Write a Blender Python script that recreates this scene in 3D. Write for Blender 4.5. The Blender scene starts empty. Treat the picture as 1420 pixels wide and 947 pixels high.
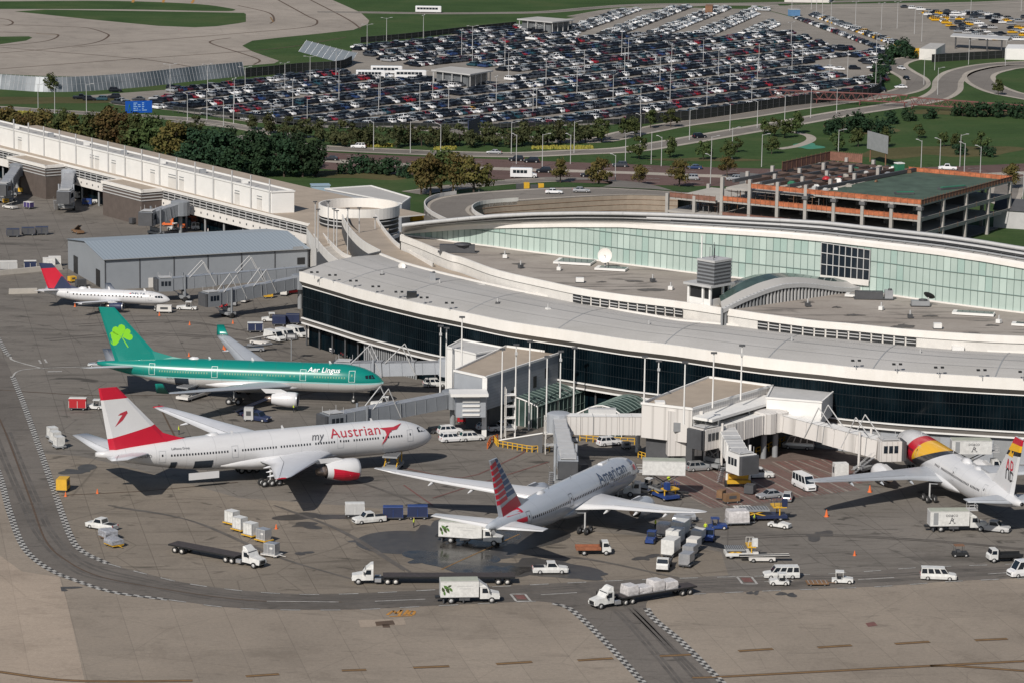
import bpy, bmesh, math, random
from mathutils import Vector, Matrix
RND = random.Random(11)
PI = math.pi
FPX, PITCH, ROLL, CAMH = 4373.6, 0.19105862, 0.01548504, 129.555
kCR, kSR, kCP, kSP = math.cos(ROLL), math.sin(ROLL), math.cos(PITCH), math.sin(PITCH)
SCN = bpy.context.scene
COL = SCN.collection
def G(px, py, z=0.0):
 """point of the photograph -> world point on the level z"""
 u, v = px - 710.0, py - 473.5
 u, v = kCR * u + kSR * v, -kSR * u + kCR * v
 dx, dy, dz = u, FPX * kCP - v * kSP, -FPX * kSP - v * kCP
 t = (z - CAMH) / dz
 return Vector((dx * t, dy * t, z))
def PX(p):
 x, y, z = p[0], p[1], p[2] - CAMH
 fw, up = y * kCP - z * kSP, y * kSP + z * kCP
 u, v = FPX * x / fw, -FPX * up / fw
 return (710 + kCR * u - kSR * v, 473.5 + kSR * u + kCR * v)
def ZAT(p, py):
 """height above p at which a vertical line reaches photo row py"""
 a, b = PX((p[0], p[1], 0))[1], PX((p[0], p[1], 10))[1]
 z = 10 * (py - a) / (b - a)
 for _ in range(3):
  e = PX((p[0], p[1], z))[1] - py
  z += 10 * e / (a - b)
 return z
def cr(pts, n=6):
 """Catmull-Rom through points"""
 P = [Vector(p) for p in pts]
 P = [2 * P[0] - P[1]] + P + [2 * P[-1] - P[-2]]
 out = []
 for i in range(1, len(P) - 2):
  for k in range(n):
   t = k / n
   a, b, c, d = P[i - 1], P[i], P[i + 1], P[i + 2]
   out.append(0.5 * (2 * b + (c - a) * t + (2 * a - 5 * b + 4 * c - d) * t * t + (3 * b - a - 3 * c + d) * t ** 3))
 out.append(P[-2])
 return out
def lerp_y(curve, x):
 """value of a traced curve [(x, y)...] at x"""
 for (x0, y0), (x1, y1) in zip(curve, curve[1:]):
  if x <= x1 or (x1, y1) == curve[-1]:
   return y0 + (y1 - y0) * (x - x0) / (x1 - x0)
M = {}
def mat(name, rgb, rough=0.6, metal=0.0, var=0.10, scale=0.6, bump=0.0, spec=0.5, coat=0.0):
 m = bpy.data.materials.new(name); m.use_nodes = True
 nt = m.node_tree; b = nt.nodes['Principled BSDF']
 b.inputs['Roughness'].default_value = rough
 b.inputs['Metallic'].default_value = metal
 b.inputs['Specular IOR Level'].default_value = spec
 b.inputs['Coat Weight'].default_value = coat
 if var > 0:
  tc = nt.nodes.new('ShaderNodeTexCoord')
  nz = nt.nodes.new('ShaderNodeTexNoise'); nz.inputs['Scale'].default_value = scale
  nz.inputs['Detail'].default_value = 6; nz.inputs['Roughness'].default_value = 0.65
  nt.links.new(tc.outputs['Object'], nz.inputs['Vector'])
  rp = nt.nodes.new('ShaderNodeValToRGB')
  rp.color_ramp.elements[0].position = 0.3; rp.color_ramp.elements[1].position = 0.7
  rp.color_ramp.elements[0].color = [c * (1 - var) for c in rgb] + [1]
  rp.color_ramp.elements[1].color = [min(1, c * (1 + var)) for c in rgb] + [1]
  nt.links.new(nz.outputs['Fac'], rp.inputs['Fac'])
  nt.links.new(rp.outputs['Color'], b.inputs['Base Color'])
  if bump:
   bp = nt.nodes.new('ShaderNodeBump'); bp.inputs['Strength'].default_value = bump
   nt.links.new(nz.outputs['Fac'], bp.inputs['Height']); nt.links.new(bp.outputs['Normal'], b.inputs['Normal'])
 else:
  b.inputs['Base Color'].default_value = list(rgb) + [1]
 M[name] = m
 return m
class NT:
 """tiny node helper"""
 def __init__(s, name, rough=0.6, spec=0.5, metal=0.0):
  s.m = bpy.data.materials.new(name); s.m.use_nodes = True; s.t = s.m.node_tree
  s.b = s.t.nodes['Principled BSDF']; s.b.inputs['Roughness'].default_value = rough
  s.b.inputs['Specular IOR Level'].default_value = spec; s.b.inputs['Metallic'].default_value = metal
  s.tc = s.t.nodes.new('ShaderNodeTexCoord'); M[name] = s.m
 def n(s, typ, **kw):
  x = s.t.nodes.new(typ)
  for k, v in kw.items():
   if hasattr(x, k): setattr(x, k, v)
   else: x.inputs[k.replace('_', ' ')].default_value = v
  return x
 def l(s, a, b): s.t.links.new(a, b)
 def math(s, op, a, b=None, c=None):
  x = s.t.nodes.new('ShaderNodeMath'); x.operation = op
  for i, q in enumerate((a, b, c)):
   if q is None: continue
   if isinstance(q, (int, float)): x.inputs[i].default_value = q
   else: s.l(q, x.inputs[i])
  return x.outputs[0]
 def xyz(s):
  x = s.n('ShaderNodeSeparateXYZ'); s.l(s.tc.outputs['Object'], x.inputs[0]); return x.outputs
 def noise(s, scale, detail=6, rough=0.6, vec=None, dist=0.0):
  x = s.n('ShaderNodeTexNoise'); x.inputs['Scale'].default_value = scale; x.inputs['Detail'].default_value = detail
  x.inputs['Roughness'].default_value = rough; x.inputs['Distortion'].default_value = dist
  s.l(vec if vec is not None else s.tc.outputs['Object'], x.inputs['Vector']); return x.outputs['Fac']
 def vec(s, rot=0.0, scale=(1, 1, 1)):
  x = s.n('ShaderNodeMapping'); x.inputs['Rotation'].default_value = (0, 0, rot); x.inputs['Scale'].default_value = scale
  s.l(s.tc.outputs['Object'], x.inputs['Vector']); return x.outputs[0]
 def ramp(s, fac, stops, const=False):
  x = s.n('ShaderNodeValToRGB'); e = x.color_ramp.elements
  if const: x.color_ramp.interpolation = 'CONSTANT'
  while len(e) < len(stops): e.new(0.5)
  for q, (p, c) in zip(e, stops):
   q.position = p; q.color = list(c) + [1] if len(c) == 3 else c
  s.l(fac, x.inputs['Fac']); return x.outputs['Color']
 def mix(s, fac, a, b, blend='MIX'):
  x = s.n('ShaderNodeMix'); x.data_type = 'RGBA'; x.blend_type = blend
  for i, q in ((0, fac), (6, a), (7, b)):
   if isinstance(q, (int, float)): x.inputs[i].default_value = q
   elif isinstance(q, (tuple, list)): x.inputs[i].default_value = list(q) + [1]
   else: s.l(q, x.inputs[i])
  return x.outputs[2]
 def out(s, col=None, rough=None):
  if col is not None: s.l(col, s.b.inputs['Base Color'])
  if rough is not None: s.l(rough, s.b.inputs['Roughness'])
  return s.m
class MB:
 def __init__(s): s.v = []; s.f = []; s.m = []; s.s = []
 def add(s, vs, fs, m, sm=False):
  o = len(s.v); s.v += [tuple(v) for v in vs]
  for f in fs: s.f.append([o + i for i in f]); s.m.append(m); s.s.append(sm)
  return s
 def box(s, c, d, m, rz=0.0, taper=1.0, ry=0.0, tx=0.0):
  cx, cy, cz = c; a, b, h = d[0] / 2, d[1] / 2, d[2] / 2
  vs = []
  for z, k in ((-h, 1.0), (h, taper)):
   for x, y in ((-a, -b), (a, -b), (a, b), (-a, b)):
    vs.append((x * k + (tx if z > 0 else 0), y * k, z))
  if ry: vs = [(x * math.cos(ry) + z * math.sin(ry), y, -x * math.sin(ry) + z * math.cos(ry)) for x, y, z in vs]
  q, w = math.cos(rz), math.sin(rz)
  vs = [(cx + x * q - y * w, cy + x * w + y * q, cz + z) for x, y, z in vs]
  return s.add(vs, [(3, 2, 1, 0), (4, 5, 6, 7), (0, 1, 5, 4), (1, 2, 6, 5), (2, 3, 7, 6), (3, 0, 4, 7)], m)
 def prism(s, poly, z0, z1, m, mtop=None, bottom=True):
  """vertical prism; z0 / z1 numbers or per-point lists"""
  n = len(poly)
  a = sum(poly[i][0] * poly[(i + 1) % n][1] - poly[(i + 1) % n][0] * poly[i][1] for i in range(n))
  zz0 = z0 if isinstance(z0, (list, tuple)) else [z0] * n
  zz1 = z1 if isinstance(z1, (list, tuple)) else [z1] * n
  idx = range(n) if a > 0 else range(n - 1, -1, -1)
  lo = [(poly[i][0], poly[i][1], zz0[i]) for i in idx]; hi = [(poly[i][0], poly[i][1], zz1[i]) for i in idx]
  s.add(lo + hi, [(i, (i + 1) % n, n + (i + 1) % n, n + i) for i in range(n)], m)
  s.add(hi, [list(range(n))], mtop or m)
  if bottom: s.add(lo, [list(range(n))[::-1]], m)
  return s
 def sheet(s, poly, z, m):
  n = len(poly)
  a = sum(poly[i][0] * poly[(i + 1) % n][1] - poly[(i + 1) % n][0] * poly[i][1] for i in range(n))
  P = [(p[0], p[1], z) for p in poly]
  return s.add(P if a > 0 else P[::-1], [list(range(n))], m)
 def strip(s, A, B, m, sm=False):
  """ruled surface between two polylines"""
  n = len(A)
  return s.add(list(A) + list(B), [(i, i + 1, n + i + 1, n + i) for i in range(n - 1)], m, sm)
 def tube(s, a, b, r, m, n=6, r2=None, cap=True, sm=True):
  a, b = Vector(a), Vector(b); d = (b - a)
  if d.length < 1e-6: return s
  d.normalize(); r2 = r if r2 is None else r2
  u = d.cross(Vector((0, 0, 1)) if abs(d.z) < 0.9 else Vector((1, 0, 0))).normalized(); w = d.cross(u)
  vs = []
  for p, q in ((a, r), (b, r2)):
   for i in range(n):
    t = 2 * PI * i / n + PI / n
    vs.append(p + (u * math.cos(t) + w * math.sin(t)) * q)
  s.add(vs, [(i, (i + 1) % n, n + (i + 1) % n, n + i) for i in range(n)], m, sm)
  if cap: s.add(vs, [list(range(n))[::-1], list(range(n, 2 * n))], m)
  return s
 def path(s, pts, r, m, n=5):
  for a, b in zip(pts, pts[1:]): s.tube(a, b, r, m, n)
  return s
 def rings(s, rings, m, sm=True, cap=True, mf=None):
  """loft closed rings of equal count; mf(i_ring, j) may choose the material"""
  n = len(rings[0]); o = len(s.v)
  for r in rings: s.v += [tuple(p) for p in r]
  for i in range(len(rings) - 1):
   for j in range(n):
    s.f.append([o + i * n + j, o + i * n + (j + 1) % n, o + (i + 1) * n + (j + 1) % n, o + (i + 1) * n + j])
    s.m.append(mf(i, j) if mf else m); s.s.append(sm)
  if cap:
   s.f.append([o + j for j in range(n)][::-1]); s.m.append(m); s.s.append(False)
   k = o + (len(rings) - 1) * n
   s.f.append([k + j for j in range(n)]); s.m.append(m); s.s.append(False)
  return s
 def lathe(s, prof, o, axis, m, n=14, sm=True, cap=True):
  """prof [(along, radius)] about axis through o"""
  o = Vector(o); d = Vector(axis).normalized()
  u = d.cross(Vector((0, 0, 1)) if abs(d.z) < 0.9 else Vector((1, 0, 0))).normalized(); w = d.cross(u)
  rr = [[o + d * t + (u * math.cos(2 * PI * i / n) + w * math.sin(2 * PI * i / n)) * r for i in range(n)] for t, r in prof]
  return s.rings(rr, m, sm, cap)
 def poly3(s, pts, m): return s.add(pts, [list(range(len(pts)))], m)
 def build(s, name, parent=None, world=False, fix=False):
  me = bpy.data.meshes.new(name)
  vs = s.v
  if parent is not None and world:
   l, r = parent.location, -parent.rotation_euler.z
   q, w = math.cos(r), math.sin(r)
   vs = [((x - l.x) * q - (y - l.y) * w, (x - l.x) * w + (y - l.y) * q, z - l.z) for x, y, z in vs]
  me.from_pydata(vs, [], s.f)
  ks = list(dict.fromkeys(s.m))
  for k in ks: me.materials.append(M[k])
  ix = {k: i for i, k in enumerate(ks)}
  me.polygons.foreach_set('material_index', [ix[k] for k in s.m])
  me.polygons.foreach_set('use_smooth', s.s)
  if fix:
   b = bmesh.new(); b.from_mesh(me); bmesh.ops.recalc_face_normals(b, faces=b.faces); b.to_mesh(me); b.free()
  me.update()
  o = bpy.data.objects.new(name, me); COL.objects.link(o)
  if parent is not None: o.parent = parent
  return o
def tag(o, label, cat, group=None):
 o['label'] = label; o['category'] = cat
 if group: o['group'] = group
 return o
def thing(name, label, cat, loc=(0, 0, 0), rz=0.0, group=None):
 o = bpy.data.objects.new(name, None); COL.objects.link(o); o.empty_display_size = 0.5
 o.location = loc; o.rotation_euler = (0, 0, rz)
 return tag(o, label, cat, group)
KIDS = {}
def copy_tree(o, label, loc, rz, group=None, parent=None):
 c = o.copy(); COL.objects.link(c)
 if parent is None:
  c.location = loc; c.rotation_euler = (0, 0, rz); c['label'] = label
  if group: c['group'] = group
 else:
  c.parent = parent
 for k in list(o.children): copy_tree(k, None, None, None, None, c)
 return c
def struct(o):
 o['kind'] = 'structure'; return o
def heading(a, b):
 """direction on the ground between two photo points"""
 A, B = G(*a), G(*b); return math.atan2(B.y - A.y, B.x - A.x)
ORD = ['first', 'second', 'third', 'fourth', 'fifth', 'sixth', 'seventh', 'eighth', 'ninth', 'tenth', 'eleventh', 'twelfth',
  'thirteenth', 'fourteenth', 'fifteenth', 'sixteenth', 'seventeenth', 'eighteenth', 'nineteenth', 'twentieth']
def nth(i):
 if i < 20: return ORD[i]
 i += 1
 return '%d%s' % (i, {1: 'st', 2: 'nd', 3: 'rd'}.get(i % 10, 'th') if i % 100 not in (11, 12, 13) else 'th')
def nthlr(i, n): return 'leftmost' if i == 0 else 'rightmost' if i == n - 1 else nth(i) + ' from left'
mat('white', (0.74, 0.73, 0.71), 0.55, var=0.05, scale=0.3)
mat('offwhite', (0.62, 0.60, 0.57), 0.6, var=0.08, scale=0.5)
mat('paint_white', (0.70, 0.70, 0.71), 0.28, var=0.03, coat=0.3)
mat('truck_white', (0.62, 0.62, 0.605), 0.4, var=0.16, scale=1.6)
mat('lightgrey', (0.45, 0.45, 0.45), 0.6, var=0.08)
mat('midgrey', (0.26, 0.27, 0.28), 0.6, var=0.1)
mat('steel', (0.36, 0.37, 0.39), 0.4, metal=0.3, var=0.1)
mat('bridge_grey', (0.20, 0.215, 0.235), 0.55, var=0.08, scale=0.4)
mat('darkgrey', (0.07, 0.072, 0.078), 0.6, var=0.15)
mat('black', (0.016, 0.017, 0.019), 0.5, var=0.1)
mat('tyre', (0.02, 0.02, 0.021), 0.8, var=0.1)
mat('glass', (0.012, 0.018, 0.026), 0.06, var=0.0, spec=0.6)
mat('yellow', (0.62, 0.36, 0.03), 0.5, var=0.12, scale=1.5)
mat('orange', (0.55, 0.13, 0.03), 0.5, var=0.12)
mat('safety_orange', (0.66, 0.14, 0.035), 0.7, var=0.25, scale=0.5)
mat('red', (0.42, 0.022, 0.03), 0.4, var=0.06)
mat('blue', (0.02, 0.05, 0.19), 0.45, var=0.08)
mat('navy', (0.018, 0.028, 0.075), 0.5, var=0.12)
mat('green', (0.03, 0.16, 0.09), 0.5, var=0.1)
mat('purple', (0.07, 0.05, 0.16), 0.5, var=0.1)
mat('brown', (0.20, 0.105, 0.06), 0.8, var=0.2)
mat('silver', (0.42, 0.43, 0.44), 0.3, metal=0.5, var=0.06)
mat('alu', (0.50, 0.51, 0.53), 0.35, metal=0.6, var=0.1, scale=2)
mat('hivis', (0.50, 0.62, 0.05), 0.7, var=0.0)
mat('skin', (0.42, 0.25, 0.17), 0.6, var=0.0)
mat('trousers', (0.02, 0.023, 0.035), 0.8, var=0.0)
mat('wrap', (0.55, 0.53, 0.53), 0.35, var=0.25, scale=2.2, bump=0.6)
mat('lamp', (0.7, 0.7, 0.68), 0.4, var=0.0)
mat('bark', (0.06, 0.045, 0.035), 0.9, var=0.2)
mat('conc_pale', (0.42, 0.39, 0.35), 0.85, var=0.12, scale=0.25)
mat('conc_dark', (0.16, 0.15, 0.14), 0.9, var=0.15, scale=0.4)
# ================================================================= ground materials
def concrete(name, base, joint_rot, jx, jy, var=0.13, stain=0.5, joint=0.55, rough=0.9, tint=None, seal=0.25):
 k = NT(name, rough, 0.3)
 v = k.vec(joint_rot)
 br = k.n('ShaderNodeTexBrick'); br.offset = 0.0; br.squash = 1.0
 k.l(v, br.inputs['Vector']); br.inputs['Scale'].default_value = 1.0
 br.inputs['Brick Width'].default_value = jx; br.inputs['Row Height'].default_value = jy
 br.inputs['Mortar Size'].default_value = 0.09; br.inputs['Mortar Smooth'].default_value = 0.6
 br.inputs['Color1'].default_value = (1, 1, 1, 1); br.inputs['Color2'].default_value = (0.86, 0.86, 0.86, 1)
 br.inputs['Mortar'].default_value = (joint, joint, joint, 1); br.inputs['Bias'].default_value = 0.1
 big = k.noise(0.018, 4, 0.6); mid = k.noise(0.11, 7, 0.7, dist=0.6); fine = k.noise(1.6, 5, 0.75); grain = k.noise(9.0, 2, 0.5)
 lo = [c * (1 - var) for c in base]; hi = [c * (1 + var) for c in base]
 c = k.ramp(big, [(0.32, lo), (0.68, hi)])
 c = k.mix(1.0, c, k.ramp(mid, [(0.28, (0.80, 0.79, 0.78)), (0.48, (1, 1, 1)), (0.75, (1.06, 1.05, 1.04))]), 'MULTIPLY')
 c = k.mix(1.0, c, k.ramp(fine, [(0.25, (0.84, 0.84, 0.84)), (0.75, (1.12, 1.12, 1.12))]), 'MULTIPLY')
 c = k.mix(1.0, c, k.ramp(grain, [(0.2, (0.85, 0.85, 0.85)), (0.8, (1.13, 1.13, 1.13))]), 'MULTIPLY')
 c = k.mix(0.55, c, br.outputs['Color'], 'MULTIPLY')
 sm = k.noise(0.07, 6, 0.68, k.vec(joint_rot + 0.25, (0.32, 1.6, 1)), 1.2)
 c = k.mix(k.math('MULTIPLY', k.ramp(sm, [(0.54, (0, 0, 0)), (0.72, (1, 1, 1))]), stain), c, [q * 0.42 for q in base])
 bl = k.noise(0.23, 3, 0.5, k.vec(0.7, (0.55, 1.25, 1)), 1.2)
 c = k.mix(k.math('MULTIPLY', k.ramp(bl, [(0.63, (0, 0, 0)), (0.71, (1, 1, 1))]), stain), c, [q * 0.3 for q in base])
 s3 = k.noise(0.55, 4, 0.55, k.vec(joint_rot + 0.4, (0.28, 1.9, 1)), 0.7)
 c = k.mix(k.math('MULTIPLY', k.ramp(s3, [(0.62, (0, 0, 0)), (0.69, (1, 1, 1))]), stain * 0.75), c, [q * 0.4 for q in base])
 cr_ = k.n('ShaderNodeTexVoronoi'); cr_.feature = 'DISTANCE_TO_EDGE'; cr_.inputs['Scale'].default_value = 0.045
 wv = k.n('ShaderNodeTexNoise'); wv.inputs['Scale'].default_value = 0.1; k.l(k.tc.outputs['Object'], wv.inputs['Vector'])
 k.l(k.mix(0.985, wv.outputs['Color'], k.tc.outputs['Object']), cr_.inputs['Vector'])
 c = k.mix(k.math('MULTIPLY', k.ramp(cr_.outputs['Distance'], [(0.0, (1, 1, 1)), (0.006, (0, 0, 0))]), seal), c, [q * 0.35 for q in base])
 return k.out(c)
JR = math.radians(-12)
concrete('apron_conc', (0.186, 0.168, 0.148), JR, 7.6, 7.6, stain=0.85, joint=0.3, seal=0.6)
concrete('taxi_conc', (0.282, 0.239, 0.194), JR, 7.6, 22.8, stain=0.25, joint=0.6)
concrete('far_taxi_conc', (0.33, 0.29, 0.25), 0.5, 7.6, 7.6, stain=0.12, joint=0.85)
concrete('road_asphalt', (0.150, 0.134, 0.119), JR, 60, 60, var=0.2, stain=0.6, joint=0.9)
concrete('lot_asphalt', (0.27, 0.245, 0.215), math.radians(-50), 9, 18, stain=0.35, joint=0.85)
concrete('highway', (0.135, 0.085, 0.075), 0.2, 40, 3.7, stain=0.3, joint=0.8)
concrete('ramp_road', (0.205, 0.185, 0.165), 0.2, 9, 40, stain=0.25)
concrete('kerb_conc', (0.40, 0.36, 0.31), 0.2, 6, 40, stain=0.2)
concrete('hatch_pave', (0.170, 0.130, 0.113), JR, 7.6, 7.6, stain=0.4)
def grass(name, a, b, c):
 k = NT(name, 0.95, 0.1)
 x = k.ramp(k.noise(0.03, 6, 0.65, dist=0.5), [(0.25, a), (0.5, b), (0.78, c)])
 x = k.mix(1.0, x, k.ramp(k.noise(0.9, 5, 0.8), [(0.2, (0.65, 0.68, 0.6)), (0.8, (1.3, 1.28, 1.2))]), 'MULTIPLY')
 x = k.mix(1.0, x, k.ramp(k.noise(0.35, 3, 0.6, k.vec(0.35, (0.08, 2.5, 1))), [(0.3, (0.8, 0.83, 0.8)), (0.7, (1.18, 1.17, 1.14))]), 'MULTIPLY')
 return k.out(x)
grass('grass_a', (0.031, 0.058, 0.022), (0.047, 0.082, 0.031), (0.080, 0.098, 0.046))
grass('grass_dry', (0.060, 0.062, 0.028), (0.095, 0.085, 0.045), (0.13, 0.11, 0.06))
k = NT('paint_line_white', 0.8, 0.3)
k.out(k.ramp(k.noise(0.8, 6, 0.8), [(0.3, (0.20, 0.19, 0.175)), (0.6, (0.46, 0.45, 0.43))]))
k = NT('paint_line_black', 0.8, 0.3)
k.out(k.ramp(k.noise(0.8, 6, 0.8), [(0.3, (0.03, 0.03, 0.03)), (0.7, (0.085, 0.08, 0.076))]))
k = NT('paint_line_yellow', 0.8, 0.3)
k.out(k.ramp(k.noise(0.6, 6, 0.8), [(0.3, (0.17, 0.105, 0.05)), (0.65, (0.26, 0.155, 0.065))]))
k = NT('paint_line_brown', 0.85, 0.3)
k.out(k.ramp(k.noise(0.6, 6, 0.8), [(0.3, (0.075, 0.055, 0.042)), (0.7, (0.12, 0.08, 0.055))]))
mat('paint_red', (0.165, 0.075, 0.065), 0.8, var=0.3)
mat('hatch_line', (0.27, 0.215, 0.185), 0.8, var=0.3)
mat('paint_orange', (0.42, 0.20, 0.04), 0.8, var=0.3)
k = NT('wet', 0.12, 0.14)
n_ = k.noise(0.35, 6, 0.65)
k.out(k.ramp(n_, [(0.35, (0.022, 0.021, 0.021)), (0.62, (0.06, 0.055, 0.05))]), k.math('MULTIPLY_ADD', n_, 0.9, -0.26))
k = NT('damp', 0.45, 0.4)
k.out(k.ramp(k.noise(0.5, 6, 0.7), [(0.35, (0.055, 0.052, 0.05)), (0.7, (0.085, 0.078, 0.07))]))
def gpoly(pts, z=0.0): return [G(x, y, z) for x, y in pts]
# ================================================================= ground, pavements, roads
mb = MB(); mb.sheet([(-3000, -200, 0), (3000, -200, 0), (3000, 6000, 0), (-3000, 6000, 0)], 0.0, 'grass_a')
struct(mb.build('ground'))
mb = MB()
mb.sheet(gpoly([(-260, 1150), (1700, 1150), (1700, 500), (1460, 400), (900, 330), (560, 318), (440, 330), (415, 285), (0, 195), (-260, 130)]), 0.02, 'apron_conc')
struct(mb.build('apron'))
EDGE_LO = [(-40, 560), (-22, 605), (0, 661), (13, 708), (33, 758), (67, 788), (110, 806), (160, 821), (234, 831), (334, 843), (474, 845), (591, 840), (741, 833)]
EDGE_UP = [(17.7, 521.7), (34, 563), (54, 619), (78, 688), (97, 741), (113.5, 763), (150, 781), (200, 794.6), (267, 809.6), (367, 821), (474, 823), (681, 813), (841, 805), (946, 801), (1146, 795), (1280, 786), (1420, 781), (1560, 776)]
EDGE_BR1 = [(741, 833), (768, 836), (794, 846), (841, 891), (891, 945), (935, 995)]
EDGE_BR2 = [(1052, 995), (1001, 945), (946, 890), (908, 858), (896, 842), (905, 829), (948, 824), (1079, 818), (1213, 813), (1313, 806), (1420, 801), (1560, 795)]
def c2(pts, n=6): return [(p.x, p.y) for p in cr([(x, y, 0) for x, y in pts], n)]
lo, up, b1, b2 = c2(EDGE_LO), c2(EDGE_UP), c2(EDGE_BR1), c2(EDGE_BR2)
mb = MB(); mb.sheet(gpoly([(-60, 560)] + lo[1:] + b1[1:] + [(935, 1150), (-260, 1150), (-260, 560)]), 0.035, 'taxi_conc')
struct(mb.build('taxiway'))
mb = MB(); mb.sheet(gpoly(b2 + [(1700, 790), (1700, 1150), (1060, 1150)]), 0.035, 'taxi_conc')
struct(mb.build('taxiway'))
mb = MB(); mb.sheet(gpoly(lo + b1[1:] + [(990, 1060)] + b2 + up[::-1] + [(8, 500), (-60, 470)]), 0.05, 'road_asphalt')
struct(mb.build('service_road'))
concrete('apron_tan', (0.226, 0.194, 0.158), JR, 7.6, 7.6, stain=0.8, joint=0.3, seal=0.55)
mb = MB(); mb.sheet(gpoly([(50, 628)] + up[18:78] + [(1010, 797), (1000, 765), (880, 742), (800, 735), (640, 715), (470, 700), (330, 690), (190, 650), (110, 632)]), 0.03, 'apron_tan')
struct(mb.build('apron_slabs'))
mb = MB()
mb.sheet(gpoly([(-260, 850), (0, 770), (30, 792), (82, 800), (92, 830), (130, 1000), (60, 1150), (-260, 1150)]), 0.045, 'patch_conc' if 'patch_conc' in M else 'taxi_conc')
concrete('patch_conc', (0.36, 0.295, 0.235), JR, 7.6, 22.8, stain=0.15, joint=0.7)
mb.m = ['patch_conc'] * len(mb.m)
struct(mb.build('pavement_patch'))
mb = MB()
for q in ([(497, 860), (560, 857), (563, 866), (500, 870)], [(35, 812), (82, 806), (88, 832), (40, 838)]):
 mb.sheet(gpoly(q), 0.06, 'patch_conc')
for q in ([(520, 862), (545, 860), (548, 866), (522, 868)], [(530, 866), (540, 866), (541, 870), (531, 870)]):
 mb.sheet(gpoly(q), 0.07, 'paint_line_brown')
struct(mb.build('pavement_patch'))
def ribbon(mb, pts, w, z, m, dash=None, n=10):
 """painted line of width w following photo points; dash=(on, off)"""
 P = [G(x, y, z) for x, y in pts]; P = cr(P, n) if len(P) > 2 else P
 L = 0.0; A = []
 segs = []
 for a, b in zip(P, P[1:]):
  d = (b - a); l = d.length; d.normalize(); q = Vector((-d.y, d.x, 0)) * w / 2
  if dash is None:
   segs.append((a, b, q))
  else:
   t = 0.0
   while t < l:
    ph = (L + t) % (dash[0] + dash[1]);
    st = (dash[0] - ph) if ph < dash[0] else (dash[0] + dash[1] - ph)
    st = min(max(st, 0.02), l - t)
    if ph < dash[0]: segs.append((a + d * t, a + d * (t + st), q))
    t += st + 1e-4
   L += l
 for a, b, q in segs: mb.add([a - q, b - q, b + q, a + q], [(0, 1, 2, 3)], m)
 return mb
def checker(mb, pts, w=0.9, ln=1.05, z=0.075):
 """zipper road edge: two rows of alternating white and black blocks"""
 P = cr([G(x, y, z) for x, y in pts], 24); L = 0.0; acc = []
 Q = [P[0]]; tgt = ln
 for a, b in zip(P, P[1:]):
  l = (b - a).length
  while L + l >= tgt:
   Q.append(a + (b - a) * ((tgt - L) / l)); tgt += ln
  L += l
 for i, (a, b) in enumerate(zip(Q, Q[1:])):
  d = (b - a).normalized(); q = Vector((-d.y, d.x, 0)) * w
  A, B = ('paint_line_white', 'paint_line_black') if i % 2 else ('paint_line_black', 'paint_line_white')
  mb.add([a, b, b + q, a + q], [(0, 1, 2, 3)], A); mb.add([a - q, b - q, b, a], [(0, 1, 2, 3)], B)
mb = MB()
checker(mb, EDGE_UP[:7], 0.55, 1.0); checker(mb, EDGE_LO[1:9], 0.55, 1.0)
checker(mb, EDGE_BR1[1:], 0.55, 1.0); checker(mb, EDGE_BR2[:5], 0.55, 1.0)
checker(mb, [(-8, 458), (0, 474), (8, 488), (14, 494)], 0.55, 1.0)
for pts in (EDGE_UP[6:], EDGE_LO[8:] + EDGE_BR1[1:2], EDGE_BR2[5:]):
 ribbon(mb, pts, 0.55, 0.07, 'paint_line_black', (3.0, 3.0));
 ribbon(mb, pts, 0.32, 0.078, 'paint_line_white', (3.0, 3.0))
ribbon(mb, [(14, 494), (20, 500), (60, 511)], 0.5, 0.075, 'paint_line_white')
ribbon(mb, [(17.7, 521.7), (24, 515), (45, 511), (120, 508)], 0.4, 0.075, 'paint_line_white')
ribbon(mb, [(66, 515), (86, 514.6)], 0.8, 0.08, 'paint_line_white')
for q in ((54, 499, 57, 504), (62, 498, 65, 503)): ribbon(mb, [(q[0], q[1]), (q[2], q[3])], 0.4, 0.08, 'paint_line_white')
ribbon(mb, [(-10, 560), (8, 600), (20, 631), (43, 695), (63, 748), (90, 775), (140, 799), (240, 818), (350, 832), (474, 834)], 0.3, 0.08, 'paint_line_brown')
for a in ((370, 833, 470, 834), (520, 833, 590, 830), (750, 824, 800, 821), (1060, 806, 1100, 804), (1190, 803, 1240, 800), (1370, 795, 1420, 792)):
 ribbon(mb, [a[:2], a[2:]], 0.3, 0.082, 'paint_line_white')
DASHES = [(474, 929, 508, 928), (573, 925, 623, 923), (688, 920, 738, 917), (801, 915, 850, 912), (915, 909, 958, 907), (1024, 902, 1072, 899), (1134, 897, 1181, 894), (1241, 892, 1289, 889), (1352, 887, 1397, 885), (341, 937, 387, 934)]
for a in DASHES:
 ribbon(mb, [a[:2], a[2:]], 1.05, 0.07, 'paint_line_brown'); ribbon(mb, [a[:2], a[2:]], 0.5, 0.08, 'paint_line_yellow')
for pts in ([(-30, 928), (0, 931), (84, 942), (170, 944), (267, 943)], [(960, 939), (993, 938), (1146, 930), (1280, 923), (1440, 915)], [(1290, 922.5), (1330, 923), (1440, 931)]):
 ribbon(mb, pts, 1.0, 0.07, 'paint_line_brown'); ribbon(mb, pts, 0.45, 0.08, 'paint_line_yellow')
for pts in ([(85, 686), (200, 680), (330, 668)], [(0, 540), (60, 544), (150, 548), (330, 545)], [(220, 560), (240, 600), (262, 640)], [(330, 560), (380, 556), (420, 547), (470, 535)]):
 ribbon(mb, pts, 0.32, 0.07, 'paint_line_brown')
for pts in ([(560, 648), (640, 662), (700, 640), (730, 622), (702, 612)], [(600, 690), (760, 640)], [(560, 672), (600, 700)]):
 ribbon(mb, pts, 0.35, 0.07, 'paint_red', n=3)
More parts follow.
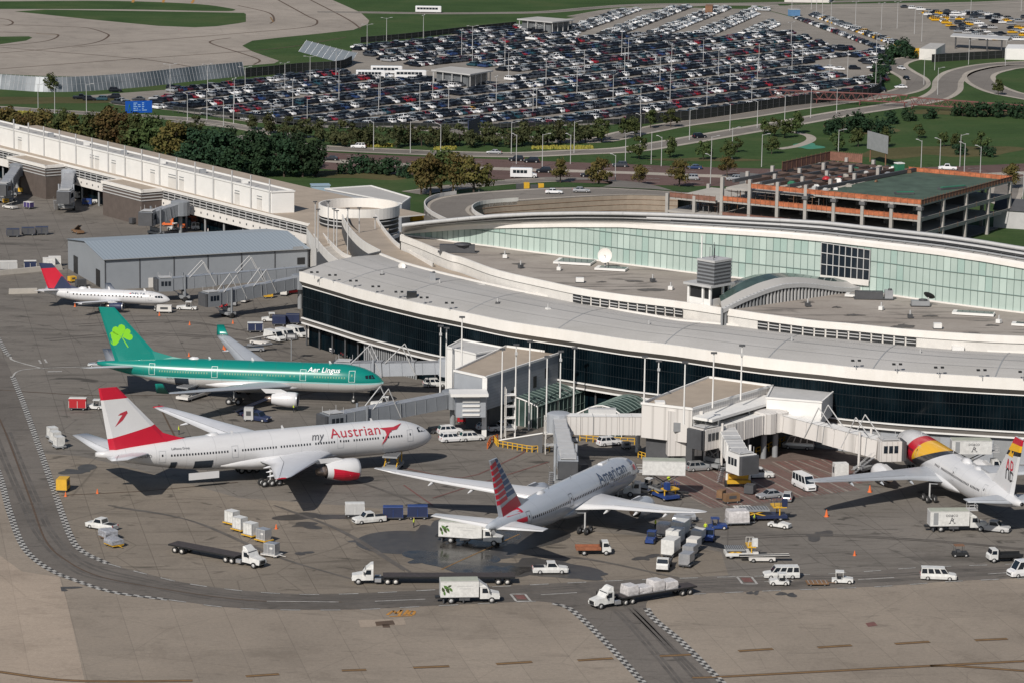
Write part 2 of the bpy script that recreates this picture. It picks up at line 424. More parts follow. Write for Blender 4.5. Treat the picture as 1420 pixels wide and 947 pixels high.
ribbon(mb, [(612, 789), (640, 776), (720, 740)], 0.3, 0.08, 'paint_line_yellow')
for c in ((722, 828), (1036, 804)):
 for w in ((-14, -5, 6, -5), (6, -5, 14, 5), (14, 5, -6, 5), (-6, 5, -14, -5)):
  ribbon(mb, [(c[0] + w[0], c[1] + w[1]), (c[0] + w[2], c[1] + w[3])], 0.35, 0.085, 'paint_line_white')
 mb.sheet(gpoly([(c[0] - 9, c[1] - 3), (c[0] + 4, c[1] - 3), (c[0] + 9, c[1] + 3), (c[0] - 4, c[1] + 3)]), 0.085, 'paint_red')
for s in ([(537, 852), (546, 846), (549, 850), (557, 845), (553, 853)], [(560, 852), (566, 845)]):
 ribbon(mb, s, 0.45, 0.085, 'paint_orange', n=2)
ribbon(mb, [(566, 851), (569, 847), (575, 847), (572, 852), (566, 851)], 0.45, 0.085, 'paint_orange', n=2)
ribbon(mb, [(540, 854), (572, 853)], 0.4, 0.085, 'paint_orange')
mb.sheet(gpoly([(1200, 864), (1212, 862), (1217, 867), (1204, 869)]), 0.07, 'paint_red')
struct(mb.build('road_marking'))
mb = MB()
HZ = [(1010, 650), (1060, 636), (1160, 634), (1200, 655), (1170, 676), (1100, 690), (1020, 690), (960, 680)]
mb.sheet(gpoly([(930, 668), (960, 648), (1060, 628), (1150, 622), (1215, 640), (1210, 668), (1150, 676), (1100, 690), (1040, 702), (985, 696)]), 0.045, 'hatch_pave')
struct(mb.build('pavement_patch'))
mb = MB()
import itertools
for i in range(26):
 x0 = 905 + i * 10.5
 a, b = (x0, 662 + i * -1.2), (x0 + 82, 704 - i * 1.3)
 if i > 15: a = (x0 - (i - 15) * 2, 640 - (i - 15) * .4)
 if b[0] > 1190: b = (1190, b[1] - 8)
 ribbon(mb, [a, b], 0.32, 0.06, 'hatch_line' if i % 2 == 0 else 'paint_red')
 ribbon(mb, [(a[0] + 5, a[1] - .6), (b[0] + 5, b[1] - .6)], 0.3, 0.065, 'paint_red')
struct(mb.build('road_marking'))
def blob(c, rx, ry, seed, z, m, n=40, rough=0.22):
 r = random.Random(seed); ph = [r.uniform(0, 6.28) for _ in range(6)]
 pts = []
 for i in range(n):
  t = 2 * PI * i / n
  k = 1 + sum(rough / (j + 1) * math.sin((j + 2) * t + ph[j]) for j in range(5))
  pts.append((c[0] + rx * k * math.cos(t), c[1] + ry * k * math.sin(t)))
 return MB().sheet(gpoly(pts), z, m)
for c_, rx, ry, sd, z, m in (((640, 755), 92, 27, 3, 0.052, 'damp'), ((648, 765), 62, 22, 5, 0.06, 'wet'), ((742, 788), 60, 17, 8, 0.055, 'damp'), ((560, 748), 60, 4, 12, 0.054, 'damp'), ((600, 775), 40, 9, 15, 0.064, 'wet'), ((700, 790), 30, 8, 18, 0.068, 'wet'), ((795, 797), 40, 6, 21, 0.07, 'damp'), ((600, 733), 18, 11, 25, 0.058, 'damp')): struct(blob(c_, rx, ry, sd, z, m, 90, 0.42).build('puddle'))
mb = MB()
for c, rx, ry, sd in (((440, 716), 42, 6, 4), ((425, 728), 24, 3, 6), ((1135, 742), 15, 6, 9), ((86, 816), 20, 2.5, 10), ((895, 773), 14, 3.5, 12), ((1045, 822), 6, 3, 13), ((1092, 824), 11, 3, 14), ((420, 767), 8, 3, 16), ((110, 652), 22, 5, 17)):
 q = blob(c, rx, ry, sd, 0.058, 'paint_line_black', 60, .5); mb.add(q.v, q.f, 'oil')
k = NT('oil', 0.5, 0.4); k.out(k.ramp(k.noise(0.4, 5, 0.7), [(0.3, (0.05, 0.047, 0.044)), (0.7, (0.085, 0.077, 0.07))]))
struct(mb.build('oil_stain'))
k = NT('tyre_track', 0.85, 0.3); k.out(k.ramp(k.noise(0.25, 6, 0.7), [(0.35, (0.085, 0.077, 0.070)), (0.65, (0.135, 0.122, 0.110))]))
mb = MB()
mid_ = [(2, 600), (20, 645), (44, 700), (60, 735), (88, 768), (128, 793), (200, 808), (290, 825), (380, 833), (474, 834), (600, 829), (741, 821), (841, 815), (946, 811), (1079, 806), (1213, 802), (1313, 796), (1420, 790), (1500, 786)]
for dx, dy in ((-13, 2.5), (-7, 1.2), (6, -1.8), (12, -3.6)): ribbon(mb, [(x + dx * (1 if x < 150 else .2), y + dy * (.4 if x < 90 else 1.6)) for x, y in mid_], .55, 0.062 + abs(dx) * .0004, 'tyre_track')
for pts in ([(800, 812), (850, 845), (905, 905), (950, 960)], [(825, 812), (872, 845), (930, 905), (975, 955)], [(850, 818), (880, 850), (940, 910), (990, 960)], [(300, 600), (420, 640), (560, 690), (640, 720)], [(700, 770), (800, 772), (940, 800)], [(380, 700), (470, 735), (560, 790)], [(1000, 745), (1130, 740), (1290, 748), (1420, 760)], [(150, 700), (260, 720), (380, 770), (480, 800)], [(60, 470), (180, 462), (330, 470), (430, 500)], [(100, 450), (250, 445), (400, 470)]):
 ribbon(mb, pts, .5, 0.0635, 'tyre_track'); ribbon(mb, [(x + 9, y + 2.5) for x, y in pts], .5, 0.0645, 'tyre_track')
struct(mb.build('tyre_mark'))
TX = [(-400, 101), (0, 103), (60, 106), (120, 107), (200, 103.5), (270, 98), (330, 92.5), (380, 88.5), (387, 85), (350, 72), (336, 64), (350, 57), (390, 52.5), (440, 47.5), (490, 42), (510, 34), (512, 29), (500, 18), (478, 8), (455, -2), (430, -14), (300, -40), (-400, -40)]
mb = MB(); mb.sheet(gpoly(TX), 0.02, 'far_taxi_conc'); struct(mb.build('taxiway'))
mb = MB()
mb.sheet(gpoly(c2([(-60, 2), (0, 2.5), (160, 2), (270, 6), (318, 12), (325, 15), (300, 16), (160, 13.5), (0, 13), (-60, 12)], 4)), 0.04, 'grass_a')
mb.sheet(gpoly([(20, 16.5), (62, 14), (200, 16), (338, 18.5), (341, 20), (341, 31), (330, 33), (300, 37), (270, 38.5), (220, 36.5), (120, 27), (60, 20.5)]), 0.04, 'grass_a')
mb.sheet(gpoly([(-60, 50), (0, 51.5), (40, 51), (45, 53), (36, 57), (0, 62), (-60, 66)]), 0.04, 'grass_a')
struct(mb.build('grass'))
mb = MB()
for pts in ([(0, 66), (60, 71), (200, 83), (290, 97.5)], [(0, 96), (160, 84), (380, 68), (480, 52)], [(0, 34), (80, 37), (120, 39), (145, 46), (150, 51), (130, 60), (70, 68), (0, 74)], [(0, 26), (12, 28), (18, 32), (10, 36), (-10, 37)],
   [(385, 0), (425, 22), (440, 30), (425, 38), (340, 46), (220, 56), (100, 66)], [(420, -5), (480, 26), (500, 40)], [(0, 45), (70, 47), (80, 51), (60, 58), (0, 64)], [(352, 90), (360, 84), (340, 76), (296, 62), (294, 57), (320, 53)], [(330, 8), (372, 18), (380, 28), (375, 33)]):
 ribbon(mb, pts, 0.9, 0.05, 'paint_line_brown')
for a in ((50, 47, 80, 49), (375, 24, 379, 31)): ribbon(mb, [a[:2], a[2:]], 0.6, 0.06, 'paint_line_yellow')
for a in ((186, -2, 184, 4), (228, -2, 226, 4), (270, -2, 266, 5)): ribbon(mb, [a[:2], a[2:]], 1.2, 0.06, 'paint_orange')
struct(mb.build('taxiway_marking'))
LOT = [(120, 133), (205, 127), (275, 122), (340, 115), (430, 104), (470, 96), (484, 76), (492, 66), (560, 57), (640, 47), (720, 38), (800, 24), (860, 16), (950, 11), (1060, 14), (1130, 33), (1232, 76), (1234, 100), (1212, 128), (1100, 140), (1000, 160), (940, 168), (850, 173), (700, 178), (560, 177), (450, 178), (340, 169), (240, 154), (160, 146)]
mb = MB(); mb.sheet(gpoly(LOT), 0.03, 'lot_asphalt'); struct(mb.build('car_park_surface'))
mb = MB(); mb.sheet(gpoly([(1062, 14), (1100, 7), (1430, 2), (1560, 0), (1560, 74), (1420, 77), (1300, 80), (1248, 74), (1136, 33)]), 0.03, 'lot_asphalt'); struct(mb.build('car_park_surface'))
def road(name, pts, w, z, m, kerb=None, n=8):
 P = cr([G(x, y, z) for x, y in pts], n); mb = MB()
 L, Rr = [], []
 for i, p in enumerate(P):
  d = (P[min(i + 1, len(P) - 1)] - P[max(i - 1, 0)]).normalized(); q = Vector((-d.y, d.x, 0))
  L.append(p + q * w / 2); Rr.append(p - q * w / 2)
 mb.strip(Rr, L, m)
 if kerb:
  for E, sg in ((L, 1), (Rr, -1)):
   O = []
   for i, p in enumerate(E):
    d = (P[min(i + 1, len(P) - 1)] - P[max(i - 1, 0)]).normalized(); O.append(p + Vector((-d.y, d.x, 0)) * sg * kerb)
   E2 = [e + Vector((0, 0, 0.02)) for e in E]; O2 = [e + Vector((0, 0, 0.02)) for e in O]
   mb.strip(E2, O2, 'kerb_conc') if sg > 0 else mb.strip(O2, E2, 'kerb_conc')
 return struct(mb.build(name))
def between(name, a, b, z, m, n=6):
 A = c2(a, n); B = c2(b, n)
 mb = MB(); mb.sheet(gpoly(A + B[::-1]), z, m); return struct(mb.build(name))
between('road', [(380, 205), (460, 212), (560, 217), (700, 222), (860, 228), (1000, 233), (1180, 236), (1300, 232), (1560, 222)],
  [(380, 214), (460, 221), (560, 227), (700, 233), (860, 238), (1000, 243), (1180, 247), (1300, 243), (1560, 233)], 0.03, 'highway')
between('median_strip', [(380, 214), (460, 221), (560, 227), (700, 233), (860, 238), (1000, 243), (1180, 247), (1300, 243), (1560, 233)],
  [(380, 219), (460, 226), (560, 231.5), (700, 237), (860, 241.5), (1000, 247), (1180, 250), (1300, 247), (1560, 237)], 0.035, 'kerb_conc')
between('road', [(380, 219), (460, 226), (560, 231.5), (700, 237), (860, 241.5), (1000, 247), (1180, 250), (1300, 247), (1560, 237)],
  [(380, 228), (460, 236), (560, 243), (700, 250), (860, 256), (1000, 259), (1180, 262), (1420, 262), (1560, 258)], 0.04, 'highway')
road('road', [(320, 190), (420, 203), (474, 207), (560, 211), (640, 214), (720, 215), (790, 212), (870, 208), (930, 199), (1000, 187), (1100, 170), (1180, 156), (1240, 147), (1290, 138), (1312, 126), (1316, 112), (1332, 100), (1375, 91), (1440, 87), (1560, 84)], 7.5, 0.05, 'ramp_road', 2.2)
road('road', [(560, 176), (790, 196), (880, 184), (940, 173), (1030, 161), (1100, 150), (1180, 139), (1245, 129), (1268, 120), (1268, 110), (1250, 99), (1240, 90), (1256, 83), (1290, 79), (1330, 76)], 7.5, 0.055, 'ramp_road', 1.8)
road('road', [(-60, 150), (0, 150), (60, 154), (130, 158), (260, 166), (330, 176), (420, 192)], 6, 0.045, 'ramp_road', 1.5)
road('road', [(240, 168), (320, 176), (380, 184)], 5, 0.06, 'ramp_road', 1.0)
road('road', [(1560, 160), (1430, 136), (1390, 128), (1364, 116), (1358, 105), (1378, 97), (1420, 92), (1560, 90)], 9, 0.07, 'ramp_road', 2.0)
road('road', [(440, 17), (490, 17.5), (600, 19), (700, 18.5), (760, 17), (830, 11), (900, 7), (1060, 5), (1440, -4)], 7, 0.045, 'ramp_road', 1.0)
road('road', [(1060, 10), (1140, 10), (1260, 9), (1400, 3), (1560, -4)], 9, 0.055, 'lot_asphalt', 2.0)
road('road', [(800, 24), (860, 14), (930, 9), (1010, 7), (1080, 8)], 9, 0.06, 'lot_asphalt', 1.0)
road('path', [(1095, 183), (1120, 188), (1124, 195), (1105, 203), (1080, 207)], 3.2, 0.03, 'kerb_conc')
road('road', [(1560, 240), (1420, 250), (1395, 268), (1410, 285), (1560, 300)], 7, 0.05, 'ramp_road', 1.5)
mb = MB()
for t in (0.33, 0.66):
 A = [(380, 205), (460, 212), (560, 217), (700, 222), (860, 228), (1000, 233), (1180, 236), (1300, 232), (1560, 222)]
 B = [(380, 214), (460, 221), (560, 227), (700, 233), (860, 238), (1000, 243), (1180, 247), (1300, 243), (1560, 233)]
 ribbon(mb, [(a[0], a[1] + (b[1] - a[1]) * t) for a, b in zip(A, B)], 0.3, 0.06, 'paint_line_white', (4, 9))
 A = [(380, 219), (460, 226), (560, 231.5), (700, 237), (860, 241.5), (1000, 247), (1180, 250), (1420, 247)]
 B = [(380, 228), (460, 236), (560, 243), (700, 250), (860, 256), (1000, 259), (1180, 262), (1420, 262)]
 ribbon(mb, [(a[0], a[1] + (b[1] - a[1]) * t) for a, b in zip(A, B)], 0.3, 0.06, 'paint_line_white', (4, 9))
struct(mb.build('road_marking'))
mb = MB()
for c, rx, ry, sd in (((500, 243), 60, 7, 1), ((1190, 178), 48, 8, 2), ((1330, 210), 70, 9, 3), ((1240, 213), 50, 7, 5), ((1330, 156), 90, 4, 6), ((60, 140), 90, 6, 7), ((980, 222), 60, 3, 8), ((620, 262), 40, 6, 9)):
 q = blob(c, rx, ry, sd, 0.008 + 0.004 * sd, 'grass_dry'); mb.add(q.v, q.f, 'grass_dry')
struct(mb.build('rough_grass'))
mb = MB(); q = blob((1120, 203), 20, 4, 2, 0.02, 'green'); mb.add(q.v, q.f, 'pond_green'); mat('pond_green', (0.05, 0.22, 0.13), 0.5, var=0.2)
struct(mb.build('ground_sheeting'))
# ================================================================= terminal materials
def glass_wall(name, base, line, sx, sz, rough=0.12, var=0.2):
 k = NT(name, rough, 0.6)
 k.b.inputs['Base Color'].default_value = list(base) + [1]
 return k.m
mat('roof_grey', (0.40, 0.39, 0.375), 0.9, var=0.06, scale=0.15)
mat('roof_tan', (0.36, 0.30, 0.24), 0.9, var=0.12, scale=0.2)
k = NT('roof_membrane', 0.9, 0.2)
c = k.ramp(k.noise(0.05, 5, 0.6), [(0.3, (0.36, 0.35, 0.335)), (0.7, (0.43, 0.42, 0.41))])
st = k.noise(0.09, 5, 0.65, k.vec(0.3, (0.4, 2.0, 1)), 0.6)
c = k.mix(k.ramp(st, [(0.52, (0, 0, 0)), (0.78, (0.45, 0.45, 0.45))]), c, (0.26, 0.25, 0.235))
c = k.mix(1.0, c, k.ramp(k.noise(2.0, 4, 0.8), [(0.2, (0.92, 0.92, 0.92)), (0.8, (1.06, 1.06, 1.06))]), 'MULTIPLY'); k.out(c)
k = NT('roof_brown', 0.9, 0.2)
c = k.ramp(k.noise(0.06, 6, 0.65, dist=0.5), [(0.3, (0.29, 0.255, 0.225)), (0.7, (0.38, 0.345, 0.31))])
st = k.noise(0.11, 4, 0.6, k.vec(-0.2, (0.5, 2.2, 1)), 1.0)
c = k.mix(k.ramp(st, [(0.53, (0, 0, 0)), (0.70, (0.9, 0.9, 0.9))]), c, (0.10, 0.092, 0.085))
c = k.mix(1.0, c, k.ramp(k.noise(1.5, 4, 0.8), [(0.2, (0.88, 0.88, 0.88)), (0.8, (1.1, 1.1, 1.1))]), 'MULTIPLY'); k.out(c)
k = NT('fascia', 0.5, 0.4)
c = k.ramp(k.noise(0.4, 5, 0.7, k.vec(0, (1, 1, 0.25))), [(0.3, (0.70, 0.67, 0.63)), (0.7, (0.77, 0.745, 0.71))]); k.out(c)
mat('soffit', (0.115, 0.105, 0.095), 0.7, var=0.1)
k = NT('dark_glass_and_shade', 0.12, 0.07)  # glazing, also the painted shade of the recessed ground floors
k.out(k.ramp(k.noise(0.22, 3, 0.7, k.vec(0, (1, 1, .35))), [(0.42, (0.001, 0.004, 0.0065)), (0.6, (0.004, 0.010, 0.014)), (0.7, (0.009, 0.017, 0.023))]))
mat('mullion', (0.005, 0.010, 0.014), 0.5, var=0.0)
k = NT('green_glass', 0.22, 0.5)
k.out(k.ramp(k.noise(0.12, 4, 0.6), [(0.3, (0.35, 0.435, 0.40)), (0.7, (0.425, 0.51, 0.475))]))
k = NT('green_glass_dark', 0.22, 0.5)
k.out(k.ramp(k.noise(0.12, 4, 0.6), [(0.3, (0.30, 0.415, 0.38)), (0.7, (0.36, 0.47, 0.43))]))
k = NT('green_glass_pale', 0.22, 0.5)
k.out(k.ramp(k.noise(0.12, 4, 0.6), [(0.3, (0.42, 0.52, 0.48)), (0.7, (0.48, 0.57, 0.53))]))
mat('green_mullion', (0.15, 0.21, 0.195), 0.5, var=0.0)
mat('vault_glass', (0.055, 0.085, 0.078), 0.12, var=0.35, scale=0.3)
mat('vault_frame', (0.16, 0.22, 0.20), 0.5, var=0.0)
mat('seam_metal', (0.38, 0.37, 0.36), 0.45, metal=0.3, var=0.15, scale=0.7)
mat('louver', (0.19, 0.20, 0.215), 0.5, var=0.1)
mat('metal_panel', (0.33, 0.35, 0.38), 0.45, var=0.08, scale=0.5)
k = NT('corrugated', 0.5, 0.4)
x, y, z = k.xyz()
w_ = k.math('FRACT', k.math('MULTIPLY', k.math('ADD', x, y), 0.9))
c = k.mix(k.ramp(w_, [(0.0, (0, 0, 0)), (0.1, (1, 1, 1)), (0.8, (1, 1, 1)), (1.0, (0, 0, 0))]), (0.44, 0.42, 0.40), (0.62, 0.595, 0.57)); k.out(c)
mat('brick_wall', (0.10, 0.08, 0.07), 0.9, var=0.15)
mat('stone_wall', (0.30, 0.245, 0.195), 0.9, var=0.14, scale=0.5)
def rows(xs, curve, z):
 return [G(x, lerp_y(curve, x), z) for x in xs]
def fill(a, b, n): return [a + (b - a) * i / n for i in range(n + 1)]
C1 = [(415, 377.8), (440, 385), (462.5, 391.5), (491, 400), (521.7, 408), (553.8, 415.8), (587.6, 423.6), (624.8, 430.8), (660, 438), (700, 446.2), (740, 452.6), (784.5, 459), (830, 466), (869, 471.8), (905, 476), (940, 480.4), (985, 487), (1024.5, 492.4), (1065, 497.5), (1109, 502.2), (1145, 505.8), (1180, 509.8), (1247.6, 515.8), (1320, 520.5), (1420, 526), (1520, 530), (1640, 533)]
C3 = [(526.8, 353.5), (545, 360.5), (560.5, 366), (602.8, 377.5), (640, 386.5), (687.6, 397.5), (738, 408.2), (794, 418), (860, 431), (900, 438), (940, 444.8), (990.7, 449.5), (1044.8, 455), (1126, 463.5), (1180, 469.2), (1273, 479.5), (1349, 486), (1420, 489.5), (1520, 494), (1640, 497)]
T2 = [(554.6, 327.3), (580, 337), (620, 353.5), (640, 359), (687.6, 376), (755, 391.5), (806, 402), (860, 410), (900, 414.8), (940, 419.6), (990, 427), (1044.8, 435.3), (1126, 446), (1180, 450.6), (1264.5, 459), (1349, 464.8), (1420, 468), (1520, 471), (1640, 474)]
GB = [(558, 326.5), (600, 331.5), (640, 337.2), (680, 342), (721, 347.6), (806, 358.6), (860, 366), (907.6, 372), (961.7, 378.9), (1015.8, 385), (1080, 392), (1156, 400), (1212, 406.5), (1300, 419.2), (1360, 427), (1420, 434.4), (1520, 445), (1640, 457)]
GT = [(558, 324.4), (600, 321), (640, 318), (687.6, 316.2), (772, 314.6), (860, 314.8), (924.5, 319), (1009, 324.3), (1080, 329), (1143, 335), (1212, 343), (1300, 353.5), (1360, 362.5), (1420, 373), (1520, 388), (1640, 404)]
TR = [(545, 316), (590, 310.5), (640, 305.5), (687.6, 301.2), (740, 298.6), (800, 297.6), (860, 297.9), (924.5, 299.6), (1009, 303.7), (1080, 307.3), (1144.5, 311), (1229, 320.6), (1300, 328.4), (1360, 337), (1420, 347), (1520, 361), (1640, 377)]
Z1, Z3, Z2 = 16.0, 17.6, 20.6
term = thing('airport_terminal', 'long curved terminal with pale grey roof, dark glass front and green glass hall', 'building', tuple(G(800, 560)))
xs = [415 + i * 12 for i in range(103)]
F1 = cr([tuple(p) for p in rows([c[0] for c in C1], C1, Z1)], 6)
def inset(P, dist, z):
 out = []
 for i, p in enumerate(P):
  d = (P[min(i + 1, len(P) - 1)] - P[max(i - 1, 0)]); d.z = 0; d.normalize(); out.append(Vector((p.x, p.y, 0)) + Vector((-d.y, d.x, 0)) * dist + Vector((0, 0, z)))
 return out
R3 = cr([tuple(p) for p in rows([c[0] for c in C3], C3, Z3)], 6)
def resample(P, n):
 L = [0];
 for a, b in zip(P, P[1:]): L.append(L[-1] + (b - a).length)
 out = []; j = 0
 for i in range(n + 1):
  t = L[-1] * i / n
  while j < len(L) - 2 and L[j + 1] < t: j += 1
  q = (t - L[j]) / max(1e-6, L[j + 1] - L[j]); out.append(P[j] + (P[j + 1] - P[j]) * q)
 return out
N = 110
A, B = resample(F1, N), resample(R3, N)
mb = MB()
grid = [[a + (b - a) * (k / 6) + Vector((0, 0, 0.9 * math.sin(PI * k / 6))) for k in range(7)] for a, b in zip(A, B)]
for i in range(N):
 for k in range(6):
  mb.add([grid[i][k], grid[i + 1][k], grid[i + 1][k + 1], grid[i][k + 1]], [(0, 1, 2, 3)], 'roof_membrane')
o_roof = mb.build('roof', term, True)
mb = MB()      # membrane laps and expansion joints
for k, off in ((1.6, 0), (3.1, 0), (4.4, 0)):
 P = []
 for i in range(N + 1):
  q = k - int(k); a, b = grid[i][int(k)], grid[i][int(k) + 1]; P.append(a + (b - a) * q + Vector((0, 0, 0.03)))
 mb.strip([p - Vector((0, 0.14, 0)) for p in P], [p + Vector((0, 0.14, 0)) for p in P], 'midgrey' if k == 3.1 else 'lightgrey')
for i in (9, 20, 31, 44, 57, 69, 80, 92, 103):
 P = [p + Vector((0, 0, 0.04)) for p in grid[i]]
 mb.strip([p - Vector((0.12, 0, 0)) for p in P], [p + Vector((0.12, 0, 0)) for p in P], 'midgrey')
mb.build('roof_seam', o_roof, False).location = -term.location
z_ = Vector((0, 0, 1))
f_top = [p + z_ * 0.15 for p in inset(F1, 0, Z1)]; f_bot = inset(F1, 0, Z1 - 1.95); s_in = inset(F1, 0.75, Z1 - 2.95)
mb = MB(); mb.strip(f_bot, f_top, 'fascia'); mb.strip(f_top, [p + z_ * 0.0 for p in inset(F1, 0.5, Z1 + 0.15)], 'fascia'); mb.strip(inset(F1, 0.5, Z1 + 0.15), inset(F1, 0.5, Z1 - 0.2), 'fascia')
e0, e1 = F1[0], R3[0]; dl = (e1 - e0); dl.z = 0; dl.normalize(); nl = Vector((-dl.y, dl.x, 0))
mb.strip([Vector((e1.x, e1.y, Z3 - 2)), Vector((e0.x, e0.y, Z1 - 1.95))], [Vector((e1.x, e1.y, Z3 + 0.5)), Vector((e0.x, e0.y, Z1 + 0.15))], 'fascia')
mb.build('fascia', term, True)
mb = MB(); q = Vector((e1.x, e1.y, Z3 + 0.5)); r_ = Vector((e0.x, e0.y, Z1 + 0.3))
mb.tube(q, r_, 0.3, 'darkgrey', 4); mb.build('roof_edge_rail', term, True)
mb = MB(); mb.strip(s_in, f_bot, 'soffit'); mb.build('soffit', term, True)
mb = MB(); g0 = inset(F1, 0.72, Z1 - 3.15); mb.strip(g0, inset(F1, 0.72, Z1 - 2.93), 'white'); mb.build('soffit_trim', term, True)
gl_t, gl_b = inset(F1, 0.85, Z1 - 3.0), inset(F1, 0.85, 6.25)
mb = MB(); mb.strip(gl_b, gl_t, 'dark_glass_and_shade')
eg = [Vector((e1.x, e1.y, 6.2)) - nl * 0.0, Vector((gl_b[0].x, gl_b[0].y, 6.2))]
mb.strip(eg, [p + z_ * (Z1 - 9.2) for p in eg], 'dark_glass_and_shade'); mb.build('glazing', term, True)
mb = MB(); Q = resample(inset(F1, 0.80, 6.25), 330)
for p in Q: mb.tube(p, p + z_ * (Z1 - 9.3), 0.045, 'mullion', 4, cap=False)
for h in (2.2, 4.5):
 P = [p + z_ * h for p in inset(F1, 0.79, 6.25)]; mb.strip([p - z_ * 0.06 for p in P], [p + z_ * 0.06 for p in P], 'mullion')
o = mb.build('mullion', term, True); o['kind'] = 'stuff'
mb = MB()
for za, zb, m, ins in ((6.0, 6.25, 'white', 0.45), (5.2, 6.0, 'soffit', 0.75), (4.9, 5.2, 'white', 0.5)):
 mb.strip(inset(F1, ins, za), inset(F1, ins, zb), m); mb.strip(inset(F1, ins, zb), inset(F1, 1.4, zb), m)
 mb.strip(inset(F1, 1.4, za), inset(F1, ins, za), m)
mb.build('sill_band', term, True)
mb = MB(); i_split = int(len(F1) * 0.62)
Pb, Pt = inset(F1, 2.4, 0), inset(F1, 2.4, 4.95)
mb.strip(Pb[:i_split + 1], Pt[:i_split + 1], 'dark_glass_and_shade'); mb.strip(Pt[:i_split + 1], inset(F1, 1.0, 4.93)[:i_split + 1], 'darkgrey')  # shadow under the overhang, painted on as a near-black wall
Pb, Pt = inset(F1, 1.3, 0), inset(F1, 1.3, 5.0)
mb.strip(Pb[i_split:], Pt[i_split:], 'midgrey');
mb.strip([Vector((e1.x, e1.y, 0)), Vector((inset(F1, 5.0, 0)[0]))], [Vector((e1.x, e1.y, 6.2)), inset(F1, 5.0, 6.2)[0]], 'darkgrey')
mb.build('ground_floor_wall', term, True)
Q = [p for p in resample(inset(F1, 1.7, 0)[:i_split], 150) if 505 < PX(p)[0] < 580][::1] + [p for p in resample(inset(F1, 1.9, 0)[:i_split], 22) if not 500 < PX(p)[0] < 590]
for i, p in enumerate(Q):
 mb = MB(); mb.tube(p, p + z_ * 4.95, 0.2, 'midgrey' if 505 < PX(p)[0] < 580 else 'darkgrey', 8); mb.build('column', term, True)  # dark columns carry the painted shade of the recess
for i in range(9):
 a = inset(F1, 1.25, 0); j = int(len(a) * (0.80 + i * 0.02)); p = a[j]; d = (a[j + 1] - a[j - 1]).normalized()
 mb = MB(); mb.box((p.x, p.y, 2.1), (3.4, 0.12, 4.2), 'metal_panel', math.atan2(d.y, d.x)); mb.build('service_door', term, True)
T = cr([tuple(p) for p in rows([c[0] for c in T2], T2, Z2)], 6)
mb = MB(); mb.strip(inset(R3, -0.25, Z3 + 0.35), inset(R3, 0.25, Z3 + 0.35), 'fascia'); mb.strip(inset(R3, -0.25, Z3 - 0.1), inset(R3, -0.25, Z3 + 0.35), 'fascia')
mb.build('gutter', term, True)
Tb = [Vector((p.x, p.y, Z3 - 0.1)) for p in T]
NB = 90
mb = MB(); mb.strip([p - z_ * 0.12 for p in resample(R3, NB)], resample(Tb, NB), 'roof_tan'); mb.build('walkway', term, True)
mb = MB(); mb.strip(inset(T, 0, Z2 - 1.15), inset(T, 0, Z2 + 0.2), 'fascia'); mb.strip(inset(T, 0, Z2 + 0.2), inset(T, 0.5, Z2 + 0.2), 'fascia'); mb.strip(inset(T, .5, Z2 + 0.2), inset(T, 0.5, Z2 - 0.3), 'fascia'); mb.build('parapet', term, True)
mb = MB(); mb.strip(inset(T, 0.25, Z3 - 0.3), inset(T, 0.25, Z2 - 1.12), 'offwhite'); mb.build('upper_wall', term, True)
def louvers(x0, x1, n):
 mb = MB()
 P = [G(x0 + (x1 - x0) * i / n, lerp_y(T2, x0 + (x1 - x0) * i / n), Z2) for i in range(n + 1)]
 base = [Vector((p.x, p.y, 0)) for p in P]
 for a, b in zip(base, base[1:]):
  d = (b - a).normalized(); q = Vector((d.y, -d.x, 0)) * 0.02
  f = MB(); a2, b2 = a + d * 0.18 + q, b - d * 0.18 + q
  f.strip([a2 + z_ * (Z3 + 0.2), b2 + z_ * (Z3 + 0.2)], [a2 + z_ * (Z2 - 1.25), b2 + z_ * (Z2 - 1.25)], 'black')
  for k in range(2):
   zz = Z3 + 0.75 + k * 0.55
   f.box(((a2 + b2) / 2 - q * 0.2 + q * 4)[:2] + (zz,) if False else (((a2 + b2) / 2).x + q.x * 4, ((a2 + b2) / 2).y + q.y * 4, zz), ((b2 - a2).length, 0.10, 0.16), 'lightgrey', math.atan2(d.y, d.x))
  f.build('louver_window', term, True)
louvers(794, 948, 12); louvers(1050, 1272, 14)
GBp = [G(c[0], c[1], Z2 - 0.15) for c in GB]; GBc = cr([tuple(p) for p in GBp], 8)
mb = MB(); mb.strip([p - z_ * 0.1 for p in resample(T, NB)], resample(GBc, NB), 'roof_brown'); mb.build('upper_roof', term, True)
mb = MB(); mb.strip(inset(GBc, -0.6, Z2 + 0.1), inset(GBc, 0.0, Z2 + 0.1), 'fascia'); mb.strip(inset(GBc, -0.6, Z2 - 0.4), inset(GBc, -0.6, Z2 + 0.1), 'fascia'); mb.build('kerb', term, True)
gw_b, gw_t = [], []
for p in resample(GBc, 118):
 px = PX(p)[0]; zt = max(ZAT(p, lerp_y(GT, px)), Z2 + 0.25); gw_b.append(p); gw_t.append(Vector((p.x, p.y, zt)))
mb = MB(); r0 = random.Random(5)
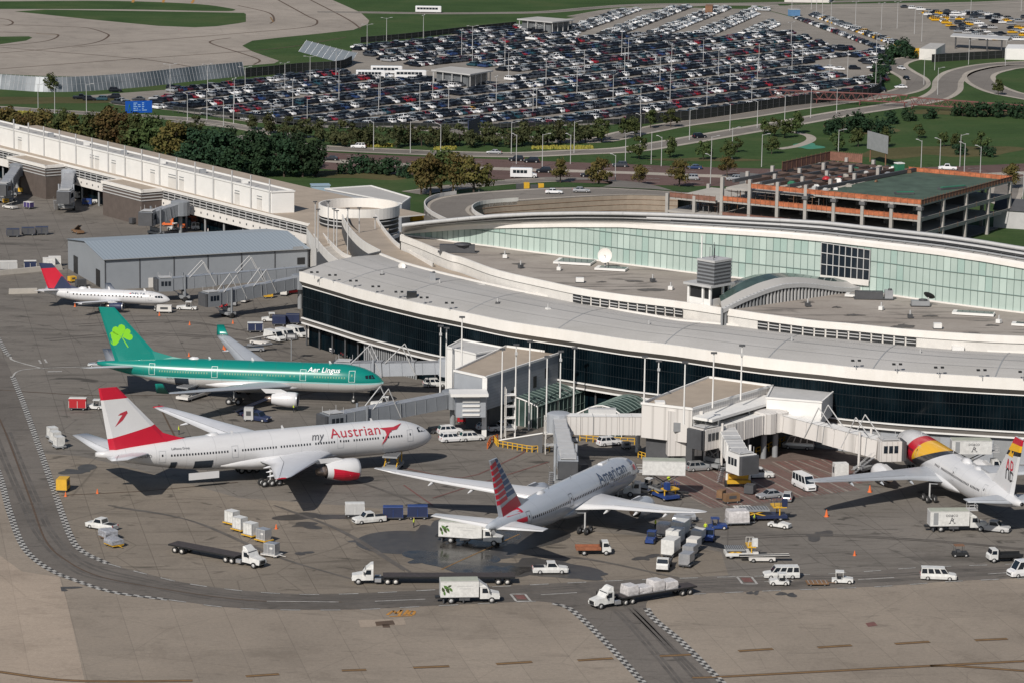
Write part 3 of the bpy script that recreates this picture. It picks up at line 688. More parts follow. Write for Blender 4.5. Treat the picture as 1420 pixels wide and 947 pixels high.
for i in range(118):
 h0, h1 = gw_t[i].z - Z2, gw_t[i + 1].z - Z2;
 zs0 = [Z2 - 0.15]; zs1 = [Z2 - 0.15]; k = 3.1
 while k < max(h0, h1) - 0.4: zs0.append(min(Z2 + k, gw_t[i].z)); zs1.append(min(Z2 + k, gw_t[i + 1].z)); k += 3.1
 zs0.append(gw_t[i].z); zs1.append(gw_t[i + 1].z)
 a, b = gw_b[i], gw_b[i + 1]
 for j in range(len(zs0) - 1):
  mb.add([(a.x, a.y, zs0[j]), (b.x, b.y, zs1[j]), (b.x, b.y, zs1[j + 1]), (a.x, a.y, zs0[j + 1])], [(0, 1, 2, 3)], r0.choices(('green_glass', 'green_glass_dark', 'green_glass_pale'), (70, 16, 14))[0])
mb.build('green_glass_wall', term, True)
mb = MB()
nrm = Vector((0.25, -0.97, 0)) * 0.06
for i in range(0, 119, 1): mb.tube(gw_b[i] + nrm, gw_t[i] + nrm, 0.06, 'green_mullion', 4, cap=False)
for k in (3.1, 6.2, 9.3):
 for a, b, ta, tb in zip(gw_b, gw_b[1:], gw_t, gw_t[1:]):
  if min(ta.z, tb.z) > Z2 + k: mb.tube(Vector((a.x, a.y, Z2 + k)) + nrm, Vector((b.x, b.y, Z2 + k)) + nrm, 0.11, 'green_mullion', 4, cap=False)
o = mb.build('glass_wall_grid', term, True); o['kind'] = 'stuff'
TRp = []
for a in gw_t:
 px = PX(a)[0]; TRp.append(G(px, lerp_y(TR, px), a.z + 2.9))
ev = [p + z_ * 0.75 + nrm * 10 for p in gw_t]
mb = MB(); mb.strip([p + nrm * 10 - z_ * 0.05 for p in gw_t], ev, 'fascia'); mb.strip(ev, [e + (t - e) * 0.18 for e, t in zip(ev, TRp)], 'fascia')
mb.strip([p - z_ * 0.05 for p in gw_t], [p + nrm * 10 - z_ * 0.05 for p in gw_t], 'fascia'); mb.build('eave', term, True)
e2 = [e + (t - e) * 0.18 for e, t in zip(ev, TRp)]
mb = MB(); mb.strip(e2, TRp, 'seam_metal'); bk = [t + Vector((-0.5, 9, -3)) for t in TRp]; mb.strip(TRp, bk, 'seam_metal'); hr = mb.build('hall_roof', term, True)
mb = MB(); mb.strip(bk, [Vector((p.x, p.y, 0)) for p in bk], 'offwhite'); mb.build('landside_wall', term, True)
for t, r_, m in ((0.30, 0.22, 'midgrey'), (0.46, 0.34, 'black'), (0.60, 0.42, 'lightgrey'), (0.72, 0.36, 'black'), (0.97, 0.45, 'lightgrey')):
 mb = MB(); P = [e + (q - e) * t + z_ * 0.25 for e, q in zip(ev, TRp)]
 mb.path(P[::2], r_, m, 5); mb.build('roof_rail', hr, False).location = -term.location
mb = MB()
for i in range(2, 118, 2):
 a, b = e2[i] + z_ * 0.2, TRp[i] + z_ * 0.2; mb.tube(a, b, 0.10, 'midgrey', 4, cap=False)
o = mb.build('standing_seam', hr, False); o.location = -term.location; o['kind'] = 'stuff'
mb = MB(); mb.strip([Vector((T[0].x, T[0].y, 0)), Vector((bk[0].x, bk[0].y, 0))], [Vector((T[0].x, T[0].y, Z2)), Vector((bk[0].x, bk[0].y, Z2))], 'white')
mb.build('end_wall', term, True)
def wall_pt(px, z):
 best = min(range(len(gw_b)), key=lambda i: abs(PX((gw_b[i].x, gw_b[i].y, z))[0] - px)); return gw_b[best]
a, b = wall_pt(1143, 26), wall_pt(1211, 26); d = (b - a); d.z = 0; ln = d.length; d.normalize(); n_ = Vector((d.y, -d.x, 0))
za, zb = ZAT(a, 383), ZAT(a, 336.5)
mb = MB(); mb.strip([a + n_ * .25 + z_ * (za - a.z), b + n_ * .25 + z_ * (za - b.z)], [a + n_ * .25 + z_ * (zb - a.z), b + n_ * .25 + z_ * (zb - b.z - 0.5)], 'glass'); wn = mb.build('hall_window', term, True)
mb = MB()
for i in range(9):
 p = a + d * ln * i / 8 + n_ * 0.32; p.z = 0; mb.tube(p + z_ * za, p + z_ * (zb - 0.5 * i / 8), 0.13, 'lightgrey', 4)
for k in (0, 0.36, 0.70, 1.0):
 p, q = a + n_ * .32, b + n_ * .32; p.z = za + (zb - za) * k; q.z = p.z - 0.5 * k; mb.tube(p, q, 0.12, 'lightgrey', 4)
mb.build('window_frame', wn).location = -term.location
mb = MB(); p, q = a + n_ * 0.5, b + n_ * 0.5; p.z = q.z = za - 0.9; mb.strip([p, q], [p + z_ * 1.2, q + z_ * 1.2], 'offwhite'); mb.build('window_sill', wn).location = -term.location
tw = thing('roof_tower', 'narrow white control tower with louvered top rising from the terminal roof', 'tower', tuple(G(976, 440, Z3)))
A0, A1 = G(954, 441, Z3), G(984, 446.5, Z3); dd = (A1 - A0).normalized(); nn = Vector((-dd.y, dd.x, 0)); tz = math.atan2(dd.y, dd.x); W = (A1 - A0).length
c0 = A0 + dd * W / 2 + nn * W / 2
zc1, zc2, zc3, zc4 = ZAT(A0, 421), ZAT(A0, 411), ZAT(A0, 394), ZAT(A0, 391)
mb = MB(); mb.box((c0.x, c0.y, (Z3 + zc1) / 2), (W * 0.94, W * 0.94, zc1 - Z3), 'offwhite', tz); mb.build('shaft', tw, True)
mb = MB(); mb.box((c0.x, c0.y, (zc1 + zc2) / 2), (W, W, zc2 - zc1), 'white', tz); mb.build('white_band', tw, True)
mb = MB(); mb.box((c0.x, c0.y, (zc2 + zc3) / 2), (W * 0.93, W * 0.93, zc3 - zc2), 'black', tz); mb.build('cab_window', tw, True)
for i in range(4):
 for j in range(4):
  if 0 < i < 3 and 0 < j < 3: continue
  if (i in (1,)) or j in (1,): continue
  p = c0 + dd * W * (i / 3 - 0.5) * 0.99 + nn * W * (j / 3 - 0.5) * 0.99
  mb = MB(); mb.box((p.x, p.y, (Z3 + zc3) / 2), (0.42, 0.42, zc3 - Z3), 'white', tz); mb.build('column', tw, True)
mb = MB(); mb.box((c0.x, c0.y, (zc3 + zc4) / 2), (W * 1.28, W * 1.28, zc4 - zc3), 'lightgrey', tz); mb.build('roof_slab', tw, True)
zt2 = ZAT(A0, 360); c1 = c0 + dd * W * 0.22
mb = MB(); mb.box((c1.x, c1.y, (zc4 + zt2) / 2), (W * 0.78, W * 0.9, zt2 - zc4), 'darkgrey', tz)
lb = mb.build('louver_box', tw, True)
mb = MB()
for i in range(6): mb.box((c1.x, c1.y, zc4 + 0.6 + i * (zt2 - zc4 - 0.6) / 5.5), (W * 0.80, W * 0.92, 0.32), 'louver', tz)
mb.box((c1.x, c1.y, zt2 + 0.2), (W * 0.82, W * 0.94, 0.4), 'lightgrey', tz)
o = mb.build('louver_slat', lb); o.location = -tw.location
for i in range(6):
 q = c1 + dd * RND.uniform(-2, 2) + nn * RND.uniform(-2, 2); mb = MB(); mb.tube((q.x, q.y, zt2 + 0.3), (q.x, q.y, zt2 + RND.uniform(1.2, 3.2)), 0.07, 'darkgrey', 4); mb.build('antenna', tw, True)
q = c0 - dd * W * 0.12 - nn * W * 0.3; mb = MB(); mb.tube((q.x, q.y, zc4), (q.x, q.y, ZAT(q, 327)), 0.14, 'white', 5); mb.build('flag_mast', tw, True)
lk = thing('arched_skywalk', 'glazed skywalk with curved grey roof arching from tower to dark hall window', 'skywalk', tuple(G(1040, 440, Z3)))
S0, S1 = G(1000, 452, Z3), G(1208, 400, Z2)
S0z = Vector((S0.x, S0.y, 0)); S1z = Vector((S1.x, S1.y, 0)); D = S1z - S0z; Ln = D.length; D.normalize(); Nn = Vector((-D.y, D.x, 0))
prof_px = [(1000, 428), (1030, 413), (1062, 400), (1085, 393.5), (1110, 392), (1135, 394), (1160, 398), (1180, 399), (1208, 393)]
NS = 26; WD = 9.0; near, far_ = [], []
for i in range(NS + 1):
 p = S0z + D * Ln * i / NS; px = PX((p.x, p.y, Z3 + 4))[0]; zt = ZAT(p, lerp_y(prof_px, px));
 near.append(Vector((p.x, p.y, zt))); far_.append(p + Nn * WD + D * max(0, 7.5 * (1 - i / 7)) + z_ * zt)
mid = [(a + b) / 2 + z_ * 1.3 for a, b in zip(near, far_)]
q1 = [a + (b - a) * 0.2 + z_ * 0.85 for a, b in zip(near, far_)]; q2 = [a + (b - a) * 0.8 + z_ * 0.85 for a, b in zip(near, far_)]
mb = MB();
mb.strip(near, q1, 'roof_grey', True); mb.strip(q1, mid, 'vault_glass', True); mb.strip(mid, q2, 'vault_glass', True); mb.strip(q2, far_, 'roof_grey', True)
ov = [p - Nn * 0.5 - z_ * 0.1 for p in near]; mb.strip(ov, near, 'lightgrey'); mb.strip([p - z_ * 0.8 for p in ov], ov, 'lightgrey'); mb.build('curved_roof', lk, True)
mb = MB()
for P in (near, far_): mb.strip([Vector((p.x, p.y, Z3 - 0.2)) for p in P], P, 'glass')
mb.strip([Vector((near[0].x, near[0].y, Z3 - .2)), Vector((far_[0].x, far_[0].y, Z3 - .2))], [near[0], far_[0]], 'glass'); mb.build('glazing', lk, True)
Q = resample(near, 44)
for i, p in enumerate(Q):
 mb = MB(); mb.box((p.x - Nn.x * 0.18, p.y - Nn.y * 0.18, (Z3 + p.z) / 2), (0.34, 0.3, p.z - Z3), 'lightgrey' if i > 12 else 'midgrey', math.atan2(D.y, D.x)); mb.build('fin', lk, True)
mb = MB(); p, q = G(985, 428.5, Z3 + 4.2), near[2];
cp = [G(940, 426, Z3 + 4), G(1000, 436, Z3 + 4)]
mb = MB()
for cx_, cy_, rx_, ry_, sd in ((905, 402, 20, 2.2, 3), (1112, 408, 9, 1.2, 4), (1185, 437, 14, 1.5, 5), (1253, 452, 15, 3.0, 6), (1160, 426, 7, 1.2, 8), (1290, 438, 12, 1.4, 9), (1345, 462, 14, 1.0, 10), (720, 366, 10, 1.2, 12), (835, 391, 7, 1.1, 13), (880, 390, 14, 1.2, 14), (1375, 451, 9, 1.2, 15), (700, 352, 8, .9, 16), (1120, 419, 10, 1.2, 18)):
 r = random.Random(sd); n = 26; P = [G(cx_ + rx_ * math.cos(2 * PI * i / n) * r.uniform(.6, 1.2) + ry_ * 2 * math.sin(4 * PI * i / n), cy_ + ry_ * math.sin(2 * PI * i / n) * r.uniform(.6, 1.2) + cx_ * 0, Z2 - .06) for i in range(n)]
 a_ = sum(P[i].x * P[(i + 1) % n].y - P[(i + 1) % n].x * P[i].y for i in range(n)); mb.add(P if a_ > 0 else P[::-1], [list(range(n))], 'roof_stain')
mat('roof_stain', (0.10, 0.092, 0.085), 0.8, var=0.3, scale=.5); mb.build('roof_stain', term, True)['kind'] = 'stuff'
mat('dish_white', (0.76, 0.73, 0.69), 0.5, var=0.06, scale=1)
def at_roof(px, py, z): return tuple(G(px, py, z))
o = thing('satellite_dish', 'large white satellite dish in front of green glass wall', 'satellite dish', at_roof(839, 372, Z2)); o.scale = (.72, .72, .72)
mb = MB(); ax = Vector((-0.30, -0.93, 0.22)).normalized(); c = Vector((0, 0, 3.6))
mb.lathe([(0.55, 2.15), (0.35, 1.8), (0.12, 1.1), (0.0, 0.05)], c, ax, 'dish_white', 20, cap=False); mb.lathe([(-0.06, 0.05), (0.06, 1.1), (0.3, 1.8), (0.52, 2.17), (0.55, 2.15)], c, ax, 'dish_white', 20, cap=False); mb.build('reflector', o)
mb = MB(); mb.tube(c + ax * 0.1, c + ax * 1.5, 0.08, 'darkgrey', 5); mb.build('feed_horn', o)
mb = MB(); mb.tube((0, 0, 0), c - ax * 0.2, 0.25, 'lightgrey', 6); mb.tube((1.4, 1.0, 0), c - ax * 0.2, 0.12, 'midgrey', 5); mb.build('mount', o)
for i, (px, py, z, w_, l_, lab) in enumerate(((797, 364.5, Z2, 5.5, 8, 'open dark skylight with white kerb left of satellite dish'), (848, 374, Z2, 3.4, 6.5, 'long narrow skylight on upper roof below satellite dish'), (1190, 411, Z2, 2.6, 5, 'white edged skylight beside the dark hall window'), (1350, 436, Z2, 3, 8, 'long white rimmed skylight on the right part of upper roof'), (1418, 451, Z2, 2.4, 4, 'skylight cut by the right edge of the photo'))):
 o = thing('skylight', lab, 'skylight', at_roof(px, py, z), -0.25, 'skylights on the upper roof')
 mb = MB(); mb.box((0, 0, 0.2), (l_, w_, 0.4), 'white'); mb.build('kerb', o)
 mb = MB(); mb.box((0.3, 0.2, 0.42), (l_ - 1, w_ - 1, 0.06), 'glass'); mb.build('pane', o)
def hvac(px, py, z, w_, d_, h_, lab, m='midgrey', fan=True, rz=0.0, nm='rooftop_unit'):
 o = thing(nm, lab, 'rooftop unit', at_roof(px, py, z), rz, 'equipment on the roofs')
 mb = MB(); mb.box((0, 0, h_ * 0.55), (w_, d_, h_ * 0.9), m); mb.build('housing', o)
 mb = MB(); mb.box((0, 0, h_ * 0.05), (w_ * 1.1, d_ * 1.1, h_ * 0.12), 'darkgrey'); mb.build('base', o)
 if fan: mb = MB(); mb.lathe([(0, w_ * 0.25), (0.25, w_ * 0.25), (0.3, 0.02)], (w_ * 0.15, 0, h_), (0, 0, 1), 'darkgrey', 10); mb.build('fan', o)
 return o
hvac(634, 350, Z2, 7.5, 2.0, 1.6, 'low dark condenser unit near left end of upper roof', 'darkgrey')
hvac(804, 391.5, Z2, 1.6, 1.2, 0.9, 'small white vent box in middle of the upper roof', 'white', False)
hvac(1205, 414, Z2, 5.5, 2.0, 1.4, 'flat dark duct beside white skylight under the hall window', 'darkgrey', False)
hvac(1232, 415, Z2, 1.6, 1.6, 1.8, 'grey fan unit beside the flat dark duct', 'steel')
hvac(1276, 424, Z2, 3.5, 1.8, 1.0, 'cluster of pipes under the black dish', 'midgrey')
hvac(1300, 455.5, Z2, 1.5, 1.2, 1.0, 'white vent with a thin mast near parapet', 'white', False)
hvac(1328, 485.5, Z3, 2.2, 1.4, 0.8, 'white hatch on lower roof right side', 'white', False)
hvac(571, 413, Z1 + .4, 2.0, 1.5, 1.2, 'small black box near roof edge at the left', 'black', False)
hvac(600, 393, Z1 + 1.2, 1.2, 1.2, 2.2, 'tall grey stack of vents on lower roof', 'steel')
hvac(663, 398, Z1 + 1.2, 3.0, 1.4, 0.5, 'flat pale curb on lower roof', 'offwhite', False)
hvac(642, 284, 0, 0.1, 0.1, 0.1, 'x', 'white', False) if False else None
o = thing('satellite_dish', 'small black dish tilted upward near right end of hall roof', 'satellite dish', at_roof(1287, 424, Z2)); ax = Vector((0.4, 0.5, 0.75)).normalized(); c = Vector((0, 0, 1.6))
mb = MB(); mb.lathe([(0.5, 1.2), (0.25, 0.9), (0.0, 0.05)], c, ax, 'black', 16, cap=False); mb.build('reflector', o); mb = MB(); mb.tube((0, 0, 0), c, 0.15, 'lightgrey', 6); mb.build('mount', o)
o = thing('satellite_dish', 'small white dish on left part of the lower roof', 'satellite dish', at_roof(557, 377, Z1 + 1)); ax = Vector((0.1, -0.8, 0.6)).normalized(); c = Vector((0, 0, 1.0))
mb = MB(); mb.lathe([(0.3, 0.8), (0.12, 0.55), (0.0, 0.03)], c, ax, 'dish_white', 14, cap=False); mb.lathe([(-.05, 0.03), (0.08, 0.55), (0.28, 0.82)], c, ax, 'darkgrey', 14, cap=False); mb.build('reflector', o); mb = MB(); mb.tube((0, 0, 0), c, 0.12, 'midgrey', 5); mb.tube((-.8, .3, 0), c, 0.07, 'midgrey', 4); mb.build('mount', o)
for i, (x, y, z) in enumerate(((700, 358, Z2), (722, 372, Z2), (775, 375, Z2), (905, 391, Z2), (930, 402, Z2), (1120, 425, Z2), (1222, 430, Z2), (1262, 441, Z2), (1385, 448, Z2), (530, 385, Z1 + 1), (610, 398, Z1 + 1), (690, 424, Z1 + 1), (760, 432, Z1 + 1.2), (900, 455, Z1 + 1), (1098, 478, Z1 + 1), (1276, 495, Z1 + 1))):
 o = thing('roof_vent', 'small %s vent pipe on the terminal roofs, %s of sixteen in listing from upper to lower roof' % (('white', 'dark')[i % 2], nth(i)), 'vent', at_roof(x, y, z), i * .7, 'vents on the terminal roofs'); o['label'] = 'small %s roof vent on %s roof, %s' % (('white', 'dark')[i % 2], 'upper brown' if z == Z2 else 'lower grey', nthlr(i, 9) if i < 9 else nthlr(i - 9, 7))
 mb = MB(); mb.box((0, 0, .35), (.9, .8, .7), ('white', 'darkgrey')[i % 2]); mb.build('box', o); mb = MB(); mb.tube((0, 0, .6), (0, 0, 1.5), .16, 'lightgrey', 6); mb.build('pipe', o)
FL = [(436, 387, 0), (461, 391, 0), (490, 399, 0), (521, 407, 0), (553, 414.5, 0), (588, 422.5, 0), (623, 430, 0), (1186.5, 510, 1), (1243.5, 515, 1), (1301.5, 519.5, 1), (1360.5, 523.2, 1), (1418.5, 525.5, 1)]
fl0 = None
for i, (px, py, kind) in enumerate(FL):
 p = G(px, py, Z1 + 0.15)
 lab = ('%s of the twin floodlights at the right of the roof edge' % nthlr(i - 7, 5)) if kind else ('%s of the T shaped floodlights on the curved roof edge' % nthlr(i, 7))
 if fl0 is None:
  o = fl0 = thing('roof_floodlight', lab, 'floodlight', tuple(p), 0.1, 'floodlights along the roof edge')
  mb = MB(); mb.tube((0, 0, 0), (0, 0, 1.3), 0.08, 'lightgrey', 5); mb.tube((-0.75, 0, 1.3), (0.75, 0, 1.3), 0.06, 'lightgrey', 4); mb.build('post', o)
  for s in (-0.62, 0.62): mb = MB(); mb.box((s, -0.12, 1.42), (0.55, 0.45, 0.32), 'black'); mb.build('lamp_head', o)
 else: copy_tree(fl0, lab, tuple(p), 0.1)
# ================================================================= aircraft
mat('jet_white', (0.62, 0.62, 0.63), 0.30, var=0.03, scale=0.25, coat=0.25)
mat('wing_grey', (0.38, 0.40, 0.43), 0.42, var=0.06, scale=0.5)
mat('wing_pale', (0.56, 0.57, 0.60), 0.36, var=0.05, scale=0.5)
mat('teal', (0.004, 0.205, 0.17), 0.28, var=0.03, coat=0.3)
mat('shamrock', (0.20, 0.56, 0.02), 0.4, var=0.0)
mat('jet_silver', (0.40, 0.43, 0.475), 0.30, metal=0.25, var=0.04, scale=0.3, coat=0.2)
mat('jet_red', (0.50, 0.012, 0.035), 0.35, var=0.04)
mat('jet_blue', (0.02, 0.08, 0.20), 0.35, var=0.04)
mat('jet_yellow', (0.80, 0.43, 0.015), 0.35, var=0.03)
mat('jet_black', (0.018, 0.018, 0.022), 0.3, var=0.0)
mat('text_red', (0.40, 0.03, 0.05), 0.5, var=0.0)
mat('text_grey', (0.10, 0.10, 0.11), 0.5, var=0.0)
mat('text_white', (0.85, 0.86, 0.86), 0.5, var=0.0)
mat('text_blue', (0.05, 0.075, 0.13), 0.5, var=0.0)
mat('window_dark', (0.02, 0.022, 0.028), 0.25, var=0.0)
mat('window_glint', (0.20, 0.36, 0.24), 0.25, var=0.0)  # lighter green glint of the window strip, painted into the panes
mat('hold', (0.02, 0.03, 0.045), 0.7, var=0.0)
mat('intake', (0.03, 0.03, 0.034), 0.4, metal=0.4, var=0.0)
mat('hot_metal', (0.36, 0.29, 0.25), 0.35, metal=0.7, var=0.1)
mat('door_line', (0.42, 0.43, 0.45), 0.5, var=0.0)
mat('door_line_pale', (0.62, 0.75, 0.72), 0.5, var=0.0)
def fus_mat(name, top, belly, bands=(), zl=None, stripe=None, zgrad=0.0):
 k = NT(name, 0.28, 0.5); k.b.inputs['Coat Weight'].default_value = 0.3
 x, y, z = k.xyz()
 dirt = k.noise(0.5, 5, 0.6, k.vec(0, (0.25, 1, 2.2)))
 c = belly if zl is None else None
 if zl is not None:
  zz = k.math('ADD', z, k.math('MULTIPLY', x, zgrad))
  c = k.mix(k.math('GREATER_THAN', zz, zl), belly, top)
  if stripe:
   c = k.mix(k.math('MULTIPLY', k.math('GREATER_THAN', zz, zl - stripe[1]), k.math('LESS_THAN', zz, zl)), c, stripe[0])
 else:
  c = k.mix(0.0, top, top)
 fr = k.math('FRACT', k.math('MULTIPLY', x, 0.19)); c = k.mix(k.math('MULTIPLY', k.math('LESS_THAN', fr, 0.018), 0.22), c, (0.1, 0.1, 0.11))
 for x0, x1, col, sl in bands:
  q = k.math('ADD', x, k.math('MULTIPLY', z, sl))
  c = k.mix(k.math('MULTIPLY', k.math('GREATER_THAN', q, x1), k.math('LESS_THAN', q, x0)), c, col)
 c = k.mix(1.0, c, k.ramp(dirt, [(0.3, (0.93, 0.93, 0.93)), (0.7, (1.03, 1.03, 1.03))]), 'MULTIPLY')
 return k.out(c)
fus_mat('fus_teal', (0.004, 0.205, 0.17), (0.60, 0.59, 0.575), zl=4.45, stripe=((0.35, 0.62, 0.62), 0.28))
fus_mat('fus_white', (0.60, 0.60, 0.612), (0.6, 0.6, 0.61))
fus_mat('fus_silver', (0.40, 0.43, 0.475), (0.4, 0.43, 0.47))
fus_mat('fus_bands', (0.62, 0.62, 0.63), (0.6, 0.6, 0.6), bands=[(99, -8.8, (0.02, 0.02, 0.024), 2.3), (99, -2.6, (0.78, 0.42, 0.012), 2.8), (99, -9.8, (0.50, 0.012, 0.03), 0.8), (99, -6.8, (0.62, 0.62, 0.63), 0.7)])
class Jet:
 def __init__(s, L, R_, zc, tail_k=0.48, nose_k=1.65, tail_len=3.6):
  s.L, s.R, s.zc, s.tk, s.nl, s.tl = L, R_, zc, tail_k, R_ * 2 * nose_k * 0.5 * 1.9, R_ * 2 * tail_len
 def prof(s, d):
  r, z = s.R, s.zc
  if d < s.nl:
   t = 1 - d / s.nl; r = s.R * max(0.02, (1 - t ** 2.1)) ** 0.56; z = s.zc - 0.24 * s.R * t ** 2
  q = d - (s.L - s.tl)
  if q > 0:
   t = q / s.tl; r = s.R * (1 - 0.88 * t ** 1.55); z = s.zc + (s.R - r) * s.tk * 1.05
  return z, r
 def pt(s, d, a, k=1.0, off=0.0):
  """point at distance d behind the nose and angle a above the side, right side"""
  z, r = s.prof(d); r = r * k + off
  return Vector((-d, -r * math.cos(a), z + r * math.sin(a)))
def wrap_text(jet, txt, d0, z0, h, m, parent, side=-1, shear=0.0, bold=0.0, sx=1.0, name='lettering', sp=1.0, off=0.11, rise=0.0):
 cu = bpy.data.curves.new('t', 'FONT'); cu.body = txt; cu.size = h / 0.7; cu.shear = shear; cu.offset = bold; cu.space_character = sp
 cu.resolution_u = 3
 ob = bpy.data.objects.new('t', cu); COL.objects.link(ob)
 dg = bpy.context.evaluated_depsgraph_get(); me = bpy.data.meshes.new_from_object(ob.evaluated_get(dg))
 bpy.data.objects.remove(ob); bpy.data.curves.remove(cu)
 b = bmesh.new(); b.from_mesh(me); bmesh.ops.triangulate(b, faces=b.faces)
 for _ in range(2):
  le = [e for e in b.edges if e.calc_length() > h * 0.34]
  if le: bmesh.ops.subdivide_edges(b, edges=le, cuts=1)
  bmesh.ops.triangulate(b, faces=b.faces)
 for v in b.verts:
  u, w = v.co.x * sx, v.co.y
  d = d0 - u if side < 0 else d0 + u
  zz, r = jet.prof(d); a = math.asin(max(-1, min(1, (z0 + rise * u - zz) / r))) + w / r
  p = jet.pt(d, a, 1.0, off)
  v.co = p if side < 0 else Vector((p.x, -p.y, p.z))
 b.normal_update(); b.to_mesh(me); b.free(); me.materials.clear(); me.materials.append(M[m])
 o = bpy.data.objects.new(name, me); COL.objects.link(o); o.parent = parent
 return o
def patch(mb, jet, d0, d1, z0, z1, m, side=-1, off=0.03, frame=None, fm=None):
 """a curved panel on the skin between two stations and two heights"""
 def P(d, z, o_=off):
  zz, r = jet.prof(d); a = math.asin(max(-1, min(1, (z - zz) / r))); p = jet.pt(d, a, 1, o_)
  return p if side < 0 else Vector((p.x, -p.y, p.z))
 N = 3
 if m:
  for i in range(N):
   a, b = z0 + (z1 - z0) * i / N, z0 + (z1 - z0) * (i + 1) / N
   mb.add([P(d0, a), P(d1, a), P(d1, b), P(d0, b)], [(0, 1, 2, 3)], m)
 if frame:
  for a0, a1, b0, b1 in ((d0 - frame, d0, z0, z1), (d1, d1 + frame, z0, z1), (d0 - frame, d1 + frame, z1, z1 + frame), (d0 - frame, d1 + frame, z0 - frame, z0)):
   for i in range(N):
    c, e = b0 + (b1 - b0) * i / N, b0 + (b1 - b0) * (i + 1) / N
    mb.add([P(a0, c), P(a1, c), P(a1, e), P(a0, e)], [(0, 1, 2, 3)], fm)
def airfoil(le, te, z, y, t, vertical=False):
 c = le - te
 up = [(0, 0), (0.04, 0.42), (0.15, 0.85), (0.38, 1.0), (0.68, 0.6), (1, 0.04)]
 lo = [(0.7, -0.28), (0.35, -0.55), (0.1, -0.45)]
 return [(le - c * u, y, z + t * c * q) for u, q in up + lo]
def wing(root, name, st, t, m, tipm=None, label=None):
 """st: [(y, le_x, chord, z)] from the root; both signs of y"""
 mb = MB(); n = len(st)
 rg = [airfoil(le, le - ch, z, y, t * (1.25 - 0.55 * i / (n - 1))) for i, (y, le, ch, z) in enumerate(st)]
 if st[0][0] > st[-1][0]: rg = [r[::-1] for r in rg]
 else: pass
 mb.rings(rg, m, sm=True)
 for (y0, l0, c0, z0), (y1, l1, c1, z1) in zip(st[1:-1], st[2:]):
  for u in (0.72,):
   a = Vector((l0 - c0 * u, y0, z0 + t * c0 * 0.57)); b = Vector((l1 - c1 * u, y1, z1 + t * c1 * 0.5)); b = a + (b - a) * 0.93
   mb.tube(a, b, 0.05, 'midgrey', 4, cap=False)
 o = mb.build(name, root, fix=True)
 for f in () if name == 'tailplane' else (0.22, 0.45, 0.68):
  for (y0, l0, c0, z0), (y1, l1, c1, z1) in zip(st[1:], st[2:]):
   yy = st[1][0] + (st[-1][0] - st[1][0]) * f
   if min(y0, y1) <= yy <= max(y0, y1):
    q = (yy - y0) / (y1 - y0); te = (l0 - c0) + (l1 - c1 - l0 + c0) * q; zz = z0 + (z1 - z0) * q
    b = MB(); b.lathe([(0, 0.05), (0.8, 0.24), (2.0, 0.26), (3.2, 0.06)], (te + 2.2, yy, zz - 0.18), (-1, 0, -0.1), m, 7)
    b.build('flap_fairing', o)
 return o
class Fin:
 def __init__(s, z0, le0, te0, z1, le1, te1, t0, t1):
  s.a = (z0, le0, te0, z1, le1, te1, t0, t1)
 def P(s, u, w, side=0, off=0.0):
  z0, l0, e0, z1, l1, e1, t0, t1 = s.a
  le, te, t = l0 + (l1 - l0) * w, e0 + (e1 - e0) * w, t0 + (t1 - t0) * w
  f = min(u / 0.1, 1.0, (1 - u) / 0.09); f = max(f, 0.02)
  return Vector((le + (te - le) * u, side * (t * f + off), z0 + (z1 - z0) * w))
 def xz(s, x, z, side, off=0.02):
  z0, l0, e0, z1, l1, e1, t0, t1 = s.a
  w = (z - z0) / (z1 - z0); le, te = l0 + (l1 - l0) * w, e0 + (e1 - e0) * w
  u = (le - x) / (le - te)
  return s.P(u, w, side, off)
 def build(s, root, bounds, mats_, m, dorsal=None):
  """bounds: [(w at leading edge, w at trailing edge)] rings, one material per band"""
  mb = MB(); U = [0, 0.1, 0.4, 0.6, 0.91, 1.0]
  rg = []
  for wl, wt in bounds:
   r = [s.P(u, wl + (wt - wl) * u, 1) for u in U] + [s.P(u, wl + (wt - wl) * u, -1) for u in U[-2:0:-1]]
   rg.append(r)
  mb.rings(rg, m, sm=False, mf=lambda i, j: mats_[i])
  if dorsal:
   x0, z0, x1, z1, hw = dorsal
   A, B = s.P(0.03, 0.0, 0), s.P(0.03, 0.17, 0); m1 = Vector((x0 * 0.45 + A.x * 0.55, 0, z0 * 0.78 + B.z * 0.22))
   for sd in (-1, 1):
    q = Vector((0, sd * hw, 0))
    mb.add([(x0, 0, z0 - 0.15), (A.x - 0.6, sd * hw * 1.5, A.z - 0.25), B + Vector((-0.3, sd * 0.12, 0)), m1], [(0, 1, 2, 3)], mats_[0])
  return mb.build('tail_fin', root, fix=True)
 def overlay(s, mb, pts, m, side, off=0.02):
  P = [s.xz(x, z, side, off) for x, z in pts]
  mb.add(P, [list(range(len(P)))], m)
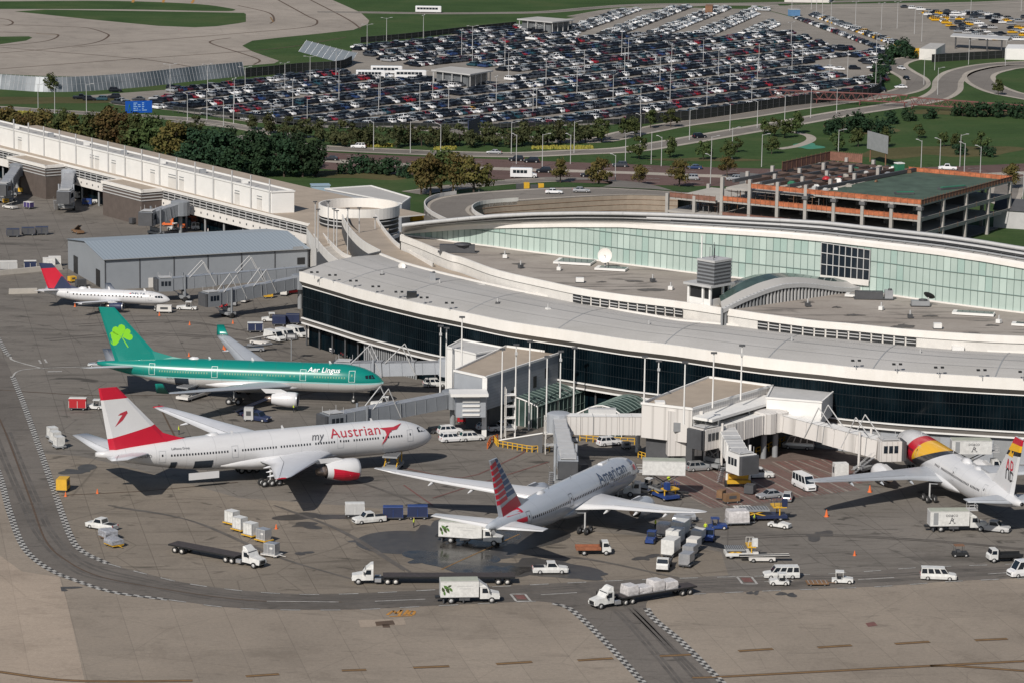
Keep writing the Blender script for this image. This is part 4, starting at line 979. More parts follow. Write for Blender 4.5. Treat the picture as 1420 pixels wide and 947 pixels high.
def engine(root, x, y, z, r, ln, m, lip='alu', pyl_z=None, lower=None, m_pyl='jet_white'):
 mb = MB()
 pr = [(0.0, r * 0.86), (0.12, r * 0.95), (0.5, r * 1.03), (ln * 0.35, r * 1.06), (ln * 0.7, r * 0.92), (ln, r * 0.70)]
 mb.lathe(pr, (x, y, z), (-1, 0, 0), m, 18, cap=False)
 o = mb.build('engine', root)
 k = MB(); k.lathe([(0, r * 0.87), (-0.1, r * 0.92), (0.02, r * 0.965), (0.14, r * 0.96)], (x, y, z), (-1, 0, 0), lip, 18, cap=False)
 k.build('intake_lip', o)
 k = MB(); k.lathe([(0.0, r * 0.86), (0.7, r * 0.84), (0.75, 0.0)], (x, y, z), (-1, 0, 0), 'intake', 18, cap=False)
 k.lathe([(0.15, 0.02), (0.8, r * 0.3)], (x, y, z), (-1, 0, 0), 'lightgrey', 8, cap=False)
 k.build('fan', o)
 k = MB(); k.lathe([(ln * 0.9, r * 0.52), (ln * 1.12, r * 0.44), (ln * 1.28, r * 0.3)], (x, y, z), (-1, 0, 0), 'hot_metal', 12)
 k.lathe([(ln * 0.985, r * 0.70), (ln * 0.99, r * 0.5)], (x, y, z), (-1, 0, 0), 'intake', 18, cap=False)
 k.build('exhaust', o)
 k = MB(); zt = pyl_z or z + r * 1.5
 k.rings([[(x - ln * 0.3, y - 0.05, z + r * 0.9), (x - ln * 0.35, y + 0.25, z + r * 0.9), (x - ln * 1.25, y + 0.1, z + r * 0.75), (x - ln * 0.35, y - 0.25, z + r * 0.9)],
    [(x - ln * 0.62, y - 0.05, zt), (x - ln * 0.66, y + 0.22, zt), (x - ln * 1.45, y + 0.1, zt), (x - ln * 0.66, y - 0.22, zt)]], m_pyl, sm=False)
 k.build('pylon', o, fix=True)
 return o
def gear(root, x, y, ztop, rw, axles, sep, wid, name='main_gear'):
 mb = MB(); mb.tube((x, y, ztop), (x, y, rw), 0.16 if axles > 1 else 0.11, 'lightgrey', 7)
 mb.tube((x + 0.1, y, ztop - 0.1), (x - 0.9, y * 0.8, ztop), 0.09, 'midgrey', 5)
 if axles > 1: mb.tube((x - sep * (axles - 1) / 2, y, rw), (x + sep * (axles - 1) / 2, y, rw), 0.13, 'midgrey', 6)
 o = mb.build(name, root)
 for i in range(axles):
  for sgn in (-1, 1):
   b = MB(); xx = x + (i - (axles - 1) / 2) * sep; yy = y + sgn * wid
   b.lathe([(-0.2, rw * 0.55), (-0.2, rw * 0.93), (-0.12, rw), (0.12, rw), (0.2, rw * 0.93), (0.2, rw * 0.55)], (xx, yy, rw), (0, 1, 0), 'tyre', 12, cap=False)
   b.lathe([(-0.14, 0.0), (-0.14, rw * 0.56), (0.14, rw * 0.56), (0.14, 0.0)], (xx, yy, rw), (0, 1, 0), 'lightgrey', 10)
   b.build('wheel', o)
 return o
def fuselage(root, jet, m, belly=None):
 mb = MB(); n = 30
 ds = [0.0, 0.08, 0.25, 0.55, 1.0, 1.7, 2.6, 3.8, 5.2, jet.nl * 0.82, jet.nl]
 ds = sorted(set([d for d in ds if d <= jet.nl] + [jet.nl]))
 t0 = jet.L - jet.tl
 ds += [jet.nl + (t0 - jet.nl) * i / 4 for i in (1, 2, 3)] + [t0 + jet.tl * i / 10 for i in range(0, 11)]
 rg = []
 for d in ds:
  z, r = jet.prof(d)
  rg.append([(-d, -r * math.cos(2 * PI * i / n), z + r * math.sin(2 * PI * i / n)) for i in range(n)])
 mb.rings(rg, m)
 o = mb.build('fuselage', root, fix=True)
 for d, h in ((jet.L * 0.18, 0.5), (jet.L * 0.45, 0.6), (jet.L * 0.60, 0.45)):
  b = MB(); z, r = jet.prof(d); b.add([(-d, 0, z + r), (-d - 0.5, 0, z + r), (-d - 0.6, 0, z + r + h), (-d - 0.3, 0, z + r + h)], [(0, 1, 2, 3)], 'jet_white'); b.build('antenna', o)
 b = MB(); d = jet.L * 0.66; z, r = jet.prof(d)
 b.lathe([(0, 0.05), (0.5, 0.55), (1.6, 0.6), (2.6, 0.05)], (-d + 1.2, 0, z + r - 0.2), (-1, 0, 0), 'jet_white', 10)
 b.build('antenna_dome', o)
 return o
def belly_fairing(root, jet, x0, x1, m):
 mb = MB(); rg = []
 for i in range(9):
  t = i / 8; k = math.sin(PI * min(max(t, 0.03), 0.97)) ** 0.5
  x = x0 + (x1 - x0) * t; zc = jet.zc - jet.R * 0.62; w, h = jet.R * 1.12 * (0.55 + 0.45 * k), jet.R * 0.62 * k
  rg.append([(x, w * math.cos(2 * PI * j / 16), zc + h * math.sin(2 * PI * j / 16)) for j in range(16)])
 mb.rings(rg, m); return mb.build('wing_fairing', root, fix=True)
def cockpit(root, jet, z0, z1, d0, m='glass'):
 for sgn in (-1, 1):
  mb = MB()
  for i in range(3):
   a = d0 + i * 0.62;
   def P(d, z):
    zz, r = jet.prof(d); q = math.asin(max(-1, min(1, (z - zz) / r))); p = jet.pt(d, q, 1, 0.03)
    return p if sgn < 0 else Vector((p.x, -p.y, p.z))
   if i == 0:
    mb.add([P(a + 0.02, z0), P(a + 0.56, z0), P(a + 0.72, z1), P(a + 0.55, z1)], [(0, 1, 2, 3)], m)
   else:
    mb.add([P(a + 0.03, z0 + 0.02 * i), P(a + 0.56, z0 + 0.05 * i), P(a + 0.68, z1 - 0.04 * i), P(a + 0.17, z1)], [(0, 1, 2, 3)], m)
  mb.build('cockpit_window', root)
 return
def windows(root, jet, z, runs, m, side=-1, w=0.26, h=0.36, gap=0.535):
 """one cabin window mesh per opening; shared mesh on the parallel part"""
 me = None
 for d0, d1 in runs:
  n = int(round((d1 - d0) / gap))
  for i in range(n + 1):
   d = d0 + (d1 - d0) * i / max(n, 1)
   b = MB(); patch(b, jet, d - w / 2, d + w / 2, z - h / 2, z + h / 2, m, side, 0.025)
   b.build('cabin_window', root)
def door(root, jet, d, z0, z1, m, w=1.05, side=-1, win='window_dark'):
 b = MB(); patch(b, jet, d - w / 2, d + w / 2, z0, z1, None, side, 0.03, 0.075, m)
 o = b.build('cabin_door', root); b = MB()
 patch(b, jet, d - 0.13, d + 0.13, z0 + (z1 - z0) * 0.52, z0 + (z1 - z0) * 0.72, win, side, 0.035)
 b.build('door_window', o); return o
J = Jet(62.9, 3.1, 5.6); root = thing('airliner', 'white twin-engine jet with red, white and red tail fin and large red engine', 'airliner', (-14.37, 553.74, 0), math.radians(25.84), 'airliners parked at the gates')
AUS = root
fo = fuselage(root, J, 'fus_white'); belly_fairing(root, J, -19, -41, 'jet_white')
for s in (-1, 1):
 w = wing(root, 'wing', [(s * 1.0, -18.5, 15.6, 3.7), (s * 3.0, -20.5, 13.6, 3.9), (s * 10, -25.8, 9.0, 4.8), (s * 28.6, -38.3, 3.0, 7.2), (s * 30.4, -39.9, 2.0, 7.5)], 0.075, 'wing_pale')
 b = MB(); b.rings([airfoil(-39.7, -41.9, 7.42, s * 30.1, 0.09), airfoil(-39.9, -42.0, 7.56, s * 30.5, 0.06)], 'jet_red'); b.build('wing_tip', w, fix=True)
 e = engine(root, -18.4, s * 9.7, 2.75, 1.85, 6.0, 'jet_white', pyl_z=5.0)
 b = MB()
 for i in range(14):   # lower red half of the cowl
  for (t0, t1) in ((0.25, 1.6), (1.6, 3.1), (3.1, 5.0)):
   def rr(t): return 1.85 * (1.0 + 0.065 * math.sin(PI * min(1, t / 3.6))) if t < 3.2 else 1.85 * (1.07 - (t - 3.2) * 0.115)
   lim0, lim1 = -1.5 + 0 * t0, 0
   a0 = -PI + i * PI / 14; a1 = a0 + PI / 14
   k0 = 0.42 - t0 * 0.17;
   q = [(t, a) for t, a in ((t0, a0), (t1, a0), (t1, a1), (t0, a1))]
   P = [(-18.4 - t, s * 9.7 + math.cos(a * 1.0 + (0.25 - 0.14 * t) * (1 if math.cos(a) > 0 else -1) * -1) * (rr(t) + 0.02), 2.75 + math.sin(a * 1.0 + (0.25 - 0.14 * t) * (1 if math.cos(a) > 0 else -1) * -1) * (rr(t) + 0.02)) for t, a in q]
   b.add(P, [(0, 1, 2, 3)], 'jet_red')
 b.build('red_cowl', e, fix=True)
 wing(root, 'tailplane', [(s * 0.6, -53.0, 8.2, 6.5), (s * 1.4, -53.6, 7.8, 6.6), (s * 5.5, -56.9, 5.6, 7.3), (s * 10.76, -60.6, 3.0, 8.2)], 0.06, 'wing_pale')
 gear(root, -33.0, s * 5.5, 3.6, 0.66, 3, 1.42, 0.72)
gear(root, -6.4, 0, 3.0, 0.55, 1, 1, 0.35, 'nose_gear')
F = Fin(8.4, -49.4, -60.6, 18.5, -59.0, -62.3, 0.42, 0.18)
fi = F.build(root, [(-0.06, -0.12), (0.0, 0.0), (0.30, 0.11), (0.80, 0.79), (1.0, 1.0)], ['jet_red', 'jet_red', 'jet_white', 'jet_red'], 'jet_red', (-45.5, 8.4, -50.5, 9.6, 0.35))
for sd in (-1, 1):
 b = MB(); cx, cz = -57.6, 13.2
 F.overlay(b, [(cx + 2.2, cz + 1.5), (cx + 0.3, cz + 0.55), (cx - 0.5, cz - 0.55), (cx - 1.9, cz - 1.6), (cx - 1.0, cz - 0.2), (cx - 0.55, cz + 0.38), (cx - 1.35, cz + 0.35), (cx - 0.9, cz + 0.72), (cx + 0.1, cz + 1.05)], 'text_red', sd)
 b.build('arrow_emblem', fi)
cockpit(root, J, 6.3, 7.15, 1.55)
windows(root, J, 6.2, [(7.0, 10.6), (11.6, 16.2), (17.3, 18.2), (20.0, 23.5), (24.6, 30.0), (31.0, 37.2), (40.0, 50.0)], 'window_dark')
for d in (5.2, 15.2 + 3.6, 38.6, 51.6): door(root, J, d, 5.1, 7.0, 'door_line')
b = MB(); patch(b, J, 42.6, 45.9, 3.4, 4.9, 'hold', -1, 0.04); b.build('cargo_hatch', root)
b = MB(); patch(b, J, 49.0, 50.1, 3.75, 5.0, 'hold', -1, 0.05); b.build('cargo_hatch', root)
b = MB(); b.box((-44.2, -2.6, 2.2), (5.5, 0.25, 1.2), 'jet_white', ry=0.0); b.build('cargo_door', root)
wrap_text(J, 'Austrian', 20.6, 6.85, 1.9, 'text_red', root, sx=1.0, sp=1.04)
wrap_text(J, 'my', 24.3, 6.8, 1.4, 'text_grey', root, shear=0.3, sx=0.95)
wrap_text(J, 'OE-LPD', 55.9, 6.1, 0.5, 'text_grey', root)
wrap_text(J, 'Lufthansa Group', 50.0, 7.1, 0.42, 'text_grey', root, sx=0.8)
b = MB()
def SP(d, z):
 zz, r = J.prof(d); return J.pt(d, math.asin(max(-1, min(1, (z - zz) / r))), 1, 0.12)
for pts in ([(7.4, 8.1), (10.4, 7.75), (12.5, 7.0), (11.6, 7.25), (9.6, 7.35)], [(10.4, 7.75), (14.6, 7.75), (13.0, 7.25), (11.4, 7.2)], [(13.2, 7.45), (11.5, 7.3), (12.4, 6.5), (12.95, 6.65)], [(12.95, 6.65), (12.4, 6.5), (13.0, 5.95), (13.7, 5.85)], [(13.7, 5.85), (13.0, 5.95), (13.4, 5.6), (14.6, 4.9)], [(11.4, 7.6), (13.3, 7.45), (12.9, 6.7), (11.3, 7.1)]):
 b.add([SP(6.4 + (p[0] - 7.4) * 0.64, p[1]) for p in pts], [list(range(len(pts)))], 'text_red')
b.build('arrow_emblem', root)
J = Jet(56.9, 2.82, 4.9); root = thing('airliner', 'green and white twin-engine jet with a shamrock on its green tail fin', 'airliner', (-24.98, 603.61, 0), math.radians(-5.64), 'airliners parked at the gates')
fuselage(root, J, 'fus_teal'); belly_fairing(root, J, -16.5, -35, 'jet_white')
for s in (-1, 1):
 st = [(s * 1.0, -16.4, 12.6, 3.2), (s * 2.8, -18.2, 10.9, 3.35), (s * 9.4, -22.6, 7.2, 4.2), (s * 28.0, -35.4, 2.9, 6.6), (s * 29.3, -36.4, 2.4, 6.85)]
 w = wing(root, 'wing', st, 0.07, 'wing_grey')
 b = MB(); b.rings([airfoil(-36.4, -38.8, 6.85, s * 29.3, 0.05), airfoil(-37.4, -38.9, 8.8, s * 30.1, 0.05)], 'teal'); b.build('winglet', w, fix=True)
 engine(root, -15.4, s * 9.37, 2.25, 1.42, 5.0, 'jet_white', pyl_z=4.2)
 wing(root, 'tailplane', [(s * 0.6, -48.6, 6.4, 5.7), (s * 1.2, -49.1, 6.1, 5.8), (s * 9.7, -55.6, 2.6, 7.1)], 0.06, 'wing_grey')
 gear(root, -28.6, s * 5.3, 3.3, 0.66, 2, 1.9, 0.7)
gear(root, -5.9, 0, 2.6, 0.52, 1, 1, 0.35, 'nose_gear')
F = Fin(7.4, -44.2, -53.6, 17.3, -53.4, -56.6, 0.40, 0.18)
fi = F.build(root, [(-0.07, -0.1), (0, 0), (0.96, 0.96), (1, 1)], ['teal', 'teal', 'teal'], 'teal', (-38.5, 7.6, -45.2, 8.9, 0.33))
def heart(cx, cz, ang, r):
 pts = []
 for i in range(18):
  t = 2 * PI * i / 18
  x = 0.98 * math.sin(t) ** 3; y = (13 * math.cos(t) - 4 * math.cos(2 * t) - 2 * math.cos(3 * t) - math.cos(4 * t)) / 16
  pts.append(((x * math.cos(ang) - (y + 1.0) * math.sin(ang)) * r + cx, (x * math.sin(ang) + (y + 1.0) * math.cos(ang)) * r + cz))
 return pts
for sd in (-1, 1):
 b = MB(); cx, cz = -51.9, 11.5
 for a in (0.38, 1.75, -1.15): F.overlay(b, heart(cx, cz, a * (1), 1.42 if a != -1.15 else 1.22), 'shamrock', sd)
 F.overlay(b, [(cx - 0.08, cz + 0.05), (cx + 0.1, cz + 0.1), (cx + 1.35, cz - 1.9), (cx + 1.15, cz - 2.0)], 'shamrock', sd)
 b.build('shamrock_emblem', fi)
cockpit(root, J, 5.25, 5.95, 1.45)
windows(root, J, 5.5, [(7.3, 13.2), (17.2, 18.0), (19.2, 22.5), (23.6, 31.0), (34.5, 44.0)], 'window_glint', w=0.24, h=0.34)
for d in (5.9, 15.5, 33.0, 45.6): door(root, J, d, 4.75, 6.7, 'door_line_pale', win='window_glint')
b = MB(); patch(b, J, 38.2, 41.0, 2.7, 4.3, 'hold', -1, 0.04); b.build('cargo_hatch', root)
wrap_text(J, 'Aer Lingus', 14.6, 6.35, 1.1, 'text_white', root, shear=0.18, bold=0.014, sx=0.93)
wrap_text(J, 'EI-DUO', 42.6, 4.0, 0.4, 'text_grey', root)
J = Jet(55.9, 2.88, 4.95); root = thing('airliner', 'silver grey jet with red, white and blue striped tail fin seen from behind', 'airliner', (21.42, 533.34, 0), math.radians(63.61), 'airliners parked at the gates')
AME = root
fuselage(root, J, 'fus_silver'); belly_fairing(root, J, -16.5, -33, 'jet_silver')
for s in (-1, 1):
 st = [(s * 1.0, -16.0, 13.6, 3.5), (s * 2.9, -17.8, 11.8, 3.7), (s * 9.4, -23.0, 7.4, 4.8), (s * 20, -29.6, 4.6, 6.4), (s * 27.0, -34.6, 2.8, 7.9), (s * 30.0, -38.0, 0.8, 8.7)]
 wing(root, 'wing', st, 0.06, 'jet_white')
 engine(root, -15.8, s * 9.7, 2.5, 1.6, 4.8, 'jet_silver', pyl_z=4.7)
 wing(root, 'tailplane', [(s * 0.5, -47.6, 6.4, 5.5), (s * 1.2, -48.2, 5.9, 5.6), (s * 9.9, -54.2, 2.2, 6.9)], 0.06, 'jet_white')
 gear(root, -30.0, s * 4.9, 3.6, 0.66, 2, 1.5, 0.65)
gear(root, -6.2, 0, 2.6, 0.5, 1, 1, 0.35, 'nose_gear')
F = Fin(7.5, -43.8, -52.2, 16.9, -52.9, -55.7, 0.36, 0.15)
fi = F.build(root, [(-0.08, -0.1), (0, 0), (1, 1)], ['jet_silver', 'jet_silver'], 'jet_silver', (-40.5, 7.7, -45, 8.6, 0.3))
b = MB(); nS = 7
for i in range(nS):
 w0 = 0.22 + i * 0.112; w1 = w0 + 0.08
 for sd in (-1, 1):
  def Q(u, w): return F.P(u, w, sd, 0.02)
  dw = 0.055
  um = 0.52 - 0.02 * i
  def band(ua, ub, da, db, m):
   cut = [ua] + [c for c in (0.1, 0.91) if ua < c < ub] + [ub]
   for x, y in zip(cut, cut[1:]):
    f0, f1 = [da + (db - da) * (c - ua) / (ub - ua) for c in (x, y)]
    b.add([Q(x, w0 + f0), Q(y, w0 + f1), Q(y, min(w1 + f1, 1)), Q(x, min(w1 + f0, 1))], [(0, 1, 2, 3)], m)
  band(0.01, um, dw, dw * .4, 'jet_blue'); band(um, .99, dw * .4 - .03, -dw * .5 - .03, 'jet_red')
for sd in (-1, 1):
 def Q(u, w): return F.P(u, w, sd, 0.02)
 b.add([Q(0.1, 0.0), Q(0.91, -0.08), Q(0.91, 0.10), Q(0.5, 0.16), Q(0.1, 0.20)], [(0, 1, 2, 3, 4)], 'jet_red'); b.add([Q(.01, -.01), Q(.1, 0), Q(.1, .2), Q(.01, .21)], [(0, 1, 2, 3)], 'jet_red')
b.build('flag_stripes', fi)
b = MB()
for sd in (-1, 1):
 patch(b, J, 46.0, 50.5, 6.75, 7.55, 'jet_red', sd, 0.03); patch(b, J, 45.6, 48.6, 5.2, 6.0, 'jet_red', sd, 0.03);
b.build('red_stripe', root)
cockpit(root, J, 5.3, 6.0, 1.45)
for run in ([(7.6, 14.0), (16.4, 30.0), (31.5, 44.0)],): windows(root, J, 5.5, run, 'window_dark', w=0.3, h=0.42, gap=0.62)
for d in (5.6, 15.0, 30.8, 45.0): door(root, J, d, 4.7, 6.6, 'text_grey')
wrap_text(J, 'American', 19.6, 5.95, 2.0, 'text_blue', root, sx=0.98, bold=0.015)
b = MB(); patch(b, J, 4.2, 6.0, 6.5, 7.2, 'jet_blue', -1, 0.05); patch(b, J, 4.3, 5.6, 5.5, 6.3, 'jet_red', -1, 0.05); b.build('eagle_emblem', root)
b = MB(); b.box((-13.0, 0, 7.9), (2.2, 1.0, 0.35), 'jet_white', taper=0.7); b.build('antenna_dome', root)
J = Jet(57.2, 2.82, 4.9); root = thing('airliner', 'white jet with red, yellow and black bands wrapped round its front', 'airliner', (70.88, 559.82, 0), math.radians(103.5), 'airliners parked at the gates')
ABE = root
fuselage(root, J, 'fus_bands'); belly_fairing(root, J, -16.5, -35, 'jet_white')
for s in (-1, 1):
 st = [(s * 1.0, -16.4, 12.6, 3.2), (s * 2.8, -18.2, 10.9, 3.35), (s * 9.4, -22.6, 7.2, 4.2), (s * 28.0, -35.0, 2.9, 6.4), (s * 30.6, -37.6, 1.6, 6.9)]
 wing(root, 'wing', st, 0.07, 'wing_grey')
 engine(root, -14.4, s * 9.37, 2.2, 1.5, 5.2, 'jet_white', pyl_z=4.2)
 wing(root, 'tailplane', [(s * 0.6, -48.6, 6.4, 5.7), (s * 1.2, -49.1, 6.1, 5.8), (s * 9.7, -55.6, 2.6, 7.1)], 0.06, 'wing_grey')
 gear(root, -29.2, s * 5.3, 3.3, 0.66, 2, 1.9, 0.7)
gear(root, -5.9, 0, 2.6, 0.52, 1, 1, 0.35, 'nose_gear')
F = Fin(7.4, -44.4, -53.8, 16.8, -53.2, -56.6, 0.40, 0.18)
fi = F.build(root, [(-0.07, -0.1), (0, 0), (0.60, 0.68), (0.70, 0.76), (0.86, 0.88), (1, 1)], ['jet_white', 'jet_white', 'jet_black', 'jet_yellow', 'jet_red'], 'jet_white', (-39.5, 7.6, -45.2, 8.9, 0.33))
def seg(b, F, pts, w, m, sd):
 for (x0, z0), (x1, z1) in zip(pts, pts[1:]):
  dx, dz = x1 - x0, z1 - z0; l = math.hypot(dx, dz) or 1; nx, nz = -dz / l * w / 2, dx / l * w / 2
  F.overlay(b, [(x0 + nx, z0 + nz), (x1 + nx, z1 + nz), (x1 - nx, z1 - nz), (x0 - nx, z0 - nz)], m, sd)
for sd in (-1, 1):
 b = MB(); cx, cz = -52.2, 10.6; k = sd * -1
 seg(b, F, [(cx + 1.45, cz - 1.6), (cx + 1.45, cz - 0.1), (cx + 0.9, cz + 0.3), (cx + 0.3, cz - 0.1), (cx + 0.3, cz - 1.6)], 0.36, 'jet_black', sd)
 seg(b, F, [(cx + 1.45, cz + 0.2), (cx + 0.9, cz + 1.9), (cx + 0.3, cz + 0.2)], 0.36, 'jet_red', sd)
 seg(b, F, [(cx - 0.3, cz + 0.2), (cx - 0.3, cz + 1.8), (cx - 1.2, cz + 1.6), (cx - 1.2, cz + 0.5), (cx - 0.3, cz + 0.25)], 0.36, 'jet_red', sd)
 seg(b, F, [(cx - 0.3, cz + 0.1), (cx - 0.3, cz - 1.6), (cx - 1.4, cz - 1.4), (cx - 1.4, cz - 0.2), (cx - 0.3, cz + 0.0)], 0.36, 'jet_black', sd)
 F.overlay(b, [(cx + 1.0, cz + 2.5), (cx - 0.9, cz + 2.5), (cx - 1.2, cz + 3.6), (cx - 0.5, cz + 3.0), (cx - 0.0, cz + 3.9), (cx + 0.5, cz + 3.0), (cx + 1.2, cz + 3.6)], 'jet_yellow', sd)
 b.build('crown_emblem', fi)
cockpit(root, J, 5.25, 5.95, 1.45)
windows(root, J, 5.5, [(7.3, 13.6), (24.8, 26.6), (27.8, 40.0), (41.0, 44.0)], 'window_dark', side=1, w=0.27, h=0.38)
for d in (5.9, 15.5, 33.0, 45.6): door(root, J, d, 4.75, 6.7, 'door_line', side=1)
b = MB(); b.lathe([(0, 0.05), (0.6, 0.8), (2.2, 0.85), (3.2, 0.05)], (-31, 0, 7.5), (-1, 0, 0), 'jet_white', 12); b.build('antenna_dome', root)
b = MB(); b.lathe([(0, 0.32), (0.06, 0.34), (0.1, 0.0)], (-57.15, 0, J.prof(57.1)[0]), (-1, 0, 0), 'intake', 12); b.build('exhaust', root)
J = Jet(30.6, 1.52, 2.95, nose_k=2.0); p = G(235.5, 416.5, 2.6); root = thing('regional_jet', 'small white regional jet with dark blue and red tail fin beside grey hangar', 'airliner', (p.x, p.y, 0), math.radians(-8.5), 'airliners parked at the gates')
fuselage(root, J, 'fus_white')
for s in (-1, 1):
 wing(root, 'wing', [(s * 0.5, -10.5, 5.6, 2.0), (s * 1.5, -11.0, 5.0, 2.1), (s * 5.0, -13.3, 3.1, 2.5), (s * 13.0, -17.4, 1.3, 3.5)], 0.08, 'wing_pale')
 engine(root, -9.6, s * 4.6, 1.5, 0.86, 3.1, 'navy', pyl_z=2.6)
 wing(root, 'tailplane', [(s * 0.3, -25.2, 4.0, 3.8), (s * 0.8, -25.6, 3.7, 3.85), (s * 5.0, -28.4, 1.7, 4.4)], 0.07, 'wing_pale')
 gear(root, -15.3, s * 2.6, 1.9, 0.5, 1, 1, 0.35)
gear(root, -3.4, 0, 1.6, 0.38, 1, 1, 0.25, 'nose_gear')
F = Fin(4.2, -22.2, -28.4, 9.85, -27.3, -30.4, 0.25, 0.12)
fi = F.build(root, [(-0.1, -0.15), (0, 0), (0.84, 0.78), (1, 1)], ['navy', 'jet_red', 'navy'], 'navy', (-19.5, 4.3, -23, 5.2, 0.2))
for sd in (-1, 1):
 b = MB()
 b.add([F.P(.1, 0, sd, .02), F.P(.75, 0, sd, .02), F.P(.32, .36, sd, .02), F.P(.1, .5, sd, .02)], [(0, 1, 2, 3)], 'navy'); b.add([F.P(.01, 0, sd, .02), F.P(.1, 0, sd, .02), F.P(.1, .5, sd, .02), F.P(.01, .5, sd, .02)], [(0, 1, 2, 3)], 'navy')
 b.build('blue_emblem', fi)
cockpit(root, J, 3.1, 3.6, 1.25)
windows(root, J, 3.3, [(6.2, 22.0)], 'window_dark', w=0.28, h=0.36, gap=0.82)
for d in (4.2, 23.4): door(root, J, d, 2.6, 4.2, 'door_line', w=0.8)
wrap_text(J, 'DELTA', 8.6, 3.7, 0.5, 'text_blue', root, bold=0.01, sx=1.25, sp=1.3)
b = MB(); b.add([J.pt(9.05, 0.52, 1, .03), J.pt(8.65, 0.52, 1, .03), J.pt(8.85, 0.86, 1, .03)], [(0, 1, 2)], 'jet_red'); b.build('red_emblem', root)
# ================================================================= gate houses
def bld(name, label, cat, poly, z, zb, parts, roofm, wallm, par=0.35, group=None):
 """flat roofed block; poly = roof corners in the photo at height z"""
 P = [G(x, y, z) for x, y in poly]
 c = sum(P, Vector()) / len(P)
 o = thing(name, label, cat, (c.x, c.y, 0), 0, group)
 mb = MB(); mb.prism(P, zb, z, wallm, bottom=True); mb.build('wall', o, True)
 mb = MB(); mb.prism([p + (c - p) * 0.01 for p in P], z + 0.003, z + 0.03, roofm, bottom=False); rf = mb.build('roof', o, True)
 if par:
  mb = MB()
  for a, b in zip(P, P[1:] + P[:1]):
   d = (b - a).normalized(); mid = (a + b) / 2; mb.box((mid.x, mid.y, z + par / 2), ((b - a).length + 0.3, 0.3, par + 0.02), 'white', math.atan2(d.y, d.x))
  mb.build('roof_edge', o, True)
 return o, P, c
gh1, P, c = bld('gate_house', 'flat tan-roofed gate building left of the green glass stairs', 'building', [(630, 515), (673, 524.5), (776, 491), (702, 481.4)], 11, 4.9, None, 'roof_tan', 'metal_panel', 0.4)
mb = MB(); a, b = P[1], P[2]; d = (b - a).normalized(); n_ = Vector((d.y, -d.x, 0))
for k in range(9):
 z0 = 5.3 + k * 0.62; mb.strip([a + d * .4 + n_ * .03 + z_ * (z0 - 11), b - d * .4 + n_ * .03 + z_ * (z0 - 11)], [a + d * .4 + n_ * .03 + z_ * (z0 - 10.93), b - d * .4 + n_ * .03 + z_ * (z0 - 10.93)], 'midgrey')
mb.build('cladding_joint', gh1, True)
for t, zz, h in ((0.66, 7.2, 2.2), (0.82, 8.2, 2.0), (0.36, 6.2, 1.6)):
 p = a + d * (b - a).length * t + n_ * 0.05; mb = MB(); mb.box((p.x, p.y, zz), (1.2, 0.12, h), 'black', math.atan2(d.y, d.x)); mb.build('window', gh1, True)
p = P[1]; mb = MB(); mb.box((p.x - 0.1, p.y - 0.3, 5.5), (0.9, 0.7, 11.4), 'white'); mb.build('corner_post', gh1, True)
mb = MB(); q = G(652, 561, 6.5); mb.box((q.x, q.y, 6.6), (5.5, 3.4, 4.2), 'metal_panel', 0.1); mb.build('stair_block', gh1, True)
for k in range(5): mb = MB(); mb.box((q.x + 0.2, q.y - 1.8, 5.0 + k * 0.85), (3.2, 0.25, 0.35), 'white', 0.1); mb.build('louver_slat', gh1, True)
mb = MB(); mb.box((q.x - 0.3, q.y - 0.9, 8.95), (7.0, 4.6, 0.55), 'white', 0.1); mb.build('canopy', gh1, True)
mb = MB(); cc = sum(P, Vector()) / 4; mb.prism([p + (cc - p) * 0.25 for p in P], 0, 4.9, 'darkgrey'); mb.build('base', gh1, True)
bld('service_block', 'plain white block between terminal glass and the left gate building', 'building', [(620, 482.5), (660, 492), (703, 484), (640, 472)], 10.5, 0, None, 'lightgrey', 'white', 0.3)
o, P, c = bld('gate_house', 'flat tan-roofed gate building right of green glass vaults, three masts on it', 'building', [(890, 560), (960, 568), (1070, 536), (983, 524)], 11, 4.9, None, 'roof_tan', 'corrugated', 0.4)
gh2 = o
a, b = P[1], P[2]; d = (b - a).normalized(); n_ = Vector((d.y, -d.x, 0)); ang = math.atan2(d.y, d.x)
for k in range(7):
 mb = MB(); m_ = (a + b) / 2 + n_ * 0.12; mb.box((m_.x, m_.y, 5.4 + k * 0.72), ((b - a).length * 0.96, 0.2, 0.3), 'lightgrey' if k < 6 else 'white', ang); mb.build('louver_slat', gh2, True)
mb = MB(); m_ = (a + b) / 2 + n_ * 2.2; mb.box((m_.x, m_.y, 9.6), ((b - a).length * 1.0, 4.2, 0.5), 'white', ang); mb.build('canopy', gh2, True)
for t in (0.12, 0.5, 0.85):
 p = a + d * (b - a).length * t + n_ * 3.6; mb = MB(); mb.tube((p.x, p.y, 0), (p.x, p.y, 9.4), 0.22, 'midgrey', 6); mb.build('column', gh2, True)
mb = MB(); cc = sum(P, Vector()) / 4; mb.prism([p + (cc - p) * 0.08 for p in P], 0, 4.9, 'darkgrey'); mb.build('base', gh2, True)
mb = MB(); q = G(913, 641, 0); mb.box((q.x, q.y, 6.7), (1.8, 1.9, 9.4), 'white', 0.05); mb.build('lift_shaft', gh2, True)
mb = MB(); q = G(945, 646, 0); mb.box((q.x + .2, q.y + 1.0, 6.3), (6.2, 4.4, 8.2), 'corrugated', 0.12); mb.build('stair_block', gh2, True)
mb = MB(); mb.box((q.x - 1, q.y - 1.5, 7.6), (1.4, 0.8, 1.6), 'midgrey', 0.12); mb.tube((q.x - 1.6, q.y, 0), (q.x - 1.6, q.y, 2.3), .35, 'midgrey', 6); mb.tube((q.x + 1.8, q.y, 0), (q.x + 1.8, q.y, 2.3), .3, 'midgrey', 6); mb.build('service_unit', gh2, True)
